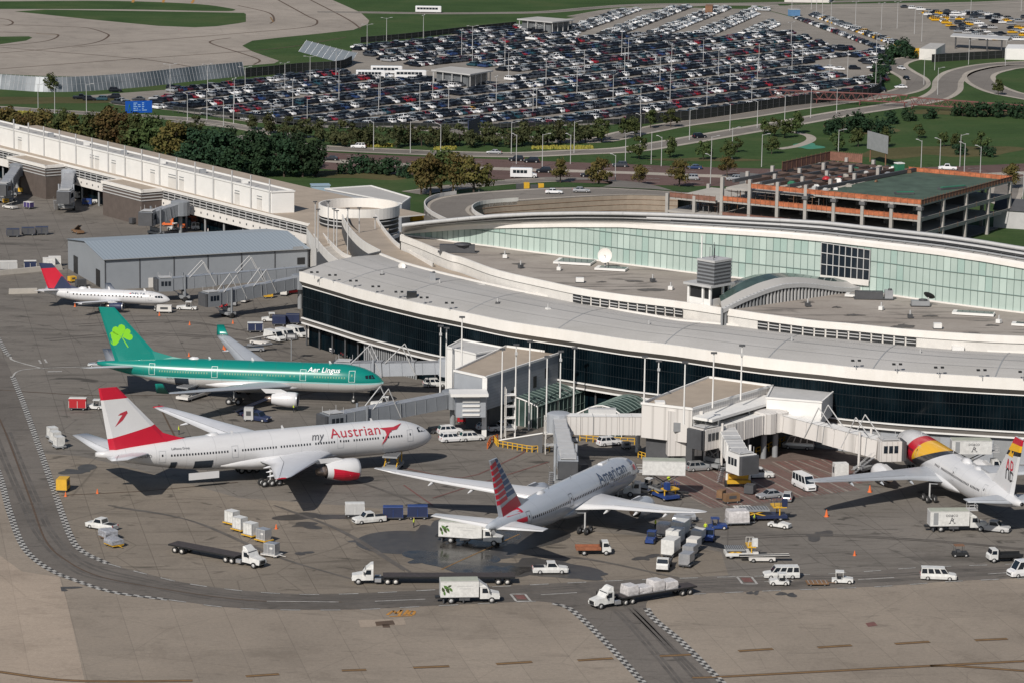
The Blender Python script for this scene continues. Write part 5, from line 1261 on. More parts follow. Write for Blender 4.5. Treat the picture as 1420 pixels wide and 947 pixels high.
mb = MB(); q2 = G(905, 583, 7.4); mb.box((q2.x, q2.y, 8.2), (8.0, 3.0, 0.5), 'white', 0.02); mb.build('canopy', gh2, True)
bld('service_block', 'plain white box building at right end of the right gate building', 'building', [(1063, 552), (1139.4, 558), (1156, 543.5), (1072, 534.5)], 10.8, 6.6, None, 'lightgrey', 'white', 0.3)
def vault(label, a, b, w, h, drop):
 A, B = G(*a), G(*b); d = (B - A); L = d.length; d.normalize(); n_ = Vector((-d.y, d.x, 0))
 o = thing('glass_vault', label, 'glass corridor', tuple(A), 0)
 NL, NA = 18, 7; pts = []
 for i in range(NL + 1):
  r = []
  for j in range(NA + 1):
   t = j / NA; r.append(A + d * L * i / NL + n_ * w * t + z_ * (h * (0.62 + 0.38 * math.sin(PI * min(1.0, t * drop + 0.12)))))
  pts.append(r)
 mb = MB()
 for i in range(NL):
  for j in range(NA): mb.add([pts[i][j], pts[i + 1][j], pts[i + 1][j + 1], pts[i][j + 1]], [(0, 1, 2, 3)], 'vault_glass')
 mb.build('glass_roof', o, True)
 mb = MB()
 lo0, lo1 = A, A + d * L
 mb.strip([Vector((p[0].x, p[0].y, 0)) for p in pts], [p[0] for p in pts], 'vault_glass'); mb.strip([Vector((p[-1].x, p[-1].y, 0)) for p in pts], [p[-1] for p in pts], 'vault_glass')
 mb.strip([Vector((q.x, q.y, 0)) for q in pts[0]], pts[0], 'vault_glass'); mb.build('glass_wall', o, True)
 mb = MB()
 for i in range(NL + 1):
  mb.tube((pts[i][0].x, pts[i][0].y, 0), pts[i][0] + z_ * .02, 0.08, 'vault_frame', 4); mb.path([p + z_ * 0.04 for p in pts[i]], 0.07, 'vault_frame', 4)
 for j in range(NA + 1): mb.tube((pts[0][j].x, pts[0][j].y, 0), pts[0][j], 0.11, 'white', 4)
 mb.path([p - d * 0.06 for p in pts[0]], 0.16, 'white', 5)
 mb.path([p[0] + z_ * .03 for p in pts], 0.12, 'vault_frame', 4)
 k = [Vector((p[0].x, p[0].y, h * 0.36)) for p in pts]; mb.path(k, 0.06, 'vault_frame', 4)
 mb.build('frame', o, True)
 return o
vault('long green glass vault with white arched front beside left gate building', (745, 594), (850, 558), 9.5, 5.6, 0.55)
vault('long ribbed green glass roof sloping up towards the dark terminal glass', (862, 606), (944, 571), 9.5, 5.6, 0.9)
for x, y, h, lab in ((707, 606, 9.5, 'white ladder-like frame tower in front of the arched vault'), (762, 628, 7.0, 'white open stair tower beside grey jet bridge end'), (652, 566, 7.5, 'white open stair tower at the left gate building')):
 o = thing('stair_tower', lab, 'stair tower', tuple(G(x, y)), .15)
 for sx in (-.9, .9):
  for sy in (-.8, .8): mb = MB(); mb.tube((sx, sy, 0), (sx, sy, h), .10, 'offwhite', 5); mb.build('post', o)
 for k in range(int(h / 2.2)): mb = MB(); mb.box((0, 0, 1.6 + k * 2.2), (2.0, 1.7, .14), 'white' if k % 2 else 'lightgrey'); mb.build('landing', o)
o = thing('ramp_wall', 'grey triangular ramp wall with yellow guard rail below the vault', 'wall', tuple(G(720, 622)))
A, B, Cc = G(692, 616), G(752, 628), G(748, 604)
mb = MB(); mat('wall_grey', (.105, .108, .115), .8, var=.1); D_ = Vector((-.15, .35, 0)); mb.add([A, B, B + z_ * 3.6, A + z_ * 0.7], [(0, 1, 2, 3)], 'wall_grey'); mb.add([A + D_, B + D_, B + D_ + z_ * 3.6, A + D_ + z_ * 0.7], [(3, 2, 1, 0)], 'wall_grey'); mb.add([B, B + D_, B + D_ + z_ * 3.6, B + z_ * 3.6], [(0, 1, 2, 3)], 'wall_grey'); mb.add([A + z_ * .7, B + z_ * 3.6, B + D_ + z_ * 3.6, A + D_ + z_ * .7], [(0, 1, 2, 3)], 'wall_grey'); mb.build('wall', o, True)
mb = MB(); mb.tube(A + z_ * 0.8, B + z_ * 3.75, 0.16, 'white', 5); mb.build('coping', o, True)
def rail(label, pts, h=1.1, n=10, m='yellow', r=0.09, nm='guard_rail'):
 P = [G(x, y) for x, y in pts]; o = thing(nm, label, 'railing', tuple(P[0]))
 P = resample(P, n)
 for p in P:
  mb = MB(); mb.tube(p, p + z_ * h, r * 1.3, m, 5); mb.build('post', o, True)
 for k in (1.0, 0.55):
  mb = MB(); mb.path([p + z_ * h * k for p in P], r, m, 4); mb.build('rail', o, True)
rail('yellow guard rail round the foot of the grey ramp wall', [(685, 612), (690, 619), (735, 627), (762, 626)], 1.2, 14)
rail('yellow guard rail under the white corrugated bridge', [(795, 610), (835, 614), (880, 616)], 1.2, 9)
rail('yellow bollard rail below the white stair block', [(885, 634), (905, 640), (965, 646)], 1.2, 12)
rail('row of yellow barriers beside the parked minibus', [(1048, 632), (1062, 627), (1085, 617), (1098, 612)], 1.5, 9)
rail('orange barrier at the left tip of the ramp wall', [(676, 622), (680, 614), (690, 610)], 1.1, 5, 'orange')
rail('yellow bollards by the door near the dark cars', [(512, 484), (540, 490), (570, 497)], 1.4, 9)
o = thing('plinth_wall', 'long white concrete plinth in front of left gate building', 'wall', tuple(G(668, 590)))
A, B = G(648, 583), G(692, 589); d = (B - A).normalized(); mb = MB(); m_ = (A + B) / 2; mb.box((m_.x, m_.y + 1, 1.1), ((B - A).length, 2.0, 2.2), 'offwhite', math.atan2(d.y, d.x)); o2 = mb.build('wall', o, True)
A, B = G(785, 602), G(850, 606); d = (B - A).normalized(); o = thing('plinth_wall', 'white concrete plinth under the white corrugated bridge', 'wall', tuple(A)); mb = MB(); m_ = (A + B) / 2; mb.box((m_.x, m_.y + 4, 1.0), ((B - A).length, 1.0, 2.0), 'offwhite', math.atan2(d.y, d.x)); mb.build('wall', o, True)
# ================================================================= passenger boarding bridges
def bridge(label, pts, zs, w=3.0, h=3.0, m='bridge_grey', secs=2, cab=True, cab_rz=None, carriage=0.78, rot=True, yellow=False, struts=0, group='passenger boarding bridges', roofm=None, carm='midgrey'):
 """tunnel through photo points given at the height of the tunnel's middle"""
 P = [G(x, y, z) for (x, y), z in zip(pts, zs)]
 o = thing('boarding_bridge', label, 'jet bridge', (P[0].x, P[0].y, 0), 0, group)
 A, B = P[0], P[-1]
 d = B - A; L = d.length; d.normalize(); dh = Vector((d.x, d.y, 0)).normalized(); n_ = Vector((-dh.y, dh.x, 0)); u_ = n_.cross(d) * -1
 if u_.z < 0: u_ = -u_
 for s in range(secs):
  t0, t1 = s / secs, (s + 1.0) / secs + (0.05 if s < secs - 1 else 0)
  k = 1.0 - 0.10 * (secs - 1 - s) if not yellow else 1.0
  a, b = A + d * L * t0, A + d * L * min(t1, 1); hw, hh = w / 2 * k, h / 2 * k
  R0 = [a + n_ * sx * hw + u_ * sy * hh for sx, sy in ((-1, -1), (1, -1), (1, 1), (-1, 1))]; R1 = [b + n_ * sx * hw + u_ * sy * hh for sx, sy in ((-1, -1), (1, -1), (1, 1), (-1, 1))]
  mb = MB(); mb.rings([R0, R1], m, sm=False); tn = mb.build('tunnel', o, True, fix=True)
  mb = MB(); nr = max(3, int((b - a).length / 2.2))
  for i in range(nr + 1):
   c = a + (b - a) * i / nr; q = [c + n_ * sx * (hw + .04) + u_ * sy * (hh + .04) for sx, sy in ((-1, -1), (1, -1), (1, 1), (-1, 1))]
   for g in range(4): mb.tube(q[g], q[(g + 1) % 4], 0.07, m if i % 4 else 'midgrey', 4, cap=False)
  mb.build('tunnel_rib', tn).location = -o.location
  mb = MB(); mb.strip([a + n_ * hw * .92 + u_ * (hh + .06), a - n_ * hw * .92 + u_ * (hh + .06)], [b + n_ * hw * .92 + u_ * (hh + .06), b - n_ * hw * .92 + u_ * (hh + .06)], roofm or 'steel'); mb.build('tunnel_roof', tn).location = -o.location
 if rot:
  mb = MB(); mb.lathe([(0, w * 0.75), (h * 1.08, w * 0.75), (h * 1.15, w * 0.6), (h * 1.2, 0.05)], (A.x, A.y, A.z - h * 0.55), (0, 0, 1), m, 14, sm=False); mb.build('rotunda', o, True)
  mb = MB(); mb.tube((A.x, A.y, 0), (A.x, A.y, A.z - h * 0.5), 0.55, 'midgrey', 8); mb.build('column', o, True)
 if cab:
  rz = math.atan2(dh.y, dh.x) if cab_rz is None else cab_rz
  c = B + dh * w * 0.45; q = Vector((math.cos(rz), math.sin(rz), 0)); p_ = Vector((-q.y, q.x, 0))
  mb = MB(); mb.box(tuple(c), (w * 1.25, w * 1.15, h * 1.1), m, rz); cb = mb.build('cab', o, True)
  mb = MB(); f = c + q * w * 0.63
  for k in (-0.34, 0, 0.34): mb.box((f.x + p_.x * w * k, f.y + p_.y * w * k, f.z + h * 0.12), (0.06, w * 0.27, h * 0.42), 'glass', rz)
  for sd in (-1, 1):
   f = c + p_ * sd * w * 0.585
   for k in (-0.3, 0, 0.3): mb.box((f.x + q.x * w * k, f.y + q.y * w * k, f.z + h * 0.12), (w * 0.22, 0.06, h * 0.4), 'glass', rz)
  mb.build('cab_window', cb).location = -o.location
  mb = MB(); e = c + q * w * 0.95
  R = [[f_ + p_ * sx * w * 0.55 * k + z_ * sy * h * 0.5 * k for sx, sy in ((-1, -1), (1, -1), (1, 1), (-1, 1))] for f_, k in ((c + q * w * .62, 1.0), (c + q * w * .75, 1.06), (c + q * w * .9, 1.0))]
  mb.rings(R, 'darkgrey', sm=False); mb.build('bellows', o, True, fix=True)
  mb = MB(); mb.box((c.x, c.y, c.z + h * 0.62), (w * 1.0, w * 0.9, 0.12), 'lightgrey', rz)
  for sx, sy in ((-.5, -.45), (.5, -.45), (.5, .45), (-.5, .45)):
   g = c + q * w * sx + p_ * w * sy; mb.tube((g.x, g.y, c.z + h * 0.55), (g.x, g.y, c.z + h * 0.95), 0.05, 'lightgrey', 4)
  mb.build('roof_rail', cb).location = -o.location
 if carriage:
  c = A + d * L * carriage; cm = 'yellow' if yellow else carm
  for sd in (-1, 1):
   mb = MB(); g = c + n_ * sd * w * 0.62; mb.tube((g.x, g.y, 0.5), (g.x, g.y, c.z + h * 0.75), 0.24, m if not yellow else 'white', 6); mb.build('lift_leg', o, True)
   mb = MB(); mb.lathe([(-0.35, 0.3), (-0.35, 0.62), (0.35, 0.62), (0.35, 0.3)], (g.x, g.y, 0.62), n_, 'tyre', 10); mb.build('wheel', o, True)
  mb = MB(); mb.box((c.x, c.y, 1.05), (2.2, w * 1.3, 0.55), cm, math.atan2(dh.y, dh.x)); mb.box((c.x, c.y, 1.9), (0.7, w * 1.1, 0.7), cm, math.atan2(dh.y, dh.x)); mb.build('bogie', o, True)
  mb = MB(); a = c + n_ * w * 0.62; b = c - n_ * w * 0.62; mb.tube((a.x, a.y, 1.3), (b.x, b.y, c.z - h * .6), 0.1, cm, 4); mb.tube((b.x, b.y, 1.3), (a.x, a.y, c.z - h * .6), 0.1, cm, 4); mb.build('brace', o, True)
  st = MB(); s0 = B + n_ * -w * 0.9; dd = -dh
  for i in range(9):
   g = s0 + dd * (i * 0.45) - z_ * (h * 0.4 + i * (B.z - h * .4) / 9); st.box((g.x, g.y, g.z), (0.42, 0.9, 0.08), 'steel', math.atan2(dh.y, dh.x))
  for sd in (-.45, .45): st.tube(s0 + n_ * sd + z_ * (-h * .4 + 1), s0 + n_ * sd + dd * 4.0 + z_ * (1.0 - B.z), 0.05, 'lightgrey', 4)
  st.build('stairs', o, True)
 for i in range(struts):
  t = 0.15 + 0.7 * (i + 0.5) / struts; c = A + d * L * t + u_ * h * 0.5
  for sd in (-1, 1):
   mb = MB(); e = c + n_ * sd * w * 0.5; top = e + d * 2.6 + z_ * 3.2; mb.tube(e - u_ * h * .9, top, 0.11, 'lightgrey', 5); mb.tube(top, e + d * 6.0 - u_ * 0.1, 0.11, 'lightgrey', 5); mb.build('strut', o, True)
 return o
bridge('near grey jet bridge at regional jet with cab over the stand', [(416, 391), (299, 414)], [6.2, 4.6], 2.7, 2.8, 'bridge_grey', 2, True, None, 0.86, True, False, 2)
bridge('grey jet bridge along the hangar wall reaching the regional jet nose', [(424, 376), (236, 394)], [6.0, 4.0], 2.7, 2.7, 'bridge_grey', 3, True, None, 0.9, False, False, 2)
bridge('long grey jet bridge behind nose of the green jet', [(622, 509), (486, 512)], [6.2, 4.8], 2.8, 2.9, 'metal_panel', 3, True, None, 0.75, True, False, 2)
bridge('grey jet bridge sloping down to the left door of the red tailed jet', [(628, 553), (470, 583)], [6.6, 5.2], 2.9, 2.9, 'bridge_grey', 2, True, None, 0.8, True, False, 1)
fx = bridge('white corrugated fixed bridge in front of green vaults', [(893, 588), (786, 587.5)], [6.9, 6.9], 3.2, 3.3, 'corrugated', 1, False, None, 0, False, False, 0, roofm='white')
q = G(884, 626); mb = MB(); mb.tube((q.x, q.y, 0), (q.x, q.y, 5.3), 0.45, 'white', 8); mb.build('column', fx, True)
q = G(792, 628); mb = MB(); mb.tube((q.x, q.y + 1.5, 0), (q.x, q.y + 1.5, 5.3), 0.45, 'white', 8); mb.build('column', fx, True)
mb = MB(); q = G(835, 572, 8.6); mb.box((q.x, q.y, 9.0), (5.0, 1.6, 0.9), 'lightgrey', 0.0); mb.build('roof_unit', fx, True)
bridge('grey jet bridge pointing at the viewer beside the silver jet', [(775, 585), (787, 645)], [6.9, 5.2], 3.0, 3.0, 'metal_panel', 3, True, math.radians(-90), 0.8, True, False, 0, roofm='lightgrey')
bridge('white jet bridge with ribbed side and end box at right gate building', [(1060, 584), (986, 604)], [6.9, 6.3], 3.3, 3.4, 'corrugated', 1, True, None, 0.95, True, False, 0, roofm='white')
bridge('parked white jet bridge with yellow undercarriage and glazed cab', [(1006, 603), (1026, 638)], [6.0, 5.0], 3.2, 3.2, 'white', 2, True, math.radians(-60), 0.92, False, True, 0, roofm='lightgrey')
bridge('long white jet bridge to nose of the red, yellow and black jet', [(1076, 582), (1222, 621)], [6.9, 5.0], 3.2, 3.3, 'corrugated', 2, True, 0.15, 0.85, True, False, 2, roofm='white')
# ================================================================= left concourse
ED = lambda x: 205.8 + (311.5 - 205.8) * x / 429.6            # terrace edge (z 9.5)
TZ = 9.5
lc = thing('concourse', 'long straight white concourse running back to the left edge', 'building', tuple(G(200, 260)))
a0, a1 = G(-90, ED(-90), TZ), G(432, ED(432), TZ)
w0, w1 = G(-90, 186.6 - 0, TZ), G(377, 296.3, TZ)
d = (a1 - a0).normalized(); n_ = Vector((-d.y, d.x, 0))
wl0 = G(-90, 201.5 - 22.5, TZ)
t0, t1 = wl0, w1
mb = MB(); mb.prism([a0, a1, a1 + n_ * 34, a0 + n_ * 34], 9.2, TZ, 'fascia', 'roof_tan'); mb.build('terrace_roof', lc, True)
mb = MB();
def face(zb, zt, m, off):
 p, q = a0 - n_ * off, a1 - n_ * off; mb.strip([p + z_ * (zb - p.z), q + z_ * (zb - q.z)], [p + z_ * (zt - p.z), q + z_ * (zt - q.z)], m)
face(4.5, 6.6, 'fascia', 0.35); face(6.6, 9.2, 'black', -0.3); face(9.0, 9.75, 'fascia', 0.4)
p, q = a0 - n_ * .35, a1 - n_ * .35; mb.strip([p + z_ * (6.6 - p.z), q + z_ * (6.6 - q.z)], [a0 + n_ * .3 + z_ * (6.6 - TZ), a1 + n_ * .3 + z_ * (6.6 - TZ)], 'fascia')
mb.build('front_wall', lc, True)
mb = MB(); p, q = a0 + n_ * 2.5, a1 + n_ * 2.5; mb.strip([p - z_ * TZ, q - z_ * TZ], [p + z_ * (4.6 - TZ), q + z_ * (4.6 - TZ)], 'dark_glass_and_shade'); p2, q2 = a0 - n_ * .3, a1 - n_ * .3; mb.strip([p2 + z_ * (4.5 - TZ), q2 + z_ * (4.5 - TZ)], [p + z_ * (4.5 - TZ), q + z_ * (4.5 - TZ)], 'darkgrey'); mb.build('ground_floor_wall', lc, True)  # shade below the white band, put into the near-black wall colour
Lc = (a1 - a0).length; nb = 64
for k in range(3):
 mb = MB(); m_ = (a0 + a1) / 2; mb.box((m_.x, m_.y, 7.15 + k * 0.72), (Lc, 0.16, 0.22), 'lightgrey', math.atan2(d.y, d.x)); mb.build('louver_slat', lc, True)
for i in range(nb):
 p = a0 + d * Lc * (i + .5) / nb; mb = MB(); mb.box((p.x, p.y, 7.9), (0.18, 0.2, 2.6), 'lightgrey', math.atan2(d.y, d.x)); mb.build('mullion', lc, True)
for i in range(22):
 p = a0 + d * Lc * (i + .5) / 22 + n_ * 0.6; mb = MB(); mb.tube((p.x, p.y, 0), (p.x, p.y, 4.5), 0.3, 'midgrey', 6); mb.build('column', lc, True)
for i in range(40):
 p = a0 + d * Lc * (0.36 + 0.62 * i / 40) - n_ * 0.37; mb = MB(); mb.box((p.x, p.y, 5.6), (0.5, 0.05, 0.5), 'darkgrey', math.atan2(d.y, d.x)); mb.build('vent', lc, True)
UZ = 14.8
b0, b1 = t0, t1; du = (b1 - b0).normalized(); nu = Vector((-du.y, du.x, 0)); Lu = (b1 - b0).length
bk1 = G(414, 267.6, UZ); dep = abs((bk1 - b1).dot(nu));
Pq = [b0, b1, b1 + nu * dep + du * 1.5, b0 + nu * dep]
mb = MB(); mb.prism(Pq, TZ, UZ, 'white', 'roof_membrane', bottom=False); mb.build('upper_wall', lc, True)
mb = MB()
for a, b in zip(Pq, Pq[1:] + Pq[:1]):
 dd = (b - a).normalized(); m_ = (a + b) / 2; mb.box((m_.x, m_.y, UZ + 0.15), ((b - a).length + .4, 0.4, 0.42), 'white', math.atan2(dd.y, dd.x))
mb.build('roof_edge', lc, True)
masts = [-22, 0, 20.6, 41, 62.2, 84, 106.5, 129, 151.3, 174.6, 198, 222.4, 246.2, 271.9, 297, 323, 349, 375]
for i, x in enumerate(masts):
 yb = 201.5 + (296.3 - 201.5) * x / 377; p = G(x, yb, TZ) - nu * 0.25
 mb = MB(); mb.tube((p.x, p.y, TZ - 0.2), (p.x, p.y, UZ + 3.2), 0.2, 'lightgrey', 6); mb.build('post', lc, True)
for i, x in enumerate((28, 128, 135, 158, 212, 237, 243, 252, 329, 360)):
 yb = 201.5 + (296.3 - 201.5) * x / 377; p = G(x, yb, TZ) - nu * 0.08
 ang = math.atan2(du.y, du.x)
 mb = MB(); mb.box((p.x, p.y, TZ + 1.6), (2.3, 0.1, 3.2), 'offwhite', ang); dr = mb.build('door', lc, True)
 mb = MB(); mb.box((p.x, p.y - .08, TZ + 2.9), (2.3, 0.1, 0.22), 'midgrey', ang); mb.box((p.x, p.y - .08, TZ + 3.6), (2.3, 0.1, 0.16), 'midgrey', ang); mb.build('door_frame', dr).location = -lc.location
for x in (15, 167, 320):
 yb = 199 + (294 - 199) * x / 377; p = G(x, yb - 12, TZ + 2.3) ; p = G(x, yb, TZ) - nu * 0.3
 mb = MB(); mb.box((p.x, p.y, TZ + 2.6), (1.0, 0.5, 2.2), 'midgrey', math.atan2(du.y, du.x)); mb.build('wall_unit', lc, True)
for lab, x0, x1, out in (('pod', 38, 90, 6.0), ('pod', 172, 226, 6.5), ('pod', -60, -14, 6.0)):
 p, q = G(x0, ED(x0), TZ), G(x1, ED(x1), TZ); PP = [p, p - n_ * out, q - n_ * out, q]
 mb = MB(); mb.prism(PP, 0, 9.3, 'brick_wall', 'roof_tan', bottom=False); pd = mb.build('gate_pod', lc, True)
 mb = MB()
 for a, b in zip(PP[:-1], PP[1:]):
  dd = (b - a).normalized(); m_ = (a + b) / 2; mb.box((m_.x, m_.y, 9.1), ((b - a).length + .8, 0.7, 0.8), 'fascia', math.atan2(dd.y, dd.x))
  for k in range(3): mb.box((m_.x, m_.y, 6.6 + k * 0.8), ((b - a).length + .3, 0.3, 0.25), 'lightgrey', math.atan2(dd.y, dd.x))
 mb.build('pod_trim', pd).location = -lc.location
for i in range(7):
 x = 45 + i * 50; p = G(x, 160 + (256 - 160) * x / 300, UZ) ; p = b0 + du * Lu * (0.25 + i * 0.11) + nu * dep * 0.45
 mb = MB(); mb.box((p.x, p.y, UZ + 0.5), (1.6, 1.2, 1.0), 'steel' if i % 2 else 'white', 0.3); mb.build('roof_unit', lc, True)
bridge('grey jet bridge standing at far left edge under white concourse', [(24, 236), (6, 262)], [6.5, 4.5], 2.9, 2.9, 'bridge_grey', 2, True, math.radians(-100), 0.85, True)
bridge('grey jet bridge in front of the brick pod, left part of concourse', [(97, 245), (91, 272)], [6.6, 4.5], 3.2, 3.2, 'metal_panel', 2, True, math.radians(-95), 0.85, True)
bridge('grey jet bridge behind ridge of the grey hangar', [(250, 289), (212, 302)], [6.6, 5.0], 3.3, 3.3, 'bridge_grey', 2, True, math.radians(-100), 0.9, True)
lb = thing('link_building', 'low tan roofed link with curved white ramps between concourse and terminal', 'building', tuple(G(470, 340)))
pl = [(425, 316), (440, 300), (452, 292), (545, 300), (527, 353.5), (486, 362.5), (462, 352), (440, 336)]
Pq = [G(x, y, 11) for x, y in pl]
mb = MB(); mb.prism(Pq, 0, 11, 'offwhite', 'roof_tan', bottom=False); mb.build('block', lb, True)
def ramp(ptsA, ptsB, zt, zb, m, nm):
 A = cr([tuple(G(x, y, z)) for (x, y), z in zip(ptsA, zt)], 6); B = cr([tuple(G(x, y, z)) for (x, y), z in zip(ptsB, zt)], 6)
 mb = MB(); mb.strip(A, B, m); r = mb.build(nm, lb, True)
 for P in (A, B):
  mb = MB(); mb.strip([p - z_ * 1.2 for p in P], [p + z_ * 0.9 for p in P], 'fascia'); q = [p + Vector((0.25, 0.1, 0.9)) for p in P]; mb.strip([p + z_ * 0.9 for p in P], q, 'fascia'); mb.strip([p - z_ * 1.2 - z_ * 0.9 for p in q], q, 'fascia'); mb.build('ramp_parapet', lb, True)
  mb = MB(); mb.strip([Vector((p.x, p.y, 0)) for p in P], [p - z_ * 1.2 for p in P], 'darkgrey'); mb.build('ramp_wall', lb, True)
ramp([(474, 303), (478, 312), (488, 326), (503, 340), (527, 353.5)], [(520, 303), (526, 314), (538, 330), (555, 346), (600, 371)], [14.5, 15, 16, 17, 17.5], 0, 'roof_tan', 'upper_ramp')
ramp([(428, 315), (433, 328), (444, 344), (457, 358), (470, 368)], [(438, 312), (446, 327), (458, 341), (473, 355), (487, 361.5)], [9.5, 10, 11, 12, 12.5], 0, 'conc_pale', 'lower_ramp')
mb = MB()
A = cr([tuple(G(x, y, 12.5)) for x, y in [(481, 316), (488, 330), (503, 345), (522, 357)]], 5)
mb.strip(A, [p + z_ * 3.2 for p in A], 'black');
for k in (0.7, 1.6, 2.5): mb.path([p + z_ * k + Vector((-.1, -.1, 0)) for p in A], 0.09, 'lightgrey', 4)
mb.build('louver_screen', lb, True)
rt = thing('round_ramp_tower', 'round drum with white rim band at the end of the concourse', 'tower', tuple(G(498, 300)))
c = G(498, 283, 16.0); R_ = 9.9
mb = MB(); mb.lathe([(0, R_ * 0.97), (8.6, R_ * 0.97)], (c.x, c.y, 4.5), (0, 0, 1), 'black', 48, cap=False); mb.build('glazing', rt, True)
mb = MB()
for k in range(4): mb.lathe([(0, R_ * 0.985), (0.25, R_ * 0.985)], (c.x, c.y, 9.4 + k * 1.1), (0, 0, 1), 'lightgrey', 48, cap=False)
mb.build('louver_slat', rt, True)
mb = MB(); mb.lathe([(0, R_), (2.6, R_), (2.6, R_ - 0.4), (0.2, R_ - 0.4)], (c.x, c.y, 13.4), (0, 0, 1), 'fascia', 56, sm=False, cap=False); mb.build('rim_band', rt, True)
mb = MB(); mb.lathe([(0, R_), (0.9, R_), (0.9, R_ * .95)], (c.x, c.y, 8.2), (0, 0, 1), 'fascia', 56, sm=False, cap=False); mb.build('base_band', rt, True)
mb = MB(); mb.lathe([(0, R_ * .95), (0.1, R_ * .78), (0.55, R_ * .76), (0.6, 0.05)], (c.x, c.y, 13.5), (0, 0, 1), 'roof_tan', 40, sm=False); mb.build('roof', rt, True)
mb = MB(); mb.lathe([(0, R_ * .9), (6, R_ * .9)], (c.x, c.y, 0), (0, 0, 1), 'midgrey', 40); mb.build('base', rt, True)
for i, (x, y, h) in enumerate(((437, 345, 11), (441, 350, 10), (463, 343, 9), (455, 338, 10), (467, 352, 10), (482, 355, 11), (498, 351, 10.5), (520, 343, 7))):
 p = G(x, y, 11); o = thing('lamp_post', 'white lamp post on the link roof, %s of eight' % nthlr(i, 8), 'lamp post', tuple(p), 0, 'lamp posts on the link roof')
 mb = MB(); mb.tube((0, 0, 0), (0, 0, h), 0.13, 'lightgrey', 5); mb.build('pole', o); mb = MB(); mb.box((0, -0.3, h), (0.9, 0.5, 0.2), 'darkgrey', 0.4); mb.build('lamp_head', o)
bld('plant_building', 'flat grey metal building behind the round ramp tower', 'building', [(451, 263), (514.6, 258.9), (569, 275), (557, 283.5)], 7.5, 0, None, 'roof_grey', 'metal_panel', 0.3)
o = thing('shed', 'small pale blue metal shed beside grey metal building', 'shed', tuple(G(444, 276)), 0.2)
mb = MB(); mb.box((0, 0, 1.9), (5.0, 3.2, 3.8), 'shed_blue' if 'shed_blue' in M else 'steel'); mat('shed_blue', (0.30, 0.40, 0.48), 0.5, var=0.08); mb.m = ['shed_blue'] * len(mb.m); mb.build('wall', o); mb = MB(); mb.box((0, 0, 3.95), (5.4, 3.6, 0.25), 'shed_blue'); mb.build('roof', o)
mb = MB(); mb.box((1.0, -1.62, 1.1), (1.0, 0.08, 2.2), 'midgrey'); mb.build('door', o)
for x, y, rz, lab in ((428, 272, 0.3, 'yellow construction machine beside the pale blue shed'), (576, 307, 0.9, 'orange skip beside grey metal building')):
 o = thing('skip', lab, 'skip', tuple(G(x, y)), rz); mb = MB(); mb.prism([(-2.6, -1.2), (2.6, -1.2), (2.6, 1.2), (-2.6, 1.2)], 0.3, 1.8, 'yellow', 'brown'); mb.build('bin', o); mb = MB(); mb.box((0, 0, .15), (4, 1.8, .3), 'darkgrey'); mb.build('skid', o)
# ================================================================= grey hangar
NLc, NRc, FLc = G(145, 406), G(427.5, 380), None
hg = thing('hangar', 'long grey metal hangar with low blue grey gable roof', 'hangar', tuple(G(250, 400)))
EH = 7.2
e0_, e1_ = G(145.6, 360.8, EH), G(427, 345.6, EH)
A_, B_ = Vector((e0_.x, e0_.y, 0)), Vector((e1_.x, e1_.y, 0)); dd = (B_ - A_).normalized(); nn = Vector((-dd.y, dd.x, 0)); LH = (B_ - A_).length
RH = EH + 1.9
rg0 = G(116.5, 335.5, RH); WH = 2 * abs((Vector((rg0.x, rg0.y, 0)) - A_).dot(nn))
mb = MB(); mb.prism([A_, B_, B_ + nn * WH, A_ + nn * WH], 0, EH, 'hangar_wall', bottom=False);
mat('hangar_wall', (0.255, 0.275, 0.30), 0.55, var=0.05, scale=0.3)
for P0 in (A_, B_):
 mb.add([P0 + z_ * EH, P0 + nn * WH + z_ * EH, P0 + nn * WH / 2 + z_ * RH], [(0, 1, 2)], 'hangar_wall')
mb.build('wall', hg, True)
k = NT('hangar_roof', 0.5, 0.4); x, y, z = k.xyz();
c = k.mix(k.ramp(k.math('FRACT', k.math('MULTIPLY', k.math('ADD', k.math('MULTIPLY', x, dd.x), k.math('MULTIPLY', y, dd.y)), 1.1)), [(0.0, (1, 1, 1)), (0.25, (0, 0, 0)), (0.8, (0, 0, 0)), (1, (1, 1, 1))]), (0.30, 0.345, 0.385), (0.20, 0.24, 0.28)); k.out(c)
mb = MB(); ov = dd * 0.5; o1, o2 = A_ - ov - nn * .5 + z_ * (EH + .05), B_ + ov - nn * .5 + z_ * (EH + .05); r1, r2 = A_ - ov + nn * WH / 2 + z_ * (RH + .08), B_ + ov + nn * WH / 2 + z_ * (RH + .08); q1_, q2_ = A_ - ov + nn * (WH + .5) + z_ * (EH + .05), B_ + ov + nn * (WH + .5) + z_ * (EH + .05)
mb.add([o1, o2, r2, r1], [(0, 1, 2, 3)], 'hangar_roof'); mb.add([r1, r2, q2_, q1_], [(0, 1, 2, 3)], 'hangar_roof'); mb.build('roof', hg, True)
mb = MB(); mb.tube(o1, o2, 0.14, 'midgrey', 4); mb.build('gutter', hg, True)
for i in range(7):
 p = A_ + dd * LH * i / 6 - nn * 0.06; mb = MB(); mb.box((p.x, p.y, EH / 2), (0.22, 0.14, EH), 'darkgrey', math.atan2(dd.y, dd.x)); mb.build('downpipe', hg, True)
p = A_ + dd * LH * 0.965 - nn * 0.05; mb = MB(); mb.box((p.x, p.y, 4.4), (1.9, 0.12, 1.6), 'black', math.atan2(dd.y, dd.x)); mb.build('window', hg, True)
p = A_ + dd * LH * 0.95 - nn * 0.05; mb = MB(); mb.box((p.x, p.y, 7.4), (2.6, 0.12, 1.0), 'midgrey', math.atan2(dd.y, dd.x)); mb.build('vent', hg, True)
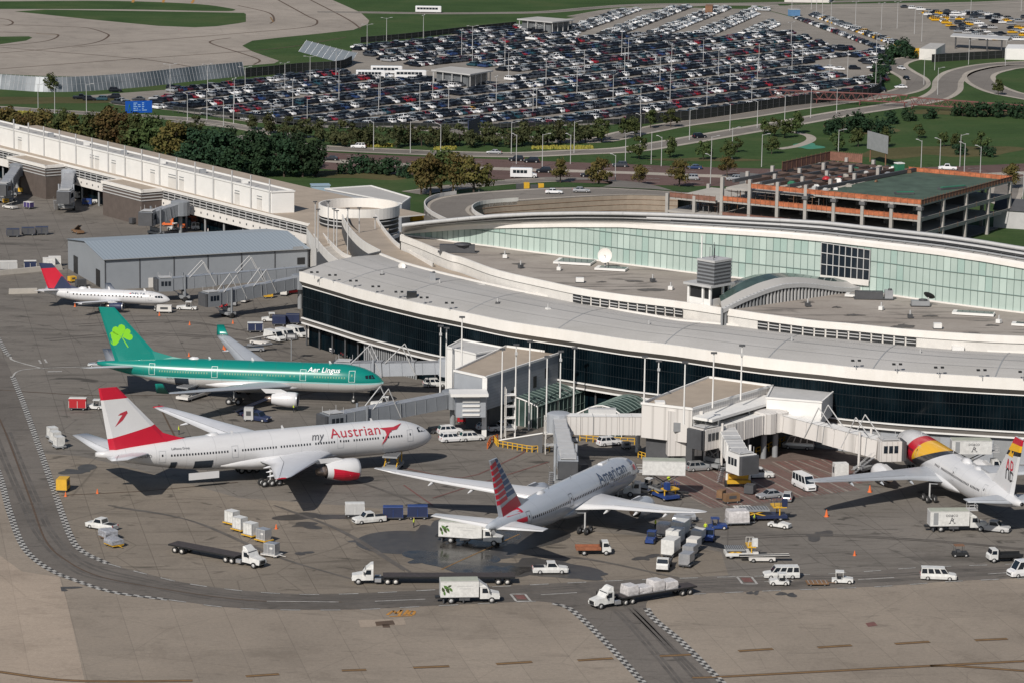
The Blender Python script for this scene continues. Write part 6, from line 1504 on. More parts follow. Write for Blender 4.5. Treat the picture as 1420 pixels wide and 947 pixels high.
p = A_ + dd * LH * 0.22 - nn * 0.05; mb = MB(); mb.box((p.x, p.y, 1.2), (1.1, 0.12, 2.3), 'offwhite', math.atan2(dd.y, dd.x)); mb.build('door', hg, True)
for t, w_, h_ in ((0.18, 3.2, 4.0), (0.78, 3.4, 4.2)):
 p = A_ + nn * WH * t - dd * 0.06; mb = MB(); mb.box((p.x, p.y, h_ / 2), (w_, 0.14, h_), 'black', math.atan2(nn.y, nn.x)); mb.build('doorway', hg, True)
# ================================================================= upper road, retaining wall
ur = thing('elevated_road', 'curving elevated road with white parapet behind the terminal roof', 'road bridge', tuple(G(700, 280)))
out_px = [(640, 318), (606, 303), (590, 292), (590, 282), (608, 274), (650, 268), (700, 264), (760, 261), (830, 260.5), (900, 264), (960, 268)]
in_px = [(700, 314), (672, 305), (658, 298), (654, 291), (664, 285), (690, 281.5), (725, 279), (770, 276), (830, 272.5), (880, 271), (940, 273)]
UZ2 = 5.5
Oo = cr([tuple(G(x, y, UZ2)) for x, y in out_px], 5); Ii = cr([tuple(G(x, y, UZ2)) for x, y in in_px], 5)
mb = MB(); mb.strip(Oo, Ii, 'ramp_road'); mb.build('carriageway', ur, True)
def par(P, nm, h, m, upto=None):
 P = P[:upto] if upto else P
 mb = MB(); mb.strip([p - z_ * 0.9 for p in P], [p + z_ * h for p in P], m); q = [p + Vector((0.3, 0.2, h)) for p in P]; mb.strip([p + z_ * h for p in P], q, m); mb.strip([p - z_ * h for p in q], q, m); mb.build(nm, ur, True)
par(Oo, 'parapet', 1.0, 'offwhite', 24); par(Ii, 'parapet', 1.0, 'offwhite', 30)
mb = MB(); mb.strip([Vector((p.x, p.y, 0)) for p in Oo], [p - z_ * .05 for p in Oo], 'conc_dark'); mb.build('outer_wall', ur, True)
mb = MB(); mb.strip([Vector((p.x, p.y, 0)) for p in Ii], [p - z_ * 0.05 for p in Ii], 'stone_wall'); mb.build('retaining_wall', ur, True)
mb = MB()
for k in (1.4, 2.9, 4.3): mb.path([p + z_ * (k - UZ2) + Vector((0, -.05, 0)) for p in Ii[18:]], 0.06, 'brown', 4)
mb.build('wall_course', ur, True)
for P, sg in ((Oo, 1), (Ii, -1)):
 A = []; B = []
 for i, (o_, i_) in enumerate(zip(Oo, Ii)):
  a = o_ if sg > 0 else i_; b = i_ if sg > 0 else o_; dq = (b - a); A.append(a + dq * 0.05 + z_ * .03); B.append(a + dq * 0.13 + z_ * .03)
 mb = MB(); mb.strip(A, B, 'kerb_conc'); mb.build('kerb', ur, True)
mb = MB();
em = [G(x, y, UZ2 - .15) for x, y in [(690, 264), (760, 260.5), (830, 259.5), (900, 263), (960, 267.5)]]; lo_ = [G(x, y, 0) for x, y in [(640, 285), (735, 262), (830, 254), (930, 258), (1000, 262)]]
mb.strip(em, lo_, 'grass_a'); eb = struct(mb.build('embankment'))
mb = MB(); A = [G(x, y, z) for x, y, z in ((830, 261, UZ2), (850, 254, 3.0), (830, 248, 0.6), (760, 246, .1), (700, 249, .08))]; B = [G(x, y, z) for x, y, z in ((940, 267, UZ2), (905, 257, 3.0), (860, 251, 0.6), (770, 250, .1), (700, 254, .08))]
mb.strip(cr([tuple(p) for p in A], 5), cr([tuple(p) for p in B], 5), 'ramp_road'); mb.build('slip_ramp', ur, True)
road('road', [(570, 268), (640, 259), (720, 252), (790, 249)], 6, 0.06, 'ramp_road', 1.0)
# ================================================================= garage under construction
cg = thing('unfinished_garage', 'unfinished concrete car park with orange mesh barriers and green deck', 'building', tuple(G(1200, 300)))
DZ = 13.0
NR = G(1277, 284, DZ); FR = G(1403, 250.5, DZ); NLq = G(1001, 257.5, DZ)
fx_ = (NLq - NR); fx_.z = 0; LF = fx_.length; fx_.normalize(); rx_ = (FR - NR); rx_.z = 0; LR = rx_.length; rx_.normalize()
def gp(u, v, z): return Vector((NR.x, NR.y, 0)) + fx_ * u + rx_ * v + z_ * z
mat('deck_green', (0.058, 0.092, 0.068), 0.85, var=0.3, scale=0.25)
mat('girder_brown', (0.085, 0.055, 0.045), 0.8, var=0.2)
mat('raw_conc', (0.36, 0.34, 0.32), 0.9, var=0.12, scale=0.5)
mat('raw_conc_dark', (0.115, 0.115, 0.12), 0.9, var=0.15, scale=0.5)
mat('mesh_orange', (0.40, 0.125, 0.055), 0.8, var=0.45, scale=0.7)
mat('mesh_brown', (0.20, 0.095, 0.07), 0.8, var=0.3, scale=0.9)
u_gap = LF * 0.53
def slab(u0, u1, v0, v1, z, m, top=None, nm='floor_slab', th=0.55):
 mb = MB(); mb.prism([gp(u0, v0, 0), gp(u1, v0, 0), gp(u1, v1, 0), gp(u0, v1, 0)], z - th, z, m, top); return mb.build(nm, cg, True)
slab(0, u_gap, 0, LR, DZ, 'raw_conc', 'deck_green', 'roof_deck'); slab(u_gap + .1, LF * 0.99, LR * 0.02, LR * 0.5, DZ - 0.6, 'raw_conc', 'conc_pale', 'roof_deck', 0.5)
slab(0, LF * 1.02, 0, LR, 9.0, 'raw_conc'); slab(0, LF * 1.28, 0, LR * 0.9, 5.0, 'raw_conc')
slab(LF * 1.03, LF * 1.27, 0, LR * 0.4, 8.6, 'raw_conc', 'conc_pale')
bay = LF / 7.0
for i in range(10):
 for v in ((0.0, 0.25, 0.5, 0.75, 1.0) if i < 8 else (0.0, 0.4)):
  if i > 7 and v > 0.5: continue
  top = DZ - .5 if i <= 3 else DZ + (2.2 if i < 8 else -3.5)
  p = gp(bay * i + (0.3 if i == 0 else 0), v * LR + (0.25 if v == 0 else -0.25 if v == 1 else 0), 0)
  mb = MB(); mb.box((p.x, p.y, top / 2), (0.85, 0.85, top), 'raw_conc', math.atan2(fx_.y, fx_.x)); mb.build('column', cg, True)
  if v == 0 and i < 5: mb = MB(); mb.box((p.x, p.y - .15, DZ - 1.1), (1.6, 1.4, 0.8), 'raw_conc_dark', math.atan2(fx_.y, fx_.x)); mb.build('bracket', cg, True)
def mesh(u0, v0, u1, v1, z, h, m, n=14):
 a, b = gp(u0, v0, z), gp(u1, v1, z); mb = MB()
 mb.strip([a, b], [a + z_ * h, b + z_ * h], m); o = mb.build('barrier_mesh', cg, True)
 mb = MB()
 for i in range(n + 1): p = a + (b - a) * i / n; mb.tube(p - z_ * .2, p + z_ * (h + .35), 0.07, 'brown', 4)
 mb.tube(a + z_ * h, b + z_ * h, 0.08, m, 4); mb.build('barrier_post', o).location = -cg.location
mesh(0, -.1, u_gap * 1.6, -.1, DZ, 1.15, 'mesh_orange', 26); mesh(-.1, 0, -.1, LR, DZ, 1.1, 'mesh_brown', 30); mesh(0, LR, u_gap, LR, DZ, 1.1, 'mesh_orange', 20)
for i in range(7): mesh(bay * i + .5, -.12, bay * (i + 1) - .5, -.12, 9.0, 1.15, 'mesh_orange', 5)
mesh(LF * 1.03, -.12, LF * 1.27, -.12, 8.6, 1.2, 'mesh_brown', 8); mesh(LF * 0.3, -.12, LF * 1.0, -.12, 5.0, 0.9, 'mesh_brown', 10)
mesh(-.12, 0, -.12, LR, 5.0, 0.5, 'raw_conc', 5); mesh(-.12, 0, -.12, LR, 9.0, 0.5, 'raw_conc', 5)
mb = MB(); mb.prism([gp(2, 3, 0), gp(LF, 3, 0), gp(LF, LR - 3, 0), gp(2, LR - 3, 0)], 0, 0.3, 'raw_conc_dark'); mb.build('foundation', cg, True)
mb = MB(); a, b = gp(2, LR * 0.55, 0), gp(LF * 1.2, LR * 0.55, 0); mb.strip([a, b], [a + z_ * 12.2, b + z_ * 12.2], 'raw_conc_dark'); mb.build('core_wall', cg, True)
for i in range(60):
 u, v = (LF * RND.uniform(1.0, 1.27), LR * RND.uniform(0, .35)) if i < 34 else (LF * RND.uniform(.5, 1.0), LR * RND.uniform(0, .1)); b0_ = 5.0 if i < 34 else 9.0; mb = MB(); p = gp(u, v, b0_); mb.tube(p, p + z_ * RND.uniform(2.2, 3.6), .09, ('girder_brown', 'midgrey', 'brown')[i % 3], 4); mb.tube(p + z_ * 2, p + z_ * 2 + fx_ * RND.uniform(1, 3), .08, 'girder_brown', 4); mb.build('prop', cg, True)
for i in range(7):
 u = u_gap + 2 + i * (LF * 0.5 / 7); mb = MB(); a, b = gp(u, LR * 0.1, DZ + 0.6), gp(u - 4, LR * 1.0, DZ + 0.6); dq = (b - a).normalized(); m_ = (a + b) / 2; mb.box(tuple(m_), ((b - a).length, 0.7, 0.9), 'girder_brown' if i % 2 else 'darkgrey', math.atan2(dq.y, dq.x)); mb.build('girder', cg, True)
for i in range(5):
 mb = MB(); a, b = gp(u_gap + 2, LR * (0.3 + i * .16), DZ + .9), gp(LF * .95, LR * (0.3 + i * .16), DZ + .9); dq = (b - a).normalized(); m_ = (a + b) / 2; mb.box(tuple(m_), ((b - a).length, 0.35, 0.6), 'girder_brown', math.atan2(dq.y, dq.x)); mb.build('girder', cg, True)
mesh(u_gap + 14, LR, LF * 0.95, LR * 1.0, DZ + 1, 2.4, 'mesh_brown', 16); mesh(LF * .95, LR * .5, LF * .95, LR, DZ + 1, 2.4, 'mesh_brown', 10)
for i in range(26):
 u, v = RND.uniform(u_gap - 3, u_gap + 12), RND.uniform(0.1, 0.98) * LR; s = RND.uniform(0.5, 1.3); p = gp(u, v, DZ + .05)
 o = thing('material_bundle', 'x', 'building material', tuple(p), RND.uniform(0, 3), 'bundles of building material on the unfinished deck'); m_ = RND.choice(['offwhite', 'lightgrey', 'conc_pale', 'brown', 'steel', 'green', 'red'] if i < 22 else ['white'])
 nm = {'offwhite': 'off-white', 'lightgrey': 'light grey', 'conc_pale': 'tan', 'brown': 'brown', 'steel': 'steel grey', 'green': 'green', 'red': 'red', 'white': 'white'}[m_]
 o['label'] = 'small %s bundle of material beside green deck of the unfinished garage' % nm
 mb = MB(); mb.box((0, 0, s * .4), (s * 1.8, s, s * .8), m_, taper=0.9); mb.box((0, 0, s * .88), (s * 1.1, s * .6, s * .3), m_, 0.4); mb.build('load', o)
for p_, l_, rz in (((LF * .1, LR * .55), 9, 0.6), ((LF * .2, LR * .25), 5, .2)):
 p = gp(p_[0], p_[1], DZ + .05); o = thing('form_stack', 'dark stack of formwork lying on green deck, %s' % ('longer one' if l_ == 9 else 'shorter one'), 'building material', tuple(p), rz); mb = MB(); mb.box((0, 0, .25), (l_, 1.4, .5), 'darkgrey'); mb.box((0.3, 0, .6), (l_ * .9, 1.0, .2), 'green'); mb.build('panel_stack', o)
o = thing('portable_toilet', 'green and white site cabin at back corner of green deck', 'cabin', tuple(gp(u_gap + 1, LR * .93, DZ)), 0.4); mb = MB(); mb.box((0, 0, 1.2), (2.2, 2.0, 2.4), 'green'); mb.build('body', o); mb = MB(); mb.box((0, 0, 2.5), (2.3, 2.1, .25), 'white'); mb.build('roof', o)
o = thing('umbrella_tent', 'red site canopy beside the brown steel girders', 'canopy', tuple(gp(u_gap + 5, LR * .3, DZ)), 0.2); mb = MB(); mb.lathe([(1.6, 1.3), (2.2, .8), (2.5, .05)], (0, 0, 0), (0, 0, 1), 'red', 8); mb.build('canopy', o); mb = MB(); mb.tube((0, 0, 0), (0, 0, 1.7), .08, 'lightgrey', 5); mb.build('pole', o)
o = thing('utility_building', 'small grey building with dark pitched roof at right photo edge', 'building', tuple(G(1412, 315)), -0.35)
mb = MB(); mb.box((0, 0, 2.5), (12, 8, 5), 'lightgrey'); mb.add([(-6, -4, 5), (-6, 4, 5), (-6, 0, 7.5)], [(0, 1, 2)], 'lightgrey'); mb.add([(6, -4, 5), (6, 4, 5), (6, 0, 7.5)], [(0, 1, 2)], 'lightgrey'); mb.build('wall', o)
mb = MB(); mb.add([(-6.3, -4.4, 4.85), (6.3, -4.4, 4.85), (6.3, 0, 7.6), (-6.3, 0, 7.6), (-6.3, 4.4, 4.85), (6.3, 4.4, 4.85)], [(0, 1, 2, 3), (3, 2, 5, 4)], 'darkgrey'); mb.build('roof', o)
for y_ in (-2, 1.5): mb = MB(); mb.box((-6.05, y_, 2.6), (.1, 1.6, 1.2), 'black'); mb.build('window', o)
# ================================================================= fences, gantries, signs, shelters
def fence(label, pts, h, m, n, cat='fence', nm='fence', lean=0.0, pm='darkgrey', z0=0.0):
 P = [G(x, y) for x, y in pts]; P = cr([tuple(p) for p in P], 5) if len(P) > 2 else P
 P = resample(P, n); o = thing(nm, label, cat, tuple(P[0]))
 mb = MB(); T_ = []
 for i, p in enumerate(P):
  d = (P[min(i + 1, n)] - P[max(i - 1, 0)]).normalized(); T_.append(p + z_ * h + Vector((-d.y, d.x, 0)) * lean)
 mb.strip([p + z_ * z0 for p in P], T_, m); mb.build('panel', o, True)
 for p, t in list(zip(P, T_))[:100]:
  mb = MB(); mb.tube(p, t + (t - p) * 0.04, 0.1, pm, 4); mb.build('post', o, True)
 mb = MB(); mb.path([t for t in T_], 0.08, pm, 4); mb.path([p + (t - p) * 0.5 for p, t in zip(P, T_)], 0.06, pm, 4); mb.build('rail', o, True)
 return o
k = NT('blast_panel', 0.4, 0.5, 0.2); c = k.ramp(k.noise(0.06, 4, 0.6), [(0.4, (0.10, 0.12, 0.135)), (0.62, (0.25, 0.27, 0.29))]); k.out(c)
mat('screen_black', (0.014, 0.017, 0.016), 0.9, var=0.3, scale=0.4)
fence('grey steel blast fence along the near edge of pale taxiway', [(-40, 124), (0, 124.5), (60, 128), (120, 127), (200, 121), (270, 113), (340, 106)], 5.2, 'blast_panel', 70, 'fence', 'blast_fence', 1.6, 'steel')
fence('dark mesh fence from taxiway end to car park corner', [(340, 108), (380, 104), (420, 100), (470, 97), (488, 90)], 3.4, 'screen_black', 22)
mat('deflector', (0.20, 0.225, 0.25), 0.45, metal=0.2, var=0.1)
fence('sloping blue grey jet blast deflector on grass', [(414, 72), (440, 79), (466, 86), (485, 90)], 4.4, 'deflector', 8, 'blast deflector', 'blast_deflector', 3.4, 'steel')
fence('black screened fence along the front of car park, right part', [(868, 174), (940, 169), (1000, 162), (1100, 147), (1180, 139), (1210, 134), (1222, 124), (1216, 110), (1212, 97)], 3.4, 'screen_black', 60)
fence('dark thin fence along front of car park behind the hedge', [(240, 157), (340, 168), (450, 179), (560, 180), (700, 181), (868, 174)], 2.2, 'screen_black', 70, z0=1.2)
fence('black screened fence in front of the taxi yard', [(1292, 87), (1340, 84), (1420, 80), (1500, 78)], 3.2, 'screen_black', 20)
fence('low dark hedge-like fence at back of car park', [(500, 60), (560, 55), (640, 46), (716, 38)], 2.4, 'screen_black', 24)
mat('truss_red', (0.17, 0.065, 0.06), 0.7, var=0.15)
def truss(label, a, b, h, z0, n):
 A, B = G(*a), G(*b); d = (B - A).normalized(); nq = Vector((-d.y, d.x, 0)) * 1.0; o = thing('lattice_gantry', label, 'gantry', tuple(A))
 mb = MB()
 for s in (-1, 1):
  for zz in (z0, z0 + h): mb.tube(A + nq * s + z_ * zz, B + nq * s + z_ * zz, 0.16, 'truss_red', 4)
  for i in range(n):
   p, q = A + (B - A) * i / n + nq * s, A + (B - A) * (i + 1) / n + nq * s;
   mb.tube(p + z_ * (z0 if i % 2 else z0 + h), q + z_ * (z0 + h if i % 2 else z0), 0.11, 'truss_red', 4)
 mb.build('lattice_beam', o, True)
 for t in (0.02, 0.35, 0.66, 0.98):
  p = A + (B - A) * t; mb = MB(); mb.tube(p - nq, p - nq + z_ * z0, .16, 'truss_red', 4); mb.tube(p + nq, p + nq + z_ * z0, .16, 'truss_red', 4); mb.tube(p - nq, p + nq + z_ * z0, .1, 'truss_red', 4); mb.build('trestle', o, True)
truss('red lattice gantry crossing road in front of car park', (1066, 141), (1258, 149), 2.6, 1.6, 30)
truss('red lattice gantry on lawn at the right photo edge', (1262, 151), (1450, 165), 2.4, 1.6, 30)
def shelter(label, poly, z, n, cat='shelter'):
 P = [G(x, y, z) for x, y in poly]; c = sum(P, Vector()) / 4; o = thing('bus_shelter', label, cat, (c.x, c.y, 0), 0, 'shelters in the car park')
 mb = MB(); mb.prism(P, z - 0.5, z, 'lightgrey', 'roof_grey'); mb.build('roof', o, True)
 Q = [p + (c - p) * 0.18 for p in P]; mb = MB(); mb.prism(Q, 0, z - .6, 'glass_grey'); mb.build('glass_wall', o, True)
 for a, b in zip(P, P[1:] + P[:1]):
  for i in range(n): p = a + (b - a) * (i + .1) / n; p = p + (c - p) * 0.06; mb = MB(); mb.tube((p.x, p.y, 0), (p.x, p.y, z - .5), 0.2, 'lightgrey', 5); mb.build('column', o, True)
mat('glass_grey', (0.13, 0.14, 0.15), 0.15, var=0.3, scale=0.4)
shelter('flat roofed glass shelter in the middle of car park near white buses', [(598, 97), (652, 103.5), (684, 98), (625, 92.5)], 5.0, 4)
shelter('flat roofed glass shelter at back edge of the car park', [(717, 26.5), (766, 31), (797, 27.5), (745, 23.5)], 5.0, 4)
o = thing('fuel_canopy', 'long flat canopy over yellow vehicles in the taxi yard', 'canopy', tuple(G(1350, 70)))
Pq = [G(x, y, 5.5) for x, y in ((1318, 50), (1398, 55), (1402, 51), (1322, 46.5))]; mb = MB(); mb.prism(Pq, 5.0, 5.5, 'lightgrey'); mb.build('roof', o, True)
for t in (.1, .35, .65, .9): p = Pq[0] + (Pq[1] - Pq[0]) * t; mb = MB(); mb.tube((p.x, p.y + 1, 0), (p.x, p.y + 1, 5), .35, 'darkgrey', 5); mb.build('column', o, True)
bld('office_building', 'low grey and white office at the corner of taxi yard', 'building', [(1275, 68), (1298, 69), (1311, 61), (1290, 60)], 4.5, 0, None, 'roof_grey', 'offwhite', 0)
o = thing('storage_container', 'yellow container beside the low grey office', 'container', tuple(G(1281, 80)), 0.2); mb = MB(); mb.box((0, 0, 1.9), (9, 3.0, 3.6), 'yellow'); mb.build('body', o); mb = MB(); mb.box((0, 0, .08), (9.1, 3.1, .16), 'darkgrey'); mb.build('base', o)
bld('warehouse', 'white long building at right edge by taxi yard', 'building', [(1394, 68), (1440, 69), (1450, 63), (1398, 62)], 4.5, 0, None, 'white', 'white', 0)
bld('warehouse', 'pale long hall roof at top edge above car park', 'building', [(1088, -5), (1150, -4), (1156, -9), (1092, -10)], 3, 0, None, 'white', 'offwhite', 0)
bld('gatehouse', 'small brown brick gatehouse by the back entrance of car park', 'building', [(978, 9), (988, 9.3), (989, 6.8), (979, 6.6)], 4, 0, None, 'brown', 'brown', 0)
o = thing('portable_cabin', 'small blue cabin at top end of diagonal car row', 'cabin', tuple(G(1101, 22.5)), 0.3); mb = MB(); mb.box((0, 0, 1.5), (5, 3, 3), 'cabin_blue'); mat('cabin_blue', (0.10, 0.22, 0.40), 0.5); mb.build('body', o); mb = MB(); mb.box((0, 0, 3.1), (5.2, 3.2, .2), 'lightgrey'); mb.build('roof', o)
def sign(name, label, a, b, z0, z1, m, back, cat='sign'):
 A, B = G(*a), G(*b); d = (B - A).normalized(); nq = Vector((d.y, -d.x, 0)); o = thing(name, label, cat, tuple(A)); ang = math.atan2(d.y, d.x); L = (B - A).length; c = (A + B) / 2
 mb = MB(); mb.box((c.x, c.y, (z0 + z1) / 2), (L, 0.25, z1 - z0), m, ang); pn = mb.build('panel', o, True)
 for t in (.12, .88): p = A + (B - A) * t - nq * -.0; mb = MB(); mb.tube((p.x - nq.x * .3, p.y - nq.y * .3, 0), (p.x - nq.x * .3, p.y - nq.y * .3, z1), .2, back, 6); mb.build('post', o, True)
 return o, A, d, nq, L
mat('sign_blue', (0.008, 0.085, 0.42), 0.45, var=0.05)
o, A, d, nq, L = sign('road_sign', 'large bright blue road sign above the trees with pale lines of text', (174, 170), (211, 169), 3.0, 7.0, 'sign_blue', 'darkgrey')
mat('sign_text', (0.30, 0.50, 0.75), 0.5, var=0)
for k, (z, segs) in enumerate(((6.3, ((.30, .44), (.62, .70))), (5.7, ((.30, .40), (.46, .56), (.62, .69))), (5.1, ((.30, .44), (.48, .57), (.62, .70))), (4.5, ((.30, .38), (.42, .46), (.62, .68))), (3.9, ((.30, .48), (.52, .56), (.62, .80))))):
 for s0, s1 in segs:
  a = A + d * L * s0 + nq * .16; b = A + d * L * s1 + nq * .16; mb = MB(); mb.strip([a + z_ * (z - .13), b + z_ * (z - .13)], [a + z_ * (z + .13), b + z_ * (z + .13)], 'sign_text'); mb.build('text_line', o, True)
mb = MB(); a = A + d * L * .1 + nq * .16; b = A + d * L * .2 + nq * .16; mb.tube(a + z_ * 3.6, (a + b) / 2 + z_ * 6, .1, 'green', 4); mb.tube((a + b) / 2 + z_ * 6, b + z_ * 3.6, .1, 'green', 4); mb.build('emblem', o, True)
sign('billboard', 'back of large grey billboard standing on lawn behind unfinished garage', (1202, 224), (1230, 232), 4.0, 9.5, 'midgrey', 'brown', 'billboard')
o, A, d, nq, L = sign('billboard', 'dark blue angled billboard rising from the hedge', (649, 203), (665, 197), 1.0, 8.0, 'navy', 'darkgrey', 'billboard')
for x, y, lab in ((730, 262, 'yellow crash cushion at road split, left one'), (750, 263.5, 'yellow crash cushion at road split, right one')):
 o = thing('crash_cushion', lab, 'barrier', tuple(G(x, y, 0.2)), 0.1); mb = MB(); mb.box((0, 0, .9), (1.6, 1.2, 1.8), 'yellow'); mb.build('front', o); mb = MB(); mb.box((-1.9, 0, .7), (2.2, 1.0, 1.4), 'darkgrey'); mb.build('body', o)
o = thing('jersey_barrier', 'long low pale concrete barrier left of the regional jet tail', 'barrier', tuple(G(40, 380))); A, B = G(-20, 384), G(86, 374); d = (B - A).normalized(); c = (A + B) / 2; mb = MB(); mb.box((c.x, c.y, .6), ((B - A).length, .8, 1.2), 'conc_pale', math.atan2(d.y, d.x), 0.97); mb.build('block', o, True)
o = thing('jersey_barrier', 'low pale concrete barrier behind tail of regional jet', 'barrier', tuple(G(20, 408))); A, B = G(12, 408), G(52, 407); d = (B - A).normalized(); c = (A + B) / 2; mb = MB(); mb.box((c.x, c.y, .6), ((B - A).length, .8, 1.2), 'conc_pale', math.atan2(d.y, d.x), 0.97); mb.build('block', o, True)
mat('flowers', (0.23, 0.21, 0.03), 0.8, var=0.3, scale=2)
FLW = [(509, 545, 203), (602, 632, 207), (738, 822, 206), (255, 272, 185), (25, 45, 158), (918, 945, 128)]
for x0, x1, y in FLW[:5]:
 mb = MB(); r = random.Random(int(x0))
 for i in range(int((x1 - x0) * 5)):
  p = G(r.uniform(x0, x1), y + r.uniform(-1.5, 1.5)); s = r.uniform(.35, .8); mb.box((p.x, p.y, s * .5), (s, s, s), 'flowers', r.uniform(0, 3), 0.5)
 o = mb.build('flower_bed'); tag(o, 'bed of yellow flowers, %s' % {509: 'left one beside highway ramp', 602: 'below the dark blue billboard', 738: 'long one under the hedge', 255: 'by the tree row behind the concourse', 25: 'at far left beside the trees'}[x0], 'flower bed', 'yellow flower beds'); o['kind'] = 'stuff'
mat('dolly_rust', (0.20, 0.115, 0.06), 0.8, var=0.25)
# ================================================================= vehicles
CAR = {  # L, W, H, belt, windscreen foot, roof front, roof rear, tail foot, bonnet height
 'sedan': (4.75, 1.82, 1.46, 0.92, 1.05, 0.30, -1.05, -1.85, 0.80),
 'suv': (4.75, 1.90, 1.76, 1.08, 1.15, 0.45, -1.85, -2.25, 0.98),
 'hatch': (4.2, 1.78, 1.55, 0.95, 1.10, 0.40, -1.50, -2.0, 0.86),
 'pickup': (5.6, 1.98, 1.85, 1.12, 1.35, 0.75, -0.55, -0.75, 1.06),
 'van': (5.7, 2.02, 2.15, 1.15, 2.0, 1.25, -2.70, -2.80, 1.08),
 'wagon_van': (5.6, 2.0, 2.0, 1.08, 1.65, 0.95, -2.68, -2.78, 1.02),
 'minibus': (5.9, 2.05, 2.65, 1.25, 2.25, 1.45, -2.85, -2.92, 1.2)}
def car_geo(kind):
 L, W, Hh, bz, wf, rf, rr, tf, hb = CAR[kind]; w = W / 2; z0 = 0.30
 xs = [(L / 2, 0.80, 0.62 * hb + 0.1), (L / 2 - 0.18, 0.95, hb * 0.92), (wf, 1.0, bz), (tf, 1.0, bz), (-L / 2 + 0.1, 0.97, bz * (0.98 if kind != 'sedan' else 0.97)), (-L / 2, 0.88, bz * 0.8)]
 rings = [[(x, -w * k * .96, z0), (x, w * k * .96, z0), (x, w * k, z0 + (zt - z0) * .55), (x, w * k * .93, zt), (x, -w * k * .93, zt), (x, -w * k, z0 + (zt - z0) * .55)] for x, k, zt in xs]
 b, t = w * .90, w * (.72 if kind in ('sedan', 'hatch', 'suv') else .86)
 cab = [[(wf, -b, bz - .02), (wf, b, bz - .02), (rf, t, Hh), (rf, -t, Hh)], [(tf, -b, bz - .02), (tf, b, bz - .02), (rr, t, Hh), (rr, -t, Hh)]]
 return rings, cab
def quad_on(A, B, C_, D, u0, u1, v0, v1, off=0.012):
 A, B, C_, D = map(Vector, (A, B, C_, D)); n = (B - A).cross(D - A).normalized() * off
 f = lambda u, v: (A * (1 - u) + B * u) * (1 - v) + (D * (1 - u) + C_ * u) * v + n
 return [f(u0, v0), f(u1, v0), f(u1, v1), f(u0, v1)]
def car_faces(kind):
 """window quads: name -> corner lists"""
 (_, cab) = car_geo(kind); f, r = cab; nwin = {'sedan': 2, 'hatch': 2, 'suv': 3, 'pickup': 1, 'van': 1, 'wagon_van': 4, 'minibus': 4}[kind]
 out = [('windscreen', quad_on(f[0], f[1], f[2], f[3], .06, .94, .08, .94))]
 if kind != 'van': out.append(('rear_window', quad_on(r[1], r[0], r[3], r[2], .08, .92, .12, .9)))
 for sd in (0, 1):
  P = (f[1], r[1], r[2], f[2]) if sd else (r[0], f[0], f[3], r[3])
  for i in range(nwin):
   a, b = (i / nwin + .03, (i + 1) / nwin - .02) if kind != 'van' else (0.04, 0.26)
   if kind == 'van' and not sd: a, b = 0.74, 0.96
   if kind == 'pickup': a, b = .12, .88
   out.append(('side_window', quad_on(*P, a, b, .12, .90)))
 return out
def wheel_mb(x, y, r=0.34, w=0.22, rim='lightgrey'):
 mb = MB(); mb.lathe([(-w / 2, r * .6), (-w / 2, r), (w / 2, r), (w / 2, r * .6)], (x, y, r), (0, 1, 0), 'tyre', 12, cap=False); mb.lathe([(-w / 2 + .02, .01), (-w / 2 + .02, r * .62), (w / 2 - .02, r * .62), (w / 2 - .02, .01)], (x, y, r), (0, 1, 0), rim, 10); return mb
def wheels(o, xs, y, r=0.34, w=0.24, rim='lightgrey'):
 for x in xs:
  for s in (-1, 1): wheel_mb(x, s * y, r, w, rim).build('wheel', o)
def car(kind, paint, label, px, py, deg, name=None, cat=None, group=None, bed=None):
 L, W, Hh, bz, wf, rf, rr, tf, hb = CAR[kind]
 nm = name or {'sedan': 'car', 'hatch': 'car', 'suv': 'suv', 'pickup': 'pickup_truck', 'van': 'van', 'wagon_van': 'passenger_van', 'minibus': 'minibus'}[kind]
 o = thing(nm, label, cat or {'sedan': 'car', 'hatch': 'car', 'suv': 'car', 'pickup': 'pickup', 'van': 'van', 'wagon_van': 'van', 'minibus': 'van'}[kind], tuple(G(px, py)), math.radians(deg), group)
 rings, cab = car_geo(kind); mb = MB()
 mb.rings(rings, paint, sm=False)
 f, r = cab; mb.add(f + r, [(0, 1, 2, 3), (5, 4, 7, 6), (1, 5, 6, 2), (4, 0, 3, 7), (3, 2, 6, 7)], paint); mb.build('body', o, fix=True)
 for n, q in car_faces(kind): MB().add(q, [(0, 1, 2, 3)], 'glass').build(n, o)
 wheels(o, (L * .31, -L * .30), W * .44, 0.36 if kind not in ('sedan', 'hatch') else .32)
 for s in (-1, 1):
  mb = MB(); mb.box((L / 2 - .06, s * W * .33, hb * .78), (.12, .36, .14), 'lamp'); mb.build('headlight', o)
  mb = MB(); mb.box((-L / 2 + .02, s * W * .37, bz * .82), (.08, .2, .3), 'red'); mb.build('tail_light', o)
 mb = MB(); mb.box((L / 2 - .02, 0, hb * .55), (.1, W * .6, .22), 'black'); mb.build('grille', o)
 mb = MB(); mb.box((0, 0, .28), (L * .94, W * .9, .2), 'black'); mb.build('bumper', o)
 if kind == 'pickup':
  mb = MB(); mb.box((-1.85, 0, bz + .012), (1.7, W * .74, .02), 'black' if bed is None else bed); mb.build('cargo_bed', o)
 return o
car('suv', 'paint_white', 'white suv left front of the five cars parked by the round plinth', 627, 612, 20, group='white cars parked by the ramp wall')
car('suv', 'paint_white', 'white suv behind the front pair beside red tailed jet nose', 624, 601.5, 18, group='white cars parked by the ramp wall')
car('suv', 'truck_white', 'white suv standing alone on the right of the front three', 654, 610.5, 18, group='white cars parked by the ramp wall')
car('hatch', 'truck_white', 'white hatchback beside white pickup at the concrete plinth', 676, 595.5, 20, group='white cars parked by the ramp wall')
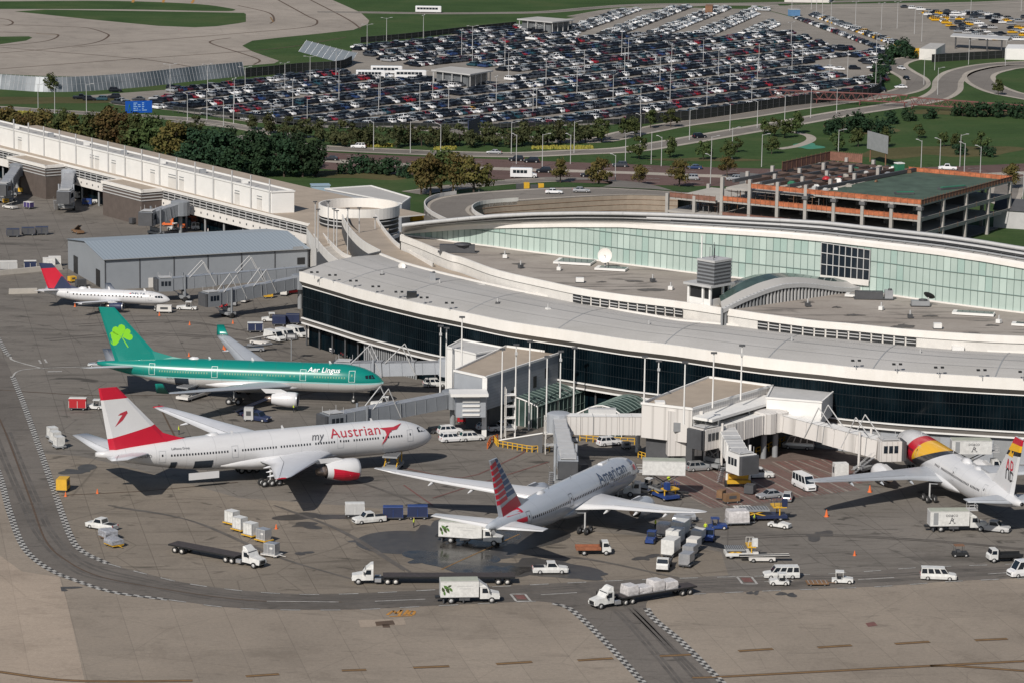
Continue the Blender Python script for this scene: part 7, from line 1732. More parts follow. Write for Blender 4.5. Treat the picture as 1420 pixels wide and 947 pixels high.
car('pickup', 'truck_white', 'white pickup parked nearest the ramp wall', 696, 597, 22, group='white cars parked by the ramp wall')
car('suv', 'paint_white', 'white suv under white corrugated bridge behind silver jet', 845, 617, 25)
car('wagon_van', 'truck_white', 'white passenger van under right gate building', 971, 624, 170)
car('pickup', 'truck_white', 'white utility pickup beside van under right gate building', 988, 629, 170)
car('suv', 'silver', 'silver suv just right of the lifted catering box', 969, 652, 20)
car('minibus', 'silver', 'silver minibus parked beside the yellow barrier row', 1107, 622, 168)
car('minibus', 'paint_white', 'white minivan facing the viewer near silver jet wing', 1115, 677, -68)
car('sedan', 'steel', 'blue grey sedan in shade edge of the hatched zone', 1067, 690, 205)
car('hatch', 'silver', 'silver hatchback seen from behind next to blue grey sedan', 1092, 693, 80)
car('pickup', 'truck_white', 'white pickup behind the parked yellow-legged bridge', 1051, 662, 10)
car('sedan', 'silver', 'silver car under tail of the green jet', 138, 509, 180)
car('van', 'paint_white', 'white panel van next to black cars under dark terminal glass', 476, 488, 205)
car('sedan', 'black', 'black car beside white panel van under terminal', 489, 494.5, 20)
car('sedan', 'black', 'black car furthest right under the terminal sill, by yellow bollards', 519, 498.5, 20)
for i, (x, y) in enumerate(((381, 472), (396.5, 470), (412, 466.5))):
 car('van' if i else 'van', 'truck_white', '%s of the three white vans parked nose out by terminal corner' % ('leftmost', 'middle', 'rightmost')[i], x, y, -48, group='white vans at the terminal corner')
car('suv', 'truck_white', 'white suv partly hidden left of the white mast pair', 603, 536, 10)
car('pickup', 'navy', 'dark blue pickup under right engine of the green jet', 357, 583, -30)
car('pickup', 'truck_white', 'white pickup towing two wrapped cargo dollies', 141, 733, 150)
car('pickup', 'truck_white', 'white pickup alone above the service road', 763, 794, 5)
car('pickup', 'truck_white', 'white pickup parked beside white box cart and blue carts', 512, 724, 205)
car('wagon_van', 'truck_white', 'white passenger van driving behind a small white tug', 1083, 801, 185, group='white passenger vans on the service road')
car('wagon_van', 'truck_white', 'long white passenger van alone on service road at right', 1301, 803, -4, group='white passenger vans on the service road')
car('minibus', 'paint_white', 'white van cut by right photo edge on service road', 1422, 798, 200, group='white passenger vans on the service road')
car('pickup', 'lightgrey', 'white crew pickup beside the catering truck with black emblem', 1377, 736, -20)
car('pickup', 'truck_white', 'white pickup parked under white concourse, left', 140, 282, 5)
car('wagon_van', 'truck_white', 'white passenger van under the white concourse behind hangar', 280, 319, 10)
car('pickup', 'truck_white', 'white pickup half hidden behind grey hangar ridge', 302, 322, 15)
def leaf_art(o, x0, z0, y, k=1.0):
 mat('leaf_green', (0.07, 0.16, 0.03), 0.6) if 'leaf_green' not in M else None
 mat('leaf_dark', (0.04, 0.06, 0.02), 0.6) if 'leaf_dark' not in M else None
 for i, (dx, dz, a, l, m) in enumerate(((0.25, .9, 2.0, 1.0, 'leaf_dark'), (.75, 1.25, 2.45, 1.25, 'leaf_green'), (.95, .75, -1.0, 1.1, 'leaf_dark'), (1.45, .95, 2.2, .9, 'leaf_green'), (.45, .35, 1.7, .8, 'leaf_green'), (1.25, 1.5, .4, .7, 'leaf_dark'))):
  c, s = math.cos(a), math.sin(a); pts = [(-.5, 0), (-.2, .22), (.15, .22), (.5, 0), (.15, -.2), (-.2, -.2)]
  b = MB(); b.add([(x0 + (dx + (u * c - v * s) * l) * k, y - .004 * i, z0 + (dz + (u * s + v * c) * l) * k) for u, v in pts], [(0, 1, 2, 3, 4, 5)], m); b.build('leaf_print', o)
def flat_text(o, txt, x, y, z, h, m, rot=(PI / 2, 0, 0), bold=0.0, name='lettering', align='CENTER'):
 cu = bpy.data.curves.new('t', 'FONT'); cu.body = txt; cu.size = h / 0.7; cu.offset = bold; cu.align_x = align; cu.resolution_u = 2
 ob = bpy.data.objects.new('t', cu); COL.objects.link(ob); dg = bpy.context.evaluated_depsgraph_get(); me = bpy.data.meshes.new_from_object(ob.evaluated_get(dg)); bpy.data.objects.remove(ob); bpy.data.curves.remove(cu)
 me.materials.clear(); me.materials.append(M[m]); t = bpy.data.objects.new(name, me); COL.objects.link(t); t.parent = o; t.location = (x, y, z); t.rotation_euler = rot; return t
def truck_cab(o, x, paint, short=True, hood=1.3):
 """bonneted cab, front towards +x; x = back of the cab"""
 mb = MB(); w = 1.12
 mb.rings([[(x, -w, .75), (x, w, .75), (x, w, 2.55), (x, -w, 2.55)], [(x + 1.15, -w, .75), (x + 1.15, w, .75), (x + 1.15, w, 2.55), (x + 1.15, -w, 2.55)]], paint, sm=False)
 mb.rings([[(x + 1.15, -w, .75), (x + 1.15, w, .75), (x + 1.15, w, 2.5), (x + 1.15, -w, 2.5)], [(x + 1.7, -w * .96, .7), (x + 1.7, w * .96, .7), (x + 1.7, w * .9, 1.7), (x + 1.7, -w * .9, 1.7)], [(x + 1.7 + hood, -w * .82, .65), (x + 1.7 + hood, w * .82, .65), (x + 1.7 + hood, w * .7, 1.45), (x + 1.7 + hood, -w * .7, 1.45)]], paint, sm=False)
 cb = mb.build('cab', o, fix=True)
 MB().add(quad_on((x + 1.15, -w, 1.6), (x + 1.15, w, 1.6), (x + 1.15, w, 2.5), (x + 1.15, -w, 2.5), .06, .94, .1, .92, .0) if False else [(x + 1.66, -w * .82, 1.74), (x + 1.66, w * .82, 1.74), (x + 1.18, w * .9, 2.46), (x + 1.18, -w * .9, 2.46)], [(0, 1, 2, 3)], 'glass').build('windscreen', cb)
 for s in (-1, 1): MB().add([(x + .35, s * (w + .015), 1.65), (x + 1.3, s * (w + .015), 1.65), (x + 1.05, s * (w + .015), 2.38), (x + .35, s * (w + .015), 2.38)], [(0, 1, 2, 3)], 'glass').build('side_window', cb)
 mb = MB(); mb.box((x + 1.72 + hood, 0, 1.0), (.08, 1.2, .55), 'black'); mb.build('grille', cb)
 for s in (-1, 1): mb = MB(); mb.box((x + 1.7 + hood, s * .78, 1.0), (.1, .26, .26), 'lamp'); mb.build('headlight', cb)
 for s in (-1, 1): mb = MB(); mb.box((x + 1.45, s * 1.38, 1.95), (.12, .18, .5), 'black'); mb.tube((x + 1.4, s * 1.1, 1.9), (x + 1.45, s * 1.38, 1.9), .03, 'black', 4); mb.build('mirror', cb)
 return cb
def box_truck(label, px, py, deg, L=6.2, H0=1.05, H1=3.6, art=None, lift=0.0, name='catering_truck', cat='catering truck'):
 o = thing(name, label, cat, tuple(G(px, py)), math.radians(deg)); xc = L / 2 - 0.9
 truck_cab(o, xc + .15, 'truck_white')
 mb = MB(); mb.box((-.9, 0, .85), (L + 1.5, .9, .3), 'black'); mb.box((-.2, 0, .72), (1.6, 2.2, .4), 'darkgrey'); mb.build('chassis', o)
 cx = xc - L / 2 - .05; h0, h1 = H0 + lift, H1 + lift
 mb = MB(); mb.box((cx, 0, (h0 + h1) / 2), (L, 2.44, h1 - h0), 'truck_white'); bx = mb.build('cargo_box', o)
 mb = MB(); mb.box((cx, 0, h1 + .03), (L * .99, 2.36, .05), 'box_roof'); mb.build('box_roof', bx)
 for s in (-1, 1):
  for z in (h0 + .06, h1 - .05): mb = MB(); mb.box((cx, s * 1.235, z), (L, .04, .1), 'lightgrey'); mb.build('edge_rail', bx)
 if not lift: mb = MB(); mb.rings([[(xc - .02, -1.05, 2.6), (xc - .02, 1.05, 2.6), (xc - .02, 1.1, h1 - .1), (xc - .02, -1.1, h1 - .1)], [(xc + 1.2, -.95, 2.58), (xc + 1.2, .95, 2.58), (xc + .75, .8, 2.9), (xc + .75, -.8, 2.9)]], 'truck_white', sm=False); mb.build('wind_deflector', o, fix=True)
 wheels(o, (xc + 1.95,), 1.0, .5, .3); wheels(o, (cx - L * .22,), .98, .5, .5)
 for x in (cx - L * .42, cx + L * .1): mb = MB(); mb.box((x, 0, .5), (.18, 2.5, .5), 'darkgrey'); mb.build('stabiliser', o)
 if art == 'leaf':
  for y in (-1.235,): leaf_art(bx, cx - L * .47, h0 + .35, y, .95)
  flat_text(bx, 'fine airline catering', cx + L * .12, -1.236, h0 + 1.75, .30, 'text_grey') if False else None
  for k, w in ((1.75, .42), (1.35, .30)):
   b = MB(); b.box((cx + L * .14, -1.232, h0 + k), (L * w, .02, .07), 'lightgrey'); b.build('text_line', bx)
 if art == 'do':
  flat_text(bx, 'DO&CO', cx + L * .05, -1.24, h0 + 1.62, .38, 'text_grey', bold=.01)
  b = MB(); X = cx + L * .05; Z = h0 + .5
  for p, q in (((-.35, 0), (.0, 1.0)), ((0, 1.0), (.4, 0)), ((.4, 0), (.6, .1)), ((-.2, .45), (.15, .55)), ((-.5, 0), (-.2, .05)), ((.1, .3), (.3, .8))): b.tube((X + p[0], -1.25, Z + p[1]), (X + q[0], -1.25, Z + q[1]), .055, 'text_grey', 4)
  b.build('emblem', bx)
  b = MB(); b.box((cx - L * .36, -1.225, (h0 + h1) / 2), (.8, .04, (h1 - h0) * .8), 'midgrey'); b.build('side_door', bx)
 if art == 'leaf' or art == 'do':
  b = MB(); b.box((cx - L / 2 - .01, 0, (h0 + h1) / 2), (.04, 2.1, (h1 - h0) * .85), 'lightgrey'); b.build('rear_door', bx)
 if lift:
  for s in (-.8, .8):
   b = MB();
   for a, c in ((-1, 1), (1, -1)): b.tube((cx + a * L * .36, s, 1.05), (cx + c * L * .36, s, h0), .11, 'darkgrey', 4)
   b.build('scissor_lift', o)
 b = MB(); xx = xc + .6
 for sx in (-.7, .7):
  for sy in (-1, 1): b.tube((xx + sx, sy, h1 - .0 if not lift else h0 + .4), (xx + sx, sy, (h1 if not lift else h0) + .9 + (.4 if lift else 0)), .04, 'lightgrey', 4)
 for k in (.5, .9):
  zz = (h1 if not lift else h0 + .4) + k
  for a, c in (((-.7, -1), (.7, -1)), ((-.7, 1), (.7, 1)), ((.7, -1), (.7, 1))): b.tube((xx + a[0], a[1], zz), (xx + c[0], c[1], zz), .04, 'lightgrey', 4)
 if art == 'do' or lift: b.box((xx, 0, (h1 if not lift else h0) + (.04 if not lift else .4)), (1.6, 2.1, .1), 'lightgrey'); b.build('platform_rail', o)
 return o
mat('box_roof', (0.36, 0.38, 0.32), 0.8, var=0.12)
box_truck('white catering truck with green leaf print under tail of the silver jet', 648, 752, -12, 7.2, art='leaf')
box_truck('white catering truck with green leaf print driving on the service road', 645, 834, 6, 5.8, art='leaf')
box_truck('white catering truck with black emblem parked behind banded jet', 1322, 735, 6, 6.6, art='do')
box_truck('white catering box with black emblem raised at right of the banded jet nose', 1352, 655, 2, 7.2, art='do', lift=2.6)
box_truck('white catering box raised on scissor lift at silver jet nose', 912, 688, 178, 7.4, lift=3.0)
b = None
def flatbed(label, px, py, deg, L=13.0, load=None, name='flatbed_truck', gap=0.0, bend=0.0, twin=True):
 o = thing(name, label, 'flatbed truck', tuple(G(px, py)), math.radians(deg))
 cb = truck_cab(o, .6, 'truck_white', hood=1.6); mb = MB(); mb.rings([[(.6, -.95, 2.55), (.6, .95, 2.55), (.6, .9, 3.25), (.6, -.9, 3.25)], [(1.7, -.9, 2.55), (1.7, .9, 2.55), (1.0, .8, 3.2), (1.0, -.8, 3.2)]], 'truck_white', sm=False); mb.build('wind_deflector', cb, fix=True)
 mb = MB(); mb.box((-.9, 0, .8), (4.6, .85, .35), 'black'); mb.box((-.1, 1.0, .75), (1.0, .5, .55), 'alu'); mb.box((-.1, -1.0, .75), (1.0, .5, .55), 'alu'); mb.build('chassis', o)
 wheels(o, (2.9,), 1.0, .5, .3); wheels(o, (-1.6, -2.85), .95, .5, .5, 'offwhite')
 c, s = math.cos(bend), math.sin(bend); T = lambda x, y, z: (-1.8 + x * c - y * s, x * s + y * c, z)
 mb = MB(); q = [T(.9, -1.27, 0), T(.9, 1.27, 0), T(-L, 1.27, 0), T(-L, -1.27, 0)]
 mb.prism([(p[0], p[1]) for p in q], 1.12, 1.38, 'black', 'deck_dark'); tb = mb.build('trailer_deck', o)
 for sd in (-.45, .45): mb = MB(); mb.tube(T(.2, sd, 1.0), T(-L + .5, sd, 1.0), .14, 'black', 4); mb.build('trailer_beam', tb)
 for x in (-L + 1.2, -L + 2.6):
  for sd in (-1, 1):
   p = T(x, sd * .95, 0); b = MB(); b.lathe([(-.25, .3), (-.25, .5), (.25, .5), (.25, .3)], (p[0], p[1], .5), (-s, c, 0), 'tyre', 12, cap=False); b.lathe([(-.2, .01), (-.2, .31), (.2, .31), (.2, .01)], (p[0], p[1], .5), (-s, c, 0), 'offwhite', 10); b.build('wheel', o)
 return o, T
mat('deck_dark', (0.05, 0.042, 0.042), 0.8, var=0.3, scale=1.5)
flatbed('white tractor unit with long empty black flatbed trailer, left of middle', 338, 782, -36, 12.5, bend=0.06)
flatbed('white tractor unit facing left with long empty black trailer on service road', 523, 808, 183, 19.5)
o, T = flatbed('white tractor unit with flatbed carrying film wrapped pallets', 850, 839, -147, 13.0, bend=0.0)
rzf = o.rotation_euler.z
def on(o, T, x, y, z):
 p = T(x, y, z); c, s = math.cos(o.rotation_euler.z), math.sin(o.rotation_euler.z); return (o.location.x + p[0] * c - p[1] * s, o.location.y + p[0] * s + p[1] * c, p[2])
def pallet(label, loc, rz, sx=2.4, sy=2.2, h=1.6, m='wrap', group=None, base=True):
 o = thing('cargo_pallet', label, 'cargo', loc, rz, group); r = random.Random(int(abs(loc[0] * 37 + loc[1] * 11)))
 mb = MB()
 R = []
 for k, (z, q) in enumerate(((.12, 1.0), (h * .45, 1.02), (h * .88, .98), (h, .90))):
  R.append([(sx / 2 * q * cx + r.uniform(-.06, .06), sy / 2 * q * cy + r.uniform(-.06, .06), z + r.uniform(-.05, .05)) for cx, cy in ((-1, -1), (0, -1.03), (1, -1), (1.03, 0), (1, 1), (0, 1.03), (-1, 1), (-1.03, 0))])
 mb.rings(R, m, sm=False); mb.build('wrapped_load', o, fix=True)
 mb = MB(); mb.box((0, 0, .06), (sx * 1.04, sy * 1.04, .12), 'alu'); mb.build('pallet_base', o)
 return o
for i, x in enumerate((-1.2, -3.6, -6.0, -8.4)):
 pallet('film wrapped pallet on the flatbed, %s' % ('next to the cab', 'second from the cab', 'third from the cab', 'last before bare tail')[i], on(o, T, x, 0, 1.39), rzf, (1.9, 2.3, 2.0, 2.2)[i], 2.15, (1.5, 1.0, 1.7, 1.25)[i], group='wrapped pallets on the flatbed')
mat('dull_orange', (0.27, 0.10, 0.05), 0.7, var=.3, scale=1.5)
mat('film_silver', (0.30, 0.31, 0.34), 0.35, var=.4, scale=2.5, bump=.8)
def stake_truck(label, px, py, deg, bedm='dull_orange', cabm='truck_white'):
 o = thing('flatbed_truck', label, 'truck', tuple(G(px, py)), math.radians(deg))
 mb = MB(); mb.rings([[(1.3, -.98, .6), (1.3, .98, .6), (1.3, .95, 2.2), (1.3, -.95, 2.2)], [(2.5, -.98, .6), (2.5, .98, .6), (2.5, .95, 1.5), (2.5, -.95, 1.5)], [(2.75, -.95, .6), (2.75, .95, .6), (2.75, .9, 1.25), (2.75, -.9, 1.25)]], cabm, sm=False); mb.box((1.8, 0, 2.0), (1.0, 1.85, .45), cabm); cb = mb.build('cab', o, fix=True)
 MB().add([(2.52, -.86, 1.5), (2.52, .86, 1.5), (2.32, .8, 2.15), (2.32, -.8, 2.15)], [(0, 1, 2, 3)], 'glass').build('windscreen', cb)
 for s in (-1, 1): MB().add([(1.5, s * .99, 1.45), (2.35, s * .99, 1.45), (2.2, s * .97, 2.05), (1.5, s * .97, 2.05)], [(0, 1, 2, 3)], 'glass').build('side_window', cb)
 mb = MB(); mb.box((-.9, 0, 1.0), (4.0, 2.05, .18), bedm)
 for s in (-1, 1): mb.box((-.9, s * 1.0, 1.25), (4.0, .08, .35), bedm)
 mb.build('bed', o); mb = MB(); mb.box((1.1, 0, 1.6), (.1, 1.9, 1.1), 'black'); mb.build('headboard', o)
 mb = MB(); mb.box((0, 0, .62), (4.8, .8, .3), 'black'); mb.build('chassis', o); wheels(o, (1.95, -1.6), .85, .42, .28); return o
stake_truck('small truck with orange flat bed and white cab', 823, 768, 5)
stake_truck('white cab truck with black stake bed at right edge', 1392, 778, 190, 'black')
stake_truck('white cab truck at foot of the white container rows', 921, 788, -100, 'darkgrey')
def tug(label, px, py, deg, m='truck_white', roof=True, k=1.0, group='baggage tugs'):
 o = thing('baggage_tug', label, 'tug', tuple(G(px, py)), math.radians(deg), group)
 mb = MB(); mb.rings([[(1.5 * k, -.7, .3), (1.5 * k, .7, .3), (1.5 * k, .65, .85), (1.5 * k, -.65, .85)], [(.2, -.78, .28), (.2, .78, .28), (.2, .75, 1.05), (.2, -.75, 1.05)], [(.0, -.78, .28), (.0, .78, .28), (.0, .75, .75), (.0, -.75, .75)], [(-1.5 * k, -.78, .28), (-1.5 * k, .78, .28), (-1.5 * k, .7, .72), (-1.5 * k, -.7, .72)]], m, sm=False); mb.build('body', o, fix=True)
 mb = MB(); mb.box((-.5, 0, .85), (.55, 1.0, .22), 'black'); mb.box((-.8, 0, 1.15), (.14, 1.0, .5), 'black'); mb.build('seat', o)
 mb = MB(); mb.tube((.1, -.3, .95), (-.15, -.3, 1.25), .05, 'black', 5); mb.build('steering_wheel', o)
 if roof:
  mb = MB(); mb.box((-.45, 0, 1.9), (1.35, 1.45, .1), m); mb.build('canopy', o)
  mb = MB()
  for x in (.12, -1.0):
   for s in (-1, 1): mb.tube((x, s * .66, .75), (x - .05, s * .66, 1.9), .05, m, 4)
  mb.build('canopy_post', o)
  MB().add([(.16, -.6, 1.0), (.16, .6, 1.0), (.08, .6, 1.85), (.08, -.6, 1.85)], [(0, 1, 2, 3)], 'glass').build('windscreen', o)
 wheels(o, (1.0 * k, -.95 * k), .72, .33, .24, 'offwhite'); return o
tug('small white tug pulling red cart near striped tail fin', 131, 567, 178)
tug('white tug in front of the white passenger van', 1080, 810.5, 184)
tug('white tug with high cab right of the rusty dolly', 1168, 808, -5, k=1.1)
tug('blue tug facing the viewer left of wrapped load', 903, 752, -105, 'blue')
tug('blue tug closest to the second container row', 984, 749, -100, 'blue')
tug('blue tug beside the large wrapped cargo', 995, 733, 5, 'blue')
tug('low white tug without canopy near silver jet wing tip', 1081, 731, -30, roof=False, k=1.25)
tug('white pushback tug at the nose of regional jet', 259, 430, 178, k=1.5)
tug('white pushback tug at the nose of green jet', 531, 563, 178, k=1.6)
tug('white tug under nose of the silver jet', 897, 677, 150, k=1.2)
tug('white tug parked next to dark blue carts at terminal corner', 374, 446, 185, k=1.2)
tug('white tug with small cab under the concourse, behind red machine', 240, 320, 190)
def cart(label, px, py, deg, m='blue', L=2.9, H=1.9, group='baggage carts', top='lightgrey'):
 o = thing('baggage_cart', label, 'cart', tuple(G(px, py)), math.radians(deg), group)
 mb = MB(); mb.box((0, 0, .5), (L, 1.6, .14), 'darkgrey'); mb.tube((L / 2, 0, .45), (L / 2 + .8, 0, .4), .05, 'darkgrey', 4); mb.build('deck', o)
 mb = MB(); mb.box((0, 0, .57 + (H - .6) / 2), (L * .97, 1.52, H - .6), m); mb.build('curtain', o)
 mb = MB(); mb.box((0, 0, H), (L, 1.62, .08), top, 0, .96); mb.build('roof', o)
 for x in (-L / 2 + .06, 0, L / 2 - .06): mb = MB(); mb.box((x, -.78, 1.2), (.08, .06, 1.35), top); mb.box((x, .78, 1.2), (.08, .06, 1.35), top); mb.build('frame', o)
 wheels(o, (L * .33, -L * .33), .66, .24, .16, 'midgrey'); return o
cart('red sided baggage cart with white frame behind small tug', 108, 568, 0, 'red', 3.4, 2.4, top='offwhite')
cart('dark blue baggage cart next to white pickup, left one', 545, 720, 3, 'navy', 3.4, 2.3, top='blue'); cart('dark blue baggage cart next to white pickup, right one', 579, 719, 3, 'navy', 3.4, 2.3, top='blue')
cart('white box cart with open dark side, left of the blue carts', 492, 716, 5, 'lightgrey', 3.3, 2.4, top='truck_white')
for i, (x, y) in enumerate(((18, 329), (39, 327), (58, 326))): cart('%s of three dark baggage carts in line at left' % ('leftmost', 'middle', 'rightmost')[i], x, y, 8, 'darkgrey', 3.3, 2.1, group='three dark carts at left', top='navy')
cart('dark blue cart beside white tug at terminal corner, left one', 387, 452, 0, 'navy', 3.0, 2.3, top='navy'); cart('dark blue cart beside white tug at terminal corner, right one', 406, 450, 0, 'navy', 3.0, 2.3, top='navy')
cart('white cart with dark open side left of the blue carts', 354, 461, 5, 'navy', 3.4, 2.2, top='truck_white')
cart('pale box cart standing by terminal pillar', 432, 471, 60, 'offwhite', 2.2, 2.2, top='offwhite')
cart('purple cart on apron in front of concourse', 40, 290, -40, 'purple', 2.6, 1.9, top='offwhite')
for i, (x, y, m) in enumerate(((12, 376, 'lightgrey'), (42, 375.5, 'navy'), (68, 371.5, 'truck_white'), (76, 369.5, 'truck_white'))): cart('%s storage cart in row behind the pale barrier' % ('grey leftmost', 'blue', 'white', 'white rightmost')[i], x, y, 10, m, 4.2 if i == 0 else 3.0, 2.4, group='storage carts behind the barrier', top='offwhite')
def dolly(label, px, py, deg, m='dolly_rust', L=3.0, group='container dollies'):
 o = thing('dolly', label, 'dolly', tuple(G(px, py)), math.radians(deg), group)
 mb = MB(); mb.box((0, 0, .42), (L, 2.0, .16), m)
 mb.build('deck', o); mb = MB()
 for i in range(5): mb.tube((-L * .4 + i * L * .2, -.95, .53), (-L * .4 + i * L * .2, .95, .53), .06, 'midgrey', 5)
 mb.build('roller', o); mb = MB(); mb.tube((L / 2, 0, .4), (L / 2 + 1.1, 0, .35), .06, m, 4); mb.build('tow_bar', o); wheels(o, (L * .32, -L * .32), .8, .22, .18, 'midgrey'); return o
def uld(label, px, py, deg, m='alu', z=.55, L=2.0, W=1.55, H=1.62, group='air cargo containers', loc=None):
 o = thing('cargo_container', label, 'container', loc or tuple(G(px, py) + z_ * z), math.radians(deg), group)
 mb = MB(); mb.rings([[(x, -W / 2, 0), (x, W / 2 - .35, 0), (x, W / 2, .45), (x, W / 2, H), (x, -W / 2, H)] for x in (-L / 2, L / 2)], m, sm=False); mb.build('body', o, fix=True)
 mb = MB()
 for x in (-L / 2, -L / 6, L / 6, L / 2):
  mb.box((x, -W / 2 - .01, H / 2), (.07, .04, H), 'lightgrey')
 mb.box((0, -W / 2 - .012, H - .04), (L, .04, .09), 'lightgrey'); mb.box((0, -W / 2 - .012, .05), (L, .04, .1), 'lightgrey'); mb.build('frame', o)
 mb = MB(); mb.box((L * .17, -W / 2 - .02, H * .58), (.5, .02, .3), 'white'); mb.build('placard', o); return o
def dollied(i, px, py, deg, lab, m='truck_white', dm='yellow', **k):
 d_ = dolly('yellow dolly under ' + lab, px, py, deg, dm, 2.6); uld(lab, px, py, deg, m, **k)
dollied(0, 322, 727, -42, 'white container, backmost of line of four', H=1.9); dollied(1, 333, 736, -42, 'white container, second of line of four', H=1.9); dollied(2, 348, 744, -42, 'white container, third of line of four', H=1.9); dollied(3, 366, 751, -42, 'bare metal container at front of line of four', 'alu', H=1.7)
dolly('pale dolly under lone metal container by tractor unit', 377, 771, -28, 'offwhite'); uld('lone bare metal container beside white tractor unit', 377, 771, -28, 'alu', H=1.7)
for i, (x, y) in enumerate(((73, 608), (77, 614), (82, 621))): dolly('dolly under white box, %s of three at left' % ('farthest', 'middle', 'nearest')[i], x, y, -60, 'midgrey', 2.2); uld('white box on dolly, %s of three at left road edge' % ('farthest', 'middle', 'nearest')[i], x, y, -60, 'truck_white', H=1.7, L=1.9)
R1 = [(943, 745), (936, 757), (930, 770)]; R2 = [(968, 752), (962, 764), (957, 774), (952, 785)]
for i, (x, y) in enumerate(R1): dolly('dolly under tall white container, row nearest white truck, %s' % ('far', 'middle', 'near')[i], x, y, -112, 'darkgrey', 3.2); uld('tall white container, %s one of row ending at white truck' % ('far', 'middle', 'near')[i], x, y, -112, 'truck_white', L=3.2, W=2.2, H=2.4)
for i, (x, y) in enumerate(R2): dolly('dolly under metal container in right hand row, %s' % ('farthest', 'second', 'third', 'nearest')[i], x, y, -112, 'darkgrey', 2.4); uld('metal container, %s of the right hand row of four' % ('farthest', 'second', 'third', 'nearest')[i], x, y, -112, 'offwhite' if i < 2 else 'alu', L=2.4, W=1.8, H=1.75)
for lab, x, y, rz, sx, sy, h in (('film wrapped cargo on dolly beside blue tug', 921, 742, -105, 2.6, 2.2, 1.6), ('large film wrapped cargo in front of dark blue loader', 1022, 727, 10, 3.6, 2.6, 2.0), ('grey netted cargo behind the white container rows', 945, 731, -10, 3.0, 2.4, 1.3), ('grey tarpaulin cargo under silver jet wing tip', 950, 722, 5, 3.2, 2.4, 1.0)):
 dolly('low dolly under ' + lab, x, y, rz, 'midgrey', sx + .4); pallet(lab, tuple(G(x, y) + z_ * .56), math.radians(rz), sx, sy, h, 'wrap' if 'film' in lab else 'alu')
dolly('dolly under cargo in crumpled silver film, first behind pickup', 150, 747, -55, 'dolly_rust', 2.8); pallet('cargo in crumpled silver film directly behind white pickup', tuple(G(150, 747) + z_ * .56), -.96, 2.6, 2.2, 1.1, 'film_silver')
dolly('yellow edged dolly with silver film cargo, last behind pickup', 158, 757, -50, 'yellow', 2.8); pallet('cargo in crumpled silver film on the yellow edged dolly', tuple(G(158, 757) + z_ * .56), -.9, 2.6, 2.2, .8, 'film_silver')
dolly('empty rust brown dolly between two white tugs', 1133, 810.5, 4, 'dolly_rust', 3.4)
dolly('pale empty dolly behind the wrapped cargo', 1030, 706, 10, 'offwhite', 3.0)
def loader(label, px, py, deg, up=2.6, m='truck_white', pm='yellow', L=8.0):
 o = thing('container_loader', label, 'cargo loader', tuple(G(px, py)), math.radians(deg), 'container loaders')
 mb = MB(); mb.box((0, 0, .75), (L, 2.8, .5), m); mb.build('chassis', o)
 mb = MB(); mb.box((-L * .18, 0, up), (L * .6, 2.7, .3), 'midgrey');
 for i in range(9): mb.tube((-L * .45 + i * L * .066, -1.2, up + .18), (-L * .45 + i * L * .066, 1.2, up + .18), .07, 'darkgrey', 5)
 mb.build('main_platform', o)
 mb = MB(); mb.box((L * .34, 0, up + .5), (L * .28, 2.7, .25), pm); mb.build('bridge_platform', o)
 for s in (-1.1, 1.1):
  mb = MB(); mb.tube((-L * .42, s, .9), (L * .05, s, up - .1), .12, pm, 4); mb.tube((L * .05, s, .9), (-L * .42, s, up - .1), .12, pm, 4); mb.build('scissor_arm', o)
  mb = MB(); mb.tube((L * .34, s, .9), (L * .34, s, up + .4), .14, pm, 4); mb.build('lift_post', o)
 mb = MB()
 for s in (-1.3, 1.3):
  mb.tube((L * .22, s, up + 1.5), (L * .47, s, up + 1.5), .05, m, 4)
  for x in (.22, .34, .47): mb.tube((L * x, s, up + .6), (L * x, s, up + 1.5), .05, m, 4)
 mb.build('guard_rail', o)
 mb = MB(); mb.box((L * .44, -1.0, up + 1.2), (.9, .7, 1.3), m); mb.build('control_cab', o); wheels(o, (L * .36, -L * .32), 1.2, .42, .3); return o
loader('container loader at open hold of the green jet', 268, 552, 62, 2.8, 'offwhite', 'darkgrey')
loader('dark blue container loader with yellow posts by the wrapped cargo', 1057, 720, 8, 1.9, 'navy', 'yellow')
loader('white loader with yellow deck and dark conveyor, low', 1026, 772, 4, 1.5, 'truck_white', 'yellow', 5.0)
loader('yellow framed loader at nose door of red tailed jet', 545, 650, 80, 2.8, 'midgrey', 'yellow', 6.0)
loader('loader beside the open door under the silver jet wing', 920, 690, -60, 1.6, 'blue', 'yellow', 6.0)
def belt(label, px, py, deg, m='truck_white', rise=1.6, L=7.0):
 o = thing('belt_loader', label, 'belt loader', tuple(G(px, py)), math.radians(deg), 'belt loaders')
 mb = MB(); mb.box((0, 0, .6), (4.2, 1.9, .5), m); mb.build('chassis', o); mb = MB(); mb.box((-.9, .7, 1.1), (.9, .5, .6), m); mb.build('seat', o)
 mb = MB(); a = math.atan2(rise, L); mb.box((.4, -.1, .95 + rise / 2), (L, .9, .22), 'black', 0, 1, -a); mb.build('conveyor', o)
 mb = MB()
 for s in (-.6, .4): mb.tube((.4 - L / 2, s, 1.0), (.4 + L / 2, s, 1.1 + rise), .06, m, 4)
 mb.build('side_rail', o); wheels(o, (1.4, -1.4), .85, .36, .24); return o
belt('white belt loader with dark belt stretched flat to the right', 1056, 778, 3, 'offwhite', .1, 8.0)
belt('belt loader with raised belt beside the three white vans', 361, 478, -30, 'offwhite', 1.6); belt('belt loader at front hold under green jet wing', 345, 575, 30, 'navy', 1.8)
belt('grey low belt loader left of white vans', 352, 487, 10, 'steel', .5)
belt('small belt machine standing at far left of apron', 14, 290, -40, 'offwhite', 1.2, 4); belt('forklift-like machine beside three dark carts', 108, 324, -60, 'dolly_rust', 1.4, 3)
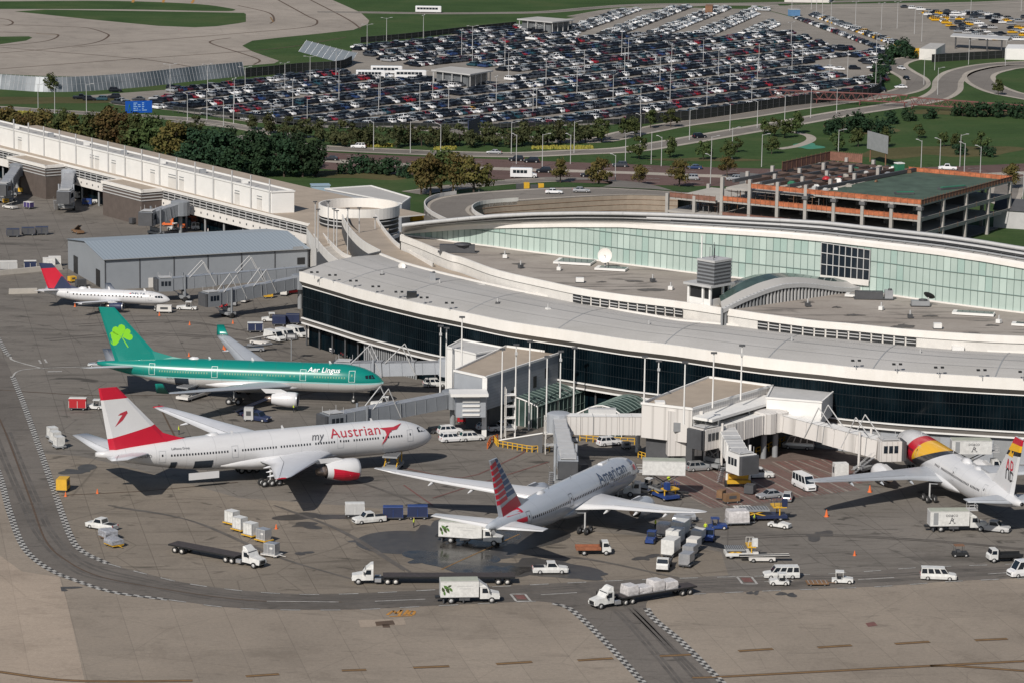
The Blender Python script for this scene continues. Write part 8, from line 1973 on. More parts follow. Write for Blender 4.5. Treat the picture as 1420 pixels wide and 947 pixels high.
o = thing('golf_cart', 'dark utility cart with roof alone at right', 'utility cart', tuple(G(1331, 771)), 0.1)
mb = MB(); mb.box((0, 0, .55), (2.6, 1.3, .55), 'black', 0, .9); mb.build('body', o); mb = MB(); mb.box((-.2, 0, 1.9), (1.6, 1.3, .08), 'brown'); mb.build('roof', o); mb = MB()
for x in (-.9, .5):
 for s in (-.6, .6): mb.tube((x, s, .8), (x, s, 1.9), .04, 'darkgrey', 4)
mb.build('roof_post', o); mb = MB(); mb.box((-.3, 0, .95), (.6, 1.1, .3), 'darkgrey'); mb.build('seat', o); wheels(o, (.9, -.9), .58, .27, .2)
def unit(label, px, py, deg, m, L=2.6, W=1.8, H=1.7, name='ground_power_unit', cat='ground unit'):
 o = thing(name, label, cat, tuple(G(px, py)), math.radians(deg), 'ground units on the apron'); mb = MB(); mb.box((0, 0, .4 + H / 2), (L, W, H), m, 0, .96); mb.build('housing', o)
 mb = MB(); mb.box((0, -W / 2 - .0, .5 + H * .5), (L * .5, .04, H * .4), 'darkgrey'); mb.build('vent', o); mb = MB(); mb.box((0, 0, .32), (L * 1.05, W * .9, .16), 'darkgrey'); mb.build('chassis', o); wheels(o, (L * .33, -L * .33), W * .42, .24, .18, 'midgrey'); return o
unit('bright yellow generator box standing at the left road edge', 87.5, 680, 85, 'yellow', 2.7, 1.9, 1.9)
unit('pale grey trailer unit in front of regional jet nose', 228, 434, 0, 'offwhite', 3.4, 1.7, 1.3)
unit('white cabinet standing on apron by banded jet engine', 1165, 664, -80, 'truck_white', 1.8, 2.6, 2.6)
unit('green tank behind the grey jet bridge at concourse', 176, 303, 0, 'green', 3.6, 2.4, 2.0); unit('blue drum unit by the white pickup at concourse', 121, 285, 0, 'blue', 2.6, 1.8, 1.4); unit('red machine in front of the left brick pod', 68, 270, 0, 'red', 3, 1.8, 1.6); unit('dark machine beside red machine at brick pod', 56, 271, 10, 'black', 2.4, 1.8, 1.7)
unit('orange machine right of the white pickup under concourse', 160, 281, 40, 'safety_orange', 2.4, 2.0, 2.4); unit('yellow machine at foot of left brick pod', 45, 262, 20, 'yellow', 3, 1.8, 1.2); unit('orange red machine beside hangar ridge', 233, 314, 0, 'safety_orange', 3, 1.8, 1.6); unit('grey boxy unit behind white pickup at ramp wall', 345, 583, 0, 'lightgrey', 1.8, 1.6, 2.2)
unit('white unit under concourse beside passenger van', 315, 321, 0, 'white', 2.2, 1.6, 1.6); unit('yellow lift frame under concourse left of white pickup', 135, 273, 0, 'yellow', 1.6, 1.4, 2.2)
JK = random.Random(4)
JL = [(8, 283, 'yellow', 'yellow lift'), (20, 272, 'midgrey', 'grey machine'), (30, 268, 'yellow', 'yellow frame'), (74, 262, 'offwhite', 'pale machine'), (82, 266, 'safety_orange', 'orange machine'), (110, 276, 'truck_white', 'white machine'), (117, 270, 'offwhite', 'pale unit'), (126, 268, 'yellow', 'yellow unit'), (150, 275, 'yellow', 'yellow rack'), (166, 290, 'safety_orange', 'orange lift'), (185, 311, 'darkgrey', 'dark unit'), (252, 318, 'safety_orange', 'orange trailer'), (265, 313, 'truck_white', 'white unit'), (330, 330, 'truck_white', 'white box unit'), (100, 392, 'yellow', 'yellow machine'), (112, 398, 'darkgrey', 'dark machine'), (325, 425, 'steel', 'grey unit'), (340, 420, 'offwhite', 'pale unit'), (372, 414, 'yellow', 'sandy skid'), (395, 410, 'offwhite', 'pale trailer'), (310, 428, 'red', 'red unit'), (405, 408, 'red', 'dark red unit'), (592, 566, 'offwhite', 'pale unit'), (604, 600, 'darkgrey', 'dark unit'), (640, 586, 'red', 'dark red unit'), (808, 655, 'darkgrey', 'dark unit'), (868, 622, 'steel', 'grey unit'), (1000, 692, 'dolly_rust', 'rusty frame'), (1014, 697, 'dolly_rust', 'rusty rack'), (1040, 684, 'darkgrey', 'dark pallet rack')]
for x, y, m, n in JL:
 w_ = 'under white concourse' if y < 340 and x < 340 else 'by grey hangar door' if y < 400 and x < 130 else 'below near grey jet bridge' if y < 432 else 'near left gate building' if x < 660 else 'behind silver jet nose' if x < 900 else 'at foot of the parked bridge'
 unit('small %s standing %s, at %s' % (n, w_, ('left' if JL.index((x, y, m, n)) % 2 == 0 else 'right')), x, y, JK.uniform(0, 90), m, JK.uniform(1.4, 2.8), JK.uniform(1.1, 1.7), JK.uniform(.8, 1.8))
c0 = None
CN = [(135, 684), (91, 688), (310, 484), (221, 438), (263, 451), (323, 449), (1146, 716), (1206, 682), (262, 494), (1185, 770), (312, 486), (383, 733), (104, 426)]
for i, (x, y) in enumerate(CN):
 lab = 'small orange cone on the apron'
 big = i in (6, 7)
 if c0 is None:
  o = c0 = thing('traffic_cone', lab, 'cone', tuple(G(x, y)), 0, 'orange cones on the apron'); mb = MB(); mb.lathe([(0, .3), (.08, .3), (.1, .2), (.85, .05)], (0, 0, 0), (0, 0, 1), 'safety_orange', 8); mb.build('cone', o); mb = MB(); mb.lathe([(.4, .14), (.58, .1)], (0, 0, 0), (0, 0, 1), 'white', 8); mb.build('white_band', o)
 else:
  o = copy_tree(c0, lab, tuple(G(x, y)), 0)
  if big: o.scale = (1.45, 1.45, 1.45); o['label'] = 'tall orange cone %s the banded jet' % ('out from wing tip of' if i == 6 else 'beneath wing of')
def person(label, px, py, deg, vest='hivis'):
 o = thing('person', label, 'person', tuple(G(px, py)), math.radians(deg))
 V = [(0, 0, .95), (0, .11, .9), (.02, .13, .5), (0, .13, .06), (.14, .13, .03), (0, -.11, .9), (.1, -.12, .5), (-.02, -.13, .06), (.12, -.13, .03), (0, 0, 1.2), (0, 0, 1.45), (0, .2, 1.42), (.03, .27, 1.15), (.14, .25, .92), (0, -.2, 1.42), (.06, -.27, 1.16), (.22, -.22, 1.0), (.01, 0, 1.56), (.02, 0, 1.66), (.02, 0, 1.78)]
 E_ = [(0, 1), (1, 2), (2, 3), (3, 4), (0, 5), (5, 6), (6, 7), (7, 8), (0, 9), (9, 10), (10, 11), (11, 12), (12, 13), (10, 14), (14, 15), (15, 16), (10, 17), (17, 18), (18, 19)]
 Rr = [.15, .1, .075, .05, .04, .1, .075, .05, .04, .15, .14, .075, .05, .04, .075, .05, .04, .06, .105, .08]
 me = bpy.data.meshes.new('body'); me.from_pydata(V, E_, []); b = bpy.data.objects.new('body', me); COL.objects.link(b); b.parent = o
 md = b.modifiers.new('skin', 'SKIN');
 for i, sv in enumerate(me.skin_vertices[0].data): sv.radius = (Rr[i], Rr[i]); sv.use_root = i == 0
 b.modifiers.new('sub', 'SUBSURF').levels = 1
 k = 'cloth_' + vest
 if k not in M:
  t = NT(k, .8, .2); zz = t.xyz()[2]; t.out(t.ramp(t.math('DIVIDE', zz, 2.0), [(0, (.02, .02, .02)), (.05, (.025, .028, .04)), (.47, (.50, .62, .05)), (.77, (.42, .25, .17)), (.88, (.03, .02, .015))], True))
 me.materials.append(M[k]); return o
person('worker in yellow vest standing right of the blue carts', 574, 731, 180); person('worker in yellow vest beside far wing of the red tailed jet', 248, 602, 0); person('worker in yellow vest in front of green jet engine', 407, 571, 0); person('worker in yellow vest under the raised catering box', 927, 672, -90); person('worker in yellow vest by the wrapped cargo and blue tug', 909, 733, 200); person('worker in yellow vest on the blue tug side of container row', 978, 738, 90); person('worker in yellow vest beside dark blue loader', 1046, 725, 180)
MP = [(610, 562, 452), (618, 560, 455), (640, 508, 440), (665, 530, 444), (663, 528, 461), (695, 606, 484), (714, 604, 478), (733, 594, 473), (757, 606, 494), (776, 580, 487), (795, 580, 482), (893, 560, 494), (911, 606, 500), (948, 588, 502), (988, 565, 489), (1027, 554, 479)]
for i, (x, yb, yt) in enumerate(MP):
 if i == 3: continue
 z = 11 if i in (11, 13, 14, 15) else (10.5 if i == 2 else 0); p = G(x, yb, z)
 if z == 0: p = G(x, yb + 2, 0)
 ht = ZAT(p, yt) - z; n = nthlr(i - (i > 3), 15)
 o = thing('apron_light_mast', 'slim grey light mast in front of dark glass, %s of fifteen' % n, 'light mast', tuple(p), 0, 'light masts along the gates')
 mb = MB(); mb.tube((0, 0, 0), (0, 0, ht), .17, 'white', 7, .12); mb.build('pole', o); mb = MB(); mb.box((0, -.1, ht), (1.1, .5, .3), 'darkgrey'); mb.build('lamp_head', o)
 if i % 3 == 0: mb = MB(); mb.box((0, -.3, ht - 1.6), (.5, .5, .5), 'lightgrey'); mb.build('camera_box', o)
for x, y, lab in ((404, 500, 'dark gate display on a post behind green jet'), (794, 648, 'grey gate display beside grey jet bridge end'), (199, 399, 'dark gate display by hangar wall'), (1211, 566, 'grey gate display hanging on the dark glass')):
 o = thing('gate_display', lab, 'display', tuple(G(x, y)), 0, 'gate displays'); hz_ = 5.2 if x != 1211 else 9; mb = MB(); mb.tube((0, 0, 0), (0, 0, hz_), .12, 'midgrey', 5); mb.build('post', o); mb = MB(); mb.box((0, -.2, hz_), (2.2, .3, 1.2), 'darkgrey'); mb.build('panel', o); mb = MB(); mb.box((0, -.37, hz_), (1.6, .04, .6), 'lightgrey'); mb.build('screen', o)
# ================================================================= car park
LOTP = LOT
def inside(pt, poly):
 x, y = pt; c = False
 for (x0, y0), (x1, y1) in zip(poly, poly[1:] + poly[:1]):
  if (y0 > y) != (y1 > y) and x < (x1 - x0) * (y - y0) / (y1 - y0) + x0: c = not c
 return c
mat('car_glass', (0.006, 0.008, 0.012), 0.15, var=0, spec=.2); mat('car_dark', (0.010, 0.012, 0.018), 0.3, var=0, spec=.3); mat('car_grey', (0.045, 0.05, 0.06), 0.3, var=0, spec=.3); mat('car_silver', (0.36, 0.37, 0.385), 0.3, metal=.3, var=0, coat=.4); mat('car_white', (0.74, 0.74, 0.75), 0.3, var=0, coat=.4)
mat('car_red', (0.23, 0.012, 0.022), 0.3, var=0, coat=.5); mat('car_maroon', (0.065, 0.012, 0.02), 0.3, var=0, coat=.5); mat('car_blue', (0.018, 0.04, 0.12), 0.3, var=0, coat=.5); mat('car_teal', (0.015, 0.055, 0.075), 0.3, var=0, coat=.5); mat('car_yellow', (0.62, 0.34, 0.01), 0.35, var=0, coat=.4); mat('car_green', (0.30, 0.52, 0.03), 0.35, var=0, coat=.4)
CN_ = {'car_dark': 'black', 'car_grey': 'dark grey', 'car_silver': 'silver', 'car_white': 'white', 'car_red': 'red', 'car_maroon': 'maroon', 'car_blue': 'navy blue', 'car_teal': 'dark teal', 'car_yellow': 'yellow', 'car_green': 'lime green'}
PAL = ['car_dark'] * 38 + ['car_grey'] * 22 + ['car_silver'] * 13 + ['car_white'] * 15 + ['car_red'] * 4 + ['car_maroon'] * 6 + ['car_blue'] * 4 + ['car_teal'] * 3
TEMPL = {}
for kind in ('sedan', 'suv', 'hatch', 'pickup'):
 rings, cab = car_geo(kind); t = MB(); t.rings(rings, 'P', sm=False); f, r = cab
 t.add(f + r, [(0, 1, 2, 3), (5, 4, 7, 6), (1, 5, 6, 2), (4, 0, 3, 7), (3, 2, 6, 7)], 'P')
 for n, q in car_faces(kind): t.add(q, [(0, 1, 2, 3)], 'car_glass')
 L, W = CAR[kind][:2]; t.box((L * .31, 0, .2), (.6, W * .96, .38), 'tyre'); t.box((-L * .3, 0, .2), (.6, W * .96, .38), 'tyre')
 TEMPL[kind] = t
r = random.Random(21)
EXCL = [[(440, 98), (470, 74), (492, 70), (520, 84), (588, 96), (588, 92), (625, 90), (690, 97), (686, 106), (650, 110), (560, 109)], [(590, 106), (700, 99), (745, 104), (690, 116), (600, 116)], [(712, 24), (745, 20), (805, 26), (800, 33), (766, 36), (712, 33)], [(1120, 85), (1178, 80), (1215, 96), (1200, 112), (1140, 100)], [(120, 120), (240, 118), (216, 150), (120, 140)], [(1040, 16), (1095, 18), (1235, 74), (1150, 66), (1075, 34)]]
cars = []   # (x, y, heading, kind, colour, row id)
def field(th, test, pal, x0, mod, occ, sgap=2.62, stall=5.3, tag_=''):
 u = Vector((math.cos(th), math.sin(th), 0)); v = Vector((-u.y, u.x, 0))
 for k in range(-40, 40):
  for side in (0, 1):
   off = k * mod + (0 if side == 0 else stall)
   run = 0; gap = False
   for j in range(-330, 330):
    p = Vector(x0) + u * (j * sgap) + v * off
    if p.y < 1000 or p.y > 1560: continue
    pp = PX(p)
    if not (inside(pp, LOTP) and test(pp, p)) or any(inside(pp, e) for e in EXCL): continue
    if run <= 0: gap = r.random() > occ; run = r.randint(1, 2) if gap else r.randint(4, 16)
    run -= 1
    if gap: continue
    kd = r.choices(('sedan', 'suv', 'hatch', 'pickup'), (30, 50, 8, 12))[0]
    h = th + (PI / 2 if side ^ (r.random() < .35) else -PI / 2) + r.uniform(-.03, .03)
    cars.append((p.x + r.uniform(-.15, .15), p.y + r.uniform(-.35, .35), h, kd, r.choice(pal), (tag_, k, side, j)))
WH = ['car_white'] * 5 + ['car_silver'] * 4 + ['car_dark'] * 3 + ['car_grey'] * 2
isfar = lambda pp: pp[1] < 52 - (pp[0] - 860) * 0.02 and pp[0] > 800 and pp[1] < 50
field(math.radians(50), lambda pp, p: not isfar(pp), PAL, (0, 1100, 0), 19.3, .945)
field(math.radians(75), lambda pp, p: isfar(pp), WH, (60, 1440, 0), 19.0, .93, tag_='f')
for px, py, c, kd in ((158, 137, 'car_dark', 'suv'), (192, 140, 'car_grey', 'sedan'), (215, 139, 'car_silver', 'sedan'), (160, 128, 'car_dark', 'suv'), (140, 140, 'car_teal', 'suv'), (170, 142, 'car_silver', 'sedan'), (112, 138, 'car_dark', 'pickup'), (124, 140, 'car_dark', 'suv'), (216, 145, 'car_dark', 'suv'), (1150, 96, 'car_white', 'sedan'), (1163, 98, 'car_white', 'sedan'), (1185, 97, 'car_dark', 'suv'), (1210, 96, 'car_white', 'sedan'), (1130, 104, 'car_silver', 'sedan')):
 p = G(px, py); cars.append((p.x, p.y, r.choice((0.1, 3.2)), kd, c, ('s', px, py, 0)))
for (a, b, n, pal) in (((1107, 27), (1228, 71), 46, PAL), ((1128, 23), (1250, 66), 44, WH + ['car_yellow'] * 3), ((1133, 22), (1258, 66), 44, WH + ['car_yellow'] * 2)):
 A, B = G(*a), G(*b)
 for i in range(n):
  p = A + (B - A) * i / n; cars.append((p.x, p.y, math.radians(12) + r.uniform(-.05, .05), r.choice(('sedan', 'suv')), r.choice(pal), ('e', a[0], i, 0)))
for i in range(260):
 px, py = r.uniform(1255, 1440), r.uniform(6, 58)
 if py > 18 + (px - 1255) * .25 and (px < 1400) or py < 14 + (1440 - px) * .02 and px < 1330: pass
 if not (py < 16 + (px - 1262) * .42 and py > 12 + max(0, 1400 - px) * -.01 + (px - 1262) * .08): continue
 p = G(px, py); cars.append((round(p.x / 3) * 3, round(p.y / 7) * 7, math.radians(12), r.choice(('sedan', 'suv')), r.choice(WH + ['car_yellow'] * 3), ('t', 0, i, 0)))
cars.sort(key=lambda c: c[1])
NEAR, REST = cars[:296], cars[296:]
def recolour(px, py, col, kind='sedan'):
 P = G(px, py); i = min(range(len(NEAR)), key=lambda i: (NEAR[i][0] - P.x) ** 2 + (NEAR[i][1] - P.y) ** 2); c = NEAR[i]; NEAR[i] = (c[0], c[1], c[2], kind, col, c[5])
recolour(721, 158, 'car_red', 'suv'); recolour(740, 134, 'car_red', 'suv'); recolour(787, 138, 'car_red'); recolour(667, 129, 'car_yellow'); recolour(528, 146, 'car_red'); recolour(507, 141, 'car_blue', 'suv'); recolour(712, 136, 'car_white')
shared = {}
def lot_mesh(kind, col):
 if (kind, col) not in shared:
  t = TEMPL[kind]; q = MB(); q.v, q.f, q.s = list(t.v), list(t.f), list(t.s); q.m = [col if m == 'P' else m for m in t.m]
  o = q.build('parked_car'); shared[(kind, col)] = o.data; bpy.data.objects.remove(o)
 return shared[(kind, col)]
KN = {'sedan': 'sedan', 'suv': 'suv', 'hatch': 'hatchback', 'pickup': 'pickup'}
bykey = {c[5]: c for c in NEAR}
used = {}
rowsum = {}
for c in NEAR: rowsum.setdefault(c[5][:3], []).append(c)
rown = {}
for i, (k, v) in enumerate(sorted(rowsum.items(), key=lambda kv: sum(PX((c[0], c[1], 0))[1] for c in kv[1]) / len(kv[1]), reverse=True)): rown[k] = i
for c in NEAR:
 k = c[5]; me = CN_[c[4]] + ' ' + KN[c[3]]
 a, b = bykey.get((k[0], k[1], k[2], k[3] - 1)), bykey.get((k[0], k[1], k[2], k[3] + 1))
 d = lambda q: CN_[q[4]] + ' ' + KN[q[3]]
 px, py = PX((c[0], c[1], 0)); row = 'in %s car row from the hedge' % nth(rown[k[:3]]) if k[0] in ('', 'f') else 'at left end of the car park'
 if a and b: t = ('%s between %s and %s' % (me, d(a), d(b)))
 elif a: t = ('%s at row end beside %s' % (me, d(a)))
 elif b: t = ('%s starting its row beside %s' % (me, d(b)))
 else: t = '%s standing alone' % me
 t2 = t
 bk = bykey.get((k[0], k[1], 1 - k[2], k[3])) if k[0] in ('', 'f') else None
 if bk: t2 = t + ', nose to tail with ' + d(bk)
 zone = 'far left' if px < 330 else 'left' if px < 480 else 'middle left' if px < 640 else 'middle' if px < 800 else 'middle right' if px < 960 else 'right' if px < 1080 else 'far right'
 for cand in (t + ', %s of car park' % zone, t2 + ', %s' % zone, '%s %s, %s, beside %s' % (me, row, zone, d(a or b)) if (a or b) else t + ' ' + row, t + ' ' + row):
  if len(cand.split()) <= 16 and cand not in used: break
 else:
  n_in = sum(1 for q in rowsum[k[:3]] if PX((q[0], q[1], 0))[0] < px)
  cand = '%s, %s from left %s' % (me, nth(n_in), row)
 used[cand] = 1
 o = bpy.data.objects.new('parked_car', lot_mesh(c[3], c[4])); COL.objects.link(o); o.location = (c[0], c[1], 0.03); o.rotation_euler = (0, 0, c[2]); tag(o, cand, 'car', 'cars parked in the car park')
big = MB()
for x, y, h, kd, col, _ in REST:
 t = TEMPL[kd]; q, w = math.cos(h), math.sin(h); o_ = len(big.v)
 big.v += [(x + a * q - b * w, y + a * w + b * q, z + .03) for a, b, z in t.v]; big.f += [[o_ + i for i in f] for f in t.f]; big.m += [col if m == 'P' else m for m in t.m]; big.s += t.s
o = big.build('parked_cars'); tag(o, 'dense mass of further parked cars filling the back of car park', 'cars', 'cars parked in the car park'); o['kind'] = 'stuff'
print('cars', len(cars))
def rc(kind, paint, label, px, py, deg): return car(kind, paint, label, px, py, deg, group='cars on the roads')
rc('suv', 'car_white', 'white suv on frontage road above dark shrubs, left', 497, 206, 175); rc('sedan', 'car_silver', 'silver car on frontage road under the hedge', 685, 214, 175); rc('sedan', 'car_white', 'white car on curved elevated road', 768, 269, 0).location = tuple(G(768, 269, 5.55)); rc('sedan', 'steel', 'blue grey car at right of curved elevated road', 806, 267, 0).location = tuple(G(806, 267, 5.55))
rc('suv', 'car_dark', 'black suv right of white shuttle bus on motorway', 754, 240, 180); rc('suv', 'car_dark', 'black suv near the middle of motorway', 816, 246, 178); rc('suv', 'car_dark', 'black suv on far lanes beside the shuttle bus', 737, 226, 180); rc('suv', 'car_dark', 'black suv on far lanes just behind another', 716, 224, 180); rc('suv', 'car_grey', 'dark car on motorway right of the lone tree', 860, 232, 178); rc('sedan', 'car_blue', 'dark blue car on far lanes left of garage', 963, 235, 178); rc('suv', 'car_silver', 'silver suv on near lanes left of unfinished garage', 958, 250, 178); rc('suv', 'car_silver', 'grey suv behind columns of unfinished garage', 1018, 251, 178); rc('pickup', 'car_white', 'white pickup on road behind green garage deck', 1314, 236, 175); rc('suv', 'car_dark', 'black suv on ramp road crossing the lawn', 970, 192, 30); rc('sedan', 'car_white', 'white car at the top of curving exit road', 1250, 97, -70); rc('sedan', 'car_dark', 'dark car in middle of the curving exit road', 1257, 111, -80); rc('sedan', 'car_white', 'white car at bottom of curving exit road', 1249, 123, 190); rc('suv', 'car_dark', 'dark suv by the red lattice gantry', 1220, 128, 195); rc('sedan', 'car_dark', 'dark car at left edge of motorway near trees', 459, 223, 175)
def bus(label, px, py, deg, L=12.0, H=3.1, nose=False, name='bus'):
 o = thing(name, label, 'bus', tuple(G(px, py)), math.radians(deg), 'buses'); mb = MB()
 R = [[(x, -1.25 * k, .4), (x, 1.25 * k, .4), (x, 1.25 * k, H * .93 * q), (x, 1.05 * k, H * q), (x, -1.05 * k, H * q), (x, -1.25 * k, H * .93 * q)] for x, k, q in ((-L / 2, .97, .98), (-L / 2 + .3, 1, 1), (L / 2 - .4, 1, 1), (L / 2, .95, .95))]
 mb.rings(R, 'paint_white', sm=False); mb.build('body', o, fix=True)
 n = 7 if L > 9 else 4
 for s in (-1, 1):
  for i in range(n): x = -L / 2 + .8 + i * (L - 2.2) / n; MB().add([(x, s * 1.262, 1.5), (x + (L - 2.2) / n * .88, s * 1.262, 1.5), (x + (L - 2.2) / n * .88, s * 1.262, 2.45), (x, s * 1.262, 2.45)], [(0, 1, 2, 3)], 'glass').build('window', o)
 MB().add([(L / 2 + .02, -1.05, 1.3), (L / 2 + .02, 1.05, 1.3), (L / 2 - .0, 1.0, 2.6), (L / 2 - .0, -1.0, 2.6)], [(0, 1, 2, 3)], 'glass').build('windscreen', o)
 if nose: mb = MB(); mb.rings([[(L / 2, -1, .5), (L / 2, 1, .5), (L / 2, .95, 1.6), (L / 2, -.95, 1.6)], [(L / 2 + 1.3, -.85, .5), (L / 2 + 1.3, .85, .5), (L / 2 + 1.3, .8, 1.2), (L / 2 + 1.3, -.8, 1.2)]], 'paint_white', sm=False); mb.build('bonnet', o, fix=True)
 wheels(o, (L * .33 if not nose else L / 2 + .6, -L * .3), 1.08, .48, .3); return o
bus('white bus on far road between grass strips at the top', 594, 18, 0); bus('white shuttle bus with short nose on motorway', 723, 247, -3, 6.5, 3.0, True)
bus('white bus left of the three near car park shelter', 514, 109, 2, 11); bus('white bus behind the other two near shelter', 536, 103, 2, 12); bus('white bus right one by the car park shelter', 569, 109, 2, 12)
lp = {}
def lamp(px, py, h, label, group, arms=2, rz=0.0):
 k = (h, arms); p = G(px, py)
 if k not in lp:
  o = lp[k] = thing('lamp_post', label, 'lamp post', tuple(p), rz, group); mb = MB(); mb.tube((0, 0, 0), (0, 0, h), .13, 'lightgrey', 6, .08)
  for s in ((-1, 1) if arms == 2 else (1,)): mb.tube((0, 0, h - .3), (s * 1.9, 0, h + .15), .07, 'lightgrey', 4)
  mb.build('pole', o)
  for s in ((-1, 1) if arms == 2 else (1,)): mb = MB(); mb.box((s * 2.1, 0, h + .15), (.9, .4, .16), 'lightgrey'); mb.build('lamp_head', o)
 else: copy_tree(lp[k], label, tuple(p), rz, group)
LL = [(236, 130), (288, 130), (340, 134), (395, 128), (430, 118), (466, 110), (509, 70), (536, 60), (587, 56), (655, 72), (640, 78), (700, 92), (705, 112), (757, 120), (810, 108), (866, 104), (871, 90), (915, 118), (931, 100), (862, 78), (975, 92), (996, 108), (1012, 128), (1050, 120), (1042, 150), (1098, 102), (1097, 66), (1052, 98), (1112, 98), (1175, 110), (1214, 122), (1150, 118), (527, 145), (582, 158), (525, 158), (622, 153), (688, 148), (744, 154), (739, 162), (800, 130), (850, 145), (929, 142), (980, 150), (888, 165), (1215, 84), (655, 92), (600, 140), (470, 140), (406, 152), (325, 152)]
LL.sort()
for i, (x, y) in enumerate(LL): lamp(x, y, 10.5, 'double armed lamp post among parked cars, %s of %d' % (nthlr(i, len(LL)), len(LL)), 'lamp posts in the car park', 2, .4 + (i % 3) * .5)
RL_ = [(53, 158), (76, 158), (120, 158), (260, 168), (287, 167), (324, 172), (310, 178), (376, 182), (426, 180), (518, 209), (569, 213), (611, 213), (709, 214), (716, 228), (752, 232), (796, 213), (791, 228), (867, 230), (903, 228), (888, 198), (917, 231), (956, 195), (986, 235), (1012, 182), (1050, 178), (1088, 170), (1124, 164), (1160, 158), (1015, 222), (1056, 232), (1162, 225), (1277, 236), (1303, 234), (1331, 232), (1337, 240), (1359, 245), (630, 272), (664, 272), (853, 258), (985, 258), (1418, 285), (1281, 118), (1296, 98), (1343, 90), (1394, 92), (1300, 132)]
RL_.sort()
for i, (x, y) in enumerate(RL_): lamp(x, y, 9.0 if i % 2 else 10.0, 'single armed roadside lamp post, %s of %d' % (nthlr(i, len(RL_)), len(RL_)), 'roadside lamp posts', 1, 2.2 if i % 2 else .3)
TL = [(1140, 28), (1152, 40), (1186, 40), (1222, 42), (1244, 40), (1278, 58), (1268, 48), (1346, 22), (1416, 16), (1125, 14), (1132, 20), (1098, 14)]
TL.sort()
for i, (x, y) in enumerate(TL): lamp(x, y, 12.0, 'tall thin light pole in the half empty yard, %s of %d' % (nthlr(i, len(TL)), len(TL)), 'light poles in the yard', 2, .8)
# ================================================================= trees
def leafmat(name, a, b):
 k = NT(name, 0.85, 0.15); oi = k.n('ShaderNodeObjectInfo')
 c = k.ramp(k.noise(0.55, 4, 0.6), [(0.3, a), (0.7, b)])
 hs = k.n('ShaderNodeHueSaturation'); k.l(c, hs.inputs['Color']); k.l(k.math('MULTIPLY_ADD', oi.outputs['Random'], 0.05, 0.475), hs.inputs['Hue']); k.l(k.math('MULTIPLY_ADD', oi.outputs['Random'], 0.5, 0.75), hs.inputs['Value'])
 k.out(hs.outputs['Color'])
leafmat('leaf_mid', (0.032, 0.052, 0.018), (0.07, 0.082, 0.028)); leafmat('leaf_autumn', (0.058, 0.062, 0.020), (0.115, 0.078, 0.028)); leafmat('leaf_deep', (0.012, 0.030, 0.016), (0.028, 0.054, 0.024)); leafmat('leaf_hedge', (0.032, 0.044, 0.02), (0.068, 0.072, 0.03))
def tree_proto(nm, m, h, w, n, seed, trunk=0.3, leaf=.55, low=.25, clumps=14):
 r = random.Random(seed); root = bpy.data.objects.new(nm, None); COL.objects.link(root)
 tk = MB(); tk.tube((0, 0, 0), (0, 0, h * .45), .03 * h, 'bark', 7, .018 * h); cs = []
 for i in range(clumps):
  a = r.uniform(0, 6.28); e = r.uniform(0, 1) ** .6; zz = h * (low + (1 - low) * r.uniform(.12, .92)); k = math.sin(PI * min(max((zz / h - low) / (1 - low) * .9 + .12, 0.05), .97)) ** .7
  c = Vector((math.cos(a) * w / 2 * e * k * .85, math.sin(a) * w / 2 * e * k * .85, zz)); cs.append((c, w * r.uniform(.09, .25)))
  if i % 2 == 0: tk.tube((0, 0, h * r.uniform(.2, .42)), tuple(c * .9), .011 * h, 'bark', 4, .004 * h)
 tk.build('trunk', root)
 mb = MB()
 for i in range(n):
  c, q = cs[i % len(cs)]; d = Vector((r.gauss(0, 1), r.gauss(0, 1), r.gauss(0, .8))).normalized(); p = c + d * q * (r.random() ** .35)
  if p.z < h * low * .75: continue
  s = leaf * r.uniform(.45, 1.45); nn_ = (d + Vector((r.uniform(-.7, .7), r.uniform(-.7, .7), r.uniform(-.3, .9)))).normalized(); u = nn_.orthogonal().normalized(); v = nn_.cross(u); a = r.uniform(0, 3); u, v = u * math.cos(a) + v * math.sin(a), v * math.cos(a) - u * math.sin(a)
  mb.add([p - u * s * .5 - v * s * .4, p + u * s * .5 - v * s * .35, p + u * s * .45 + v * s * .4, p - u * s * .4 + v * s * .45], [(0, 1, 2, 3)], m)
 mb.build('crown', root); root.location = (0, -500, -50); return root
PR = {k: [tree_proto(k, *a, seed=s * 7 + len(k), **kw) for s in range(ns)] for k, a, kw, ns in (
 ('autumn_tree', ('leaf_autumn', 12, 11, 2000), dict(clumps=22), 3), ('broadleaf_tree', ('leaf_mid', 12, 11, 2000), dict(clumps=22), 2), ('dense_tree', ('leaf_deep', 11.5, 10.5, 2600), dict(clumps=26, low=.08, leaf=.6), 3),
 ('small_tree', ('leaf_mid', 7, 7, 900), dict(clumps=13, low=.22, leaf=.5), 3), ('hedge_tree', ('leaf_hedge', 7, 8, 1100), dict(clumps=15, low=.1, leaf=.5), 3), ('bush', ('leaf_deep', 3.6, 7, 700), dict(clumps=12, low=.02, leaf=.5), 2))}
cnt = {}
first = set()
def tree(kind, px, py, sc, label, group):
 i = cnt.get(kind, 0); cnt[kind] = i + 1; src = PR[kind][i % len(PR[kind])]; r = random.Random(i * 13 + len(kind)); p = G(px, py)
 c = copy_tree(src, label, tuple(p), r.uniform(0, 6.28), group); c['category'] = 'bush' if kind == 'bush' else 'tree'; s = sc * r.uniform(.92, 1.08); c.scale = (s * r.uniform(.93, 1.07), s * r.uniform(.93, 1.07), s); return c
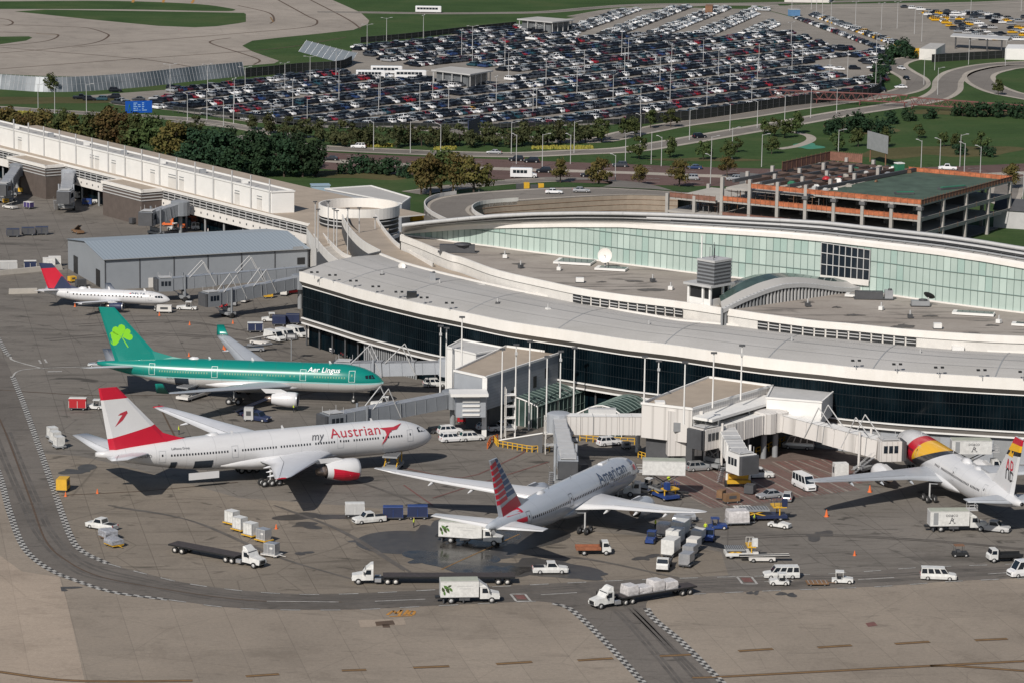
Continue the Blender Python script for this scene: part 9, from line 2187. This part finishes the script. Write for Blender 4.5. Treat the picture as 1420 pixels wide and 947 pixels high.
A_ = [(-14, 200, 1.05, 'autumn_tree'), (12, 201, 1.0, 'autumn_tree'), (38, 204, .95, 'autumn_tree'), (60, 207, 1.05, 'autumn_tree'), (84, 209, 1.0, 'broadleaf_tree'), (106, 212, 1.08, 'autumn_tree'), (130, 213, 1.0, 'broadleaf_tree'), (150, 217, 1.18, 'autumn_tree'), (170, 219, 1.1, 'autumn_tree'), (192, 223, 1.1, 'broadleaf_tree'), (214, 226, 1.12, 'broadleaf_tree'), (236, 230, 1.12, 'autumn_tree'), (250, 226, 1.0, 'broadleaf_tree')]
for i, (x, y, s, k) in enumerate(A_): tree(k, x, y, s, '%s tree of row behind the white concourse, %s of %d' % ('brown tinged' if k[0] == 'a' else 'green', nthlr(i, len(A_)), len(A_)), 'trees behind the concourse')
B_ = sorted([(262, 228, .95), (272, 238, 1.0), (298, 240, 1.05), (318, 230, 1.0), (330, 243, 1.05), (352, 232, 1.0), (362, 245, 1.1), (386, 234, 1.0), (394, 246, 1.05), (420, 246, 1.05), (414, 236, .95), (438, 245, 1.0)])
for i, (x, y, s) in enumerate(B_): tree('dense_tree', x, y, s, 'dense dark green tree of the clump behind concourse, %s of %d' % (nthlr(i, len(B_)), len(B_)), 'dark trees behind the concourse')
for x, y, s, k, l in ((597, 273, 1.05, 'autumn_tree', 'broad yellowing tree, left of group by the curved road'), (612, 271, 1.1, 'broadleaf_tree', 'tall greener tree, second of group by curved road'), (628, 272, 1.05, 'autumn_tree', 'yellow brown tree in middle of group by the curved road'), (657, 275, 1.1, 'autumn_tree', 'yellowing tree on right of group, trunk by lamp post'), (584, 270, .8, 'autumn_tree', 'smaller yellowing tree at left edge of group by curved road')): tree(k, x, y, s, l, 'trees by the curved road')
H_ = [(462 + i * 17.5, 202 + (i % 3) * 1.5 - (i > 16) * (i - 16) * 1.5, RND.uniform(.85, 1.15)) for i in range(22)]
for i, (x, y, s) in enumerate(H_): tree('hedge_tree', x, y, s, 'shrubby tree of hedge in front of the car park, %s of %d' % (nthlr(i, len(H_)), len(H_)), 'hedge trees before the car park')
H2 = [(272, 183, .7), (350, 180, .8), (375, 186, .9), (400, 190, .9), (425, 192, .9), (445, 196, 1.0)]
for i, (x, y, s) in enumerate(H2): tree('hedge_tree', x, y, s, 'small hedge tree beside blue-sign road, %s of %d' % (nthlr(i, len(H2)), len(H2)), 'small trees along the frontage road')
S_ = sorted([(834, 198, 1.0), (868, 192, .9), (880, 188, .8), (902, 178, .9), (930, 177, .9), (886, 221, 1.05), (929, 219, .9), (975, 222, .9), (1010, 222, .8), (1022, 212, .7), (1070, 214, .75), (1074, 190, .9), (1088, 192, .9), (1104, 186, .95), (1060, 186, .8), (1274, 192, .7), (1309, 204, .7), (1326, 207, .7), (1360, 208, .75), (1384, 132, .9), (1190, 204, .8), (1228, 204, .8), (1160, 210, .9), (70, 128, .9)])
for i, (x, y, s) in enumerate(S_): tree('small_tree', x, y, s, 'small round tree on the lawns, %s of %d' % (nthlr(i, len(S_)), len(S_)), 'small trees on the lawns')
for x, y, s, l in ((777, 254, .75, 'thin street tree right of the shuttle bus'), (830, 263, .95, 'larger brown green street tree beside curved road'), (886, 258, .6, 'small orange tinted street tree left of unfinished garage'), (942, 261, .85, 'street tree at the left end of unfinished garage'), (1008, 246, .7, 'street tree behind columns of the unfinished garage'), (1402, 262, .8, 'brown tree at back corner of unfinished garage')): tree('autumn_tree', x, y, s * .8, l, 'street trees along the motorway')
U_ = sorted([(1150, 188, 1.2), (1170, 184, 1.4), (1190, 182, 1.5), (1210, 185, 1.3), (1224, 186, 1.1), (1235, 172, 1.0), (1260, 168, 1.0), (1290, 165, 1.0), (1335, 162, 1.2), (1360, 163, 1.2), (1385, 163, 1.2), (1410, 164, 1.2), (1240, 80, 1.5), (1252, 76, 1.6), (1262, 82, 1.3), (1228, 90, 1.2), (1222, 104, 1.2), (1218, 116, 1.1), (480, 242, 1.0), (500, 240, 1.2), (520, 241, 1.2), (540, 243, 1.2), (560, 246, 1.0), (1330, 215, .9), (1370, 218, .9)])
for i, (x, y, s) in enumerate(U_): tree('bush', x, y, s, 'low dark bush beside roads and lawns, %s of %d' % (nthlr(i, len(U_)), len(U_)), 'bushes beside the roads')
for L in PR.values():
 for o in L:
  for c in list(o.children): bpy.data.objects.remove(c)
  bpy.data.objects.remove(o)
# ================================================================= light, sky, camera
SUN = Vector((-0.551, -1.135, 1.0)).normalized()
sl = bpy.data.lights.new('sun', 'SUN'); sl.energy = 4.2; sl.angle = math.radians(0.53); sl.color = (1.0, 0.94, 0.86)
so = bpy.data.objects.new('sun', sl); COL.objects.link(so)
so.rotation_euler = (-SUN).to_track_quat('-Z', 'Y').to_euler(); so.location = (0, 200, 400)
w = bpy.data.worlds.new('World'); SCN.world = w; w.use_nodes = True
nt = w.node_tree; bg = nt.nodes['Background']
sk = nt.nodes.new('ShaderNodeTexSky'); sk.sky_type = 'NISHITA'; sk.sun_disc = False
sk.sun_elevation = math.asin(SUN.z); sk.sun_rotation = math.atan2(SUN.x, SUN.y) % (2 * PI)
sk.air_density = 1.0; sk.dust_density = 1.0; sk.ozone_density = 1.0
nt.links.new(sk.outputs['Color'], bg.inputs['Color']); bg.inputs['Strength'].default_value = 0.062
cam = bpy.data.cameras.new('camera'); cam.sensor_width = 36; cam.lens = 36 * FPX / 1420; cam.clip_start = 1; cam.clip_end = 9000
co = bpy.data.objects.new('camera', cam); COL.objects.link(co)
fw = Vector((0, kCP, -kSP)); upv = Vector((0, kSP, kCP)); rt = Vector((1, 0, 0))
right = rt * kCR + upv * kSR; up2 = upv * kCR - rt * kSR
mtx = Matrix((right, up2, -fw)).transposed().to_4x4(); mtx.translation = Vector((0, 0, CAMH))
co.matrix_world = mtx
SCN.camera = co
vs = SCN.view_settings; vs.view_transform = 'Standard'; vs.look = 'None'; vs.exposure = 0.0; vs.gamma = 1.0; vs.use_curve_mapping = False
SCN.render.resolution_x = 1024; SCN.render.resolution_y = 682
SCN.cycles.max_bounces = 5; SCN.cycles.diffuse_bounces = 2; SCN.cycles.glossy_bounces = 3; SCN.cycles.transmission_bounces = 2
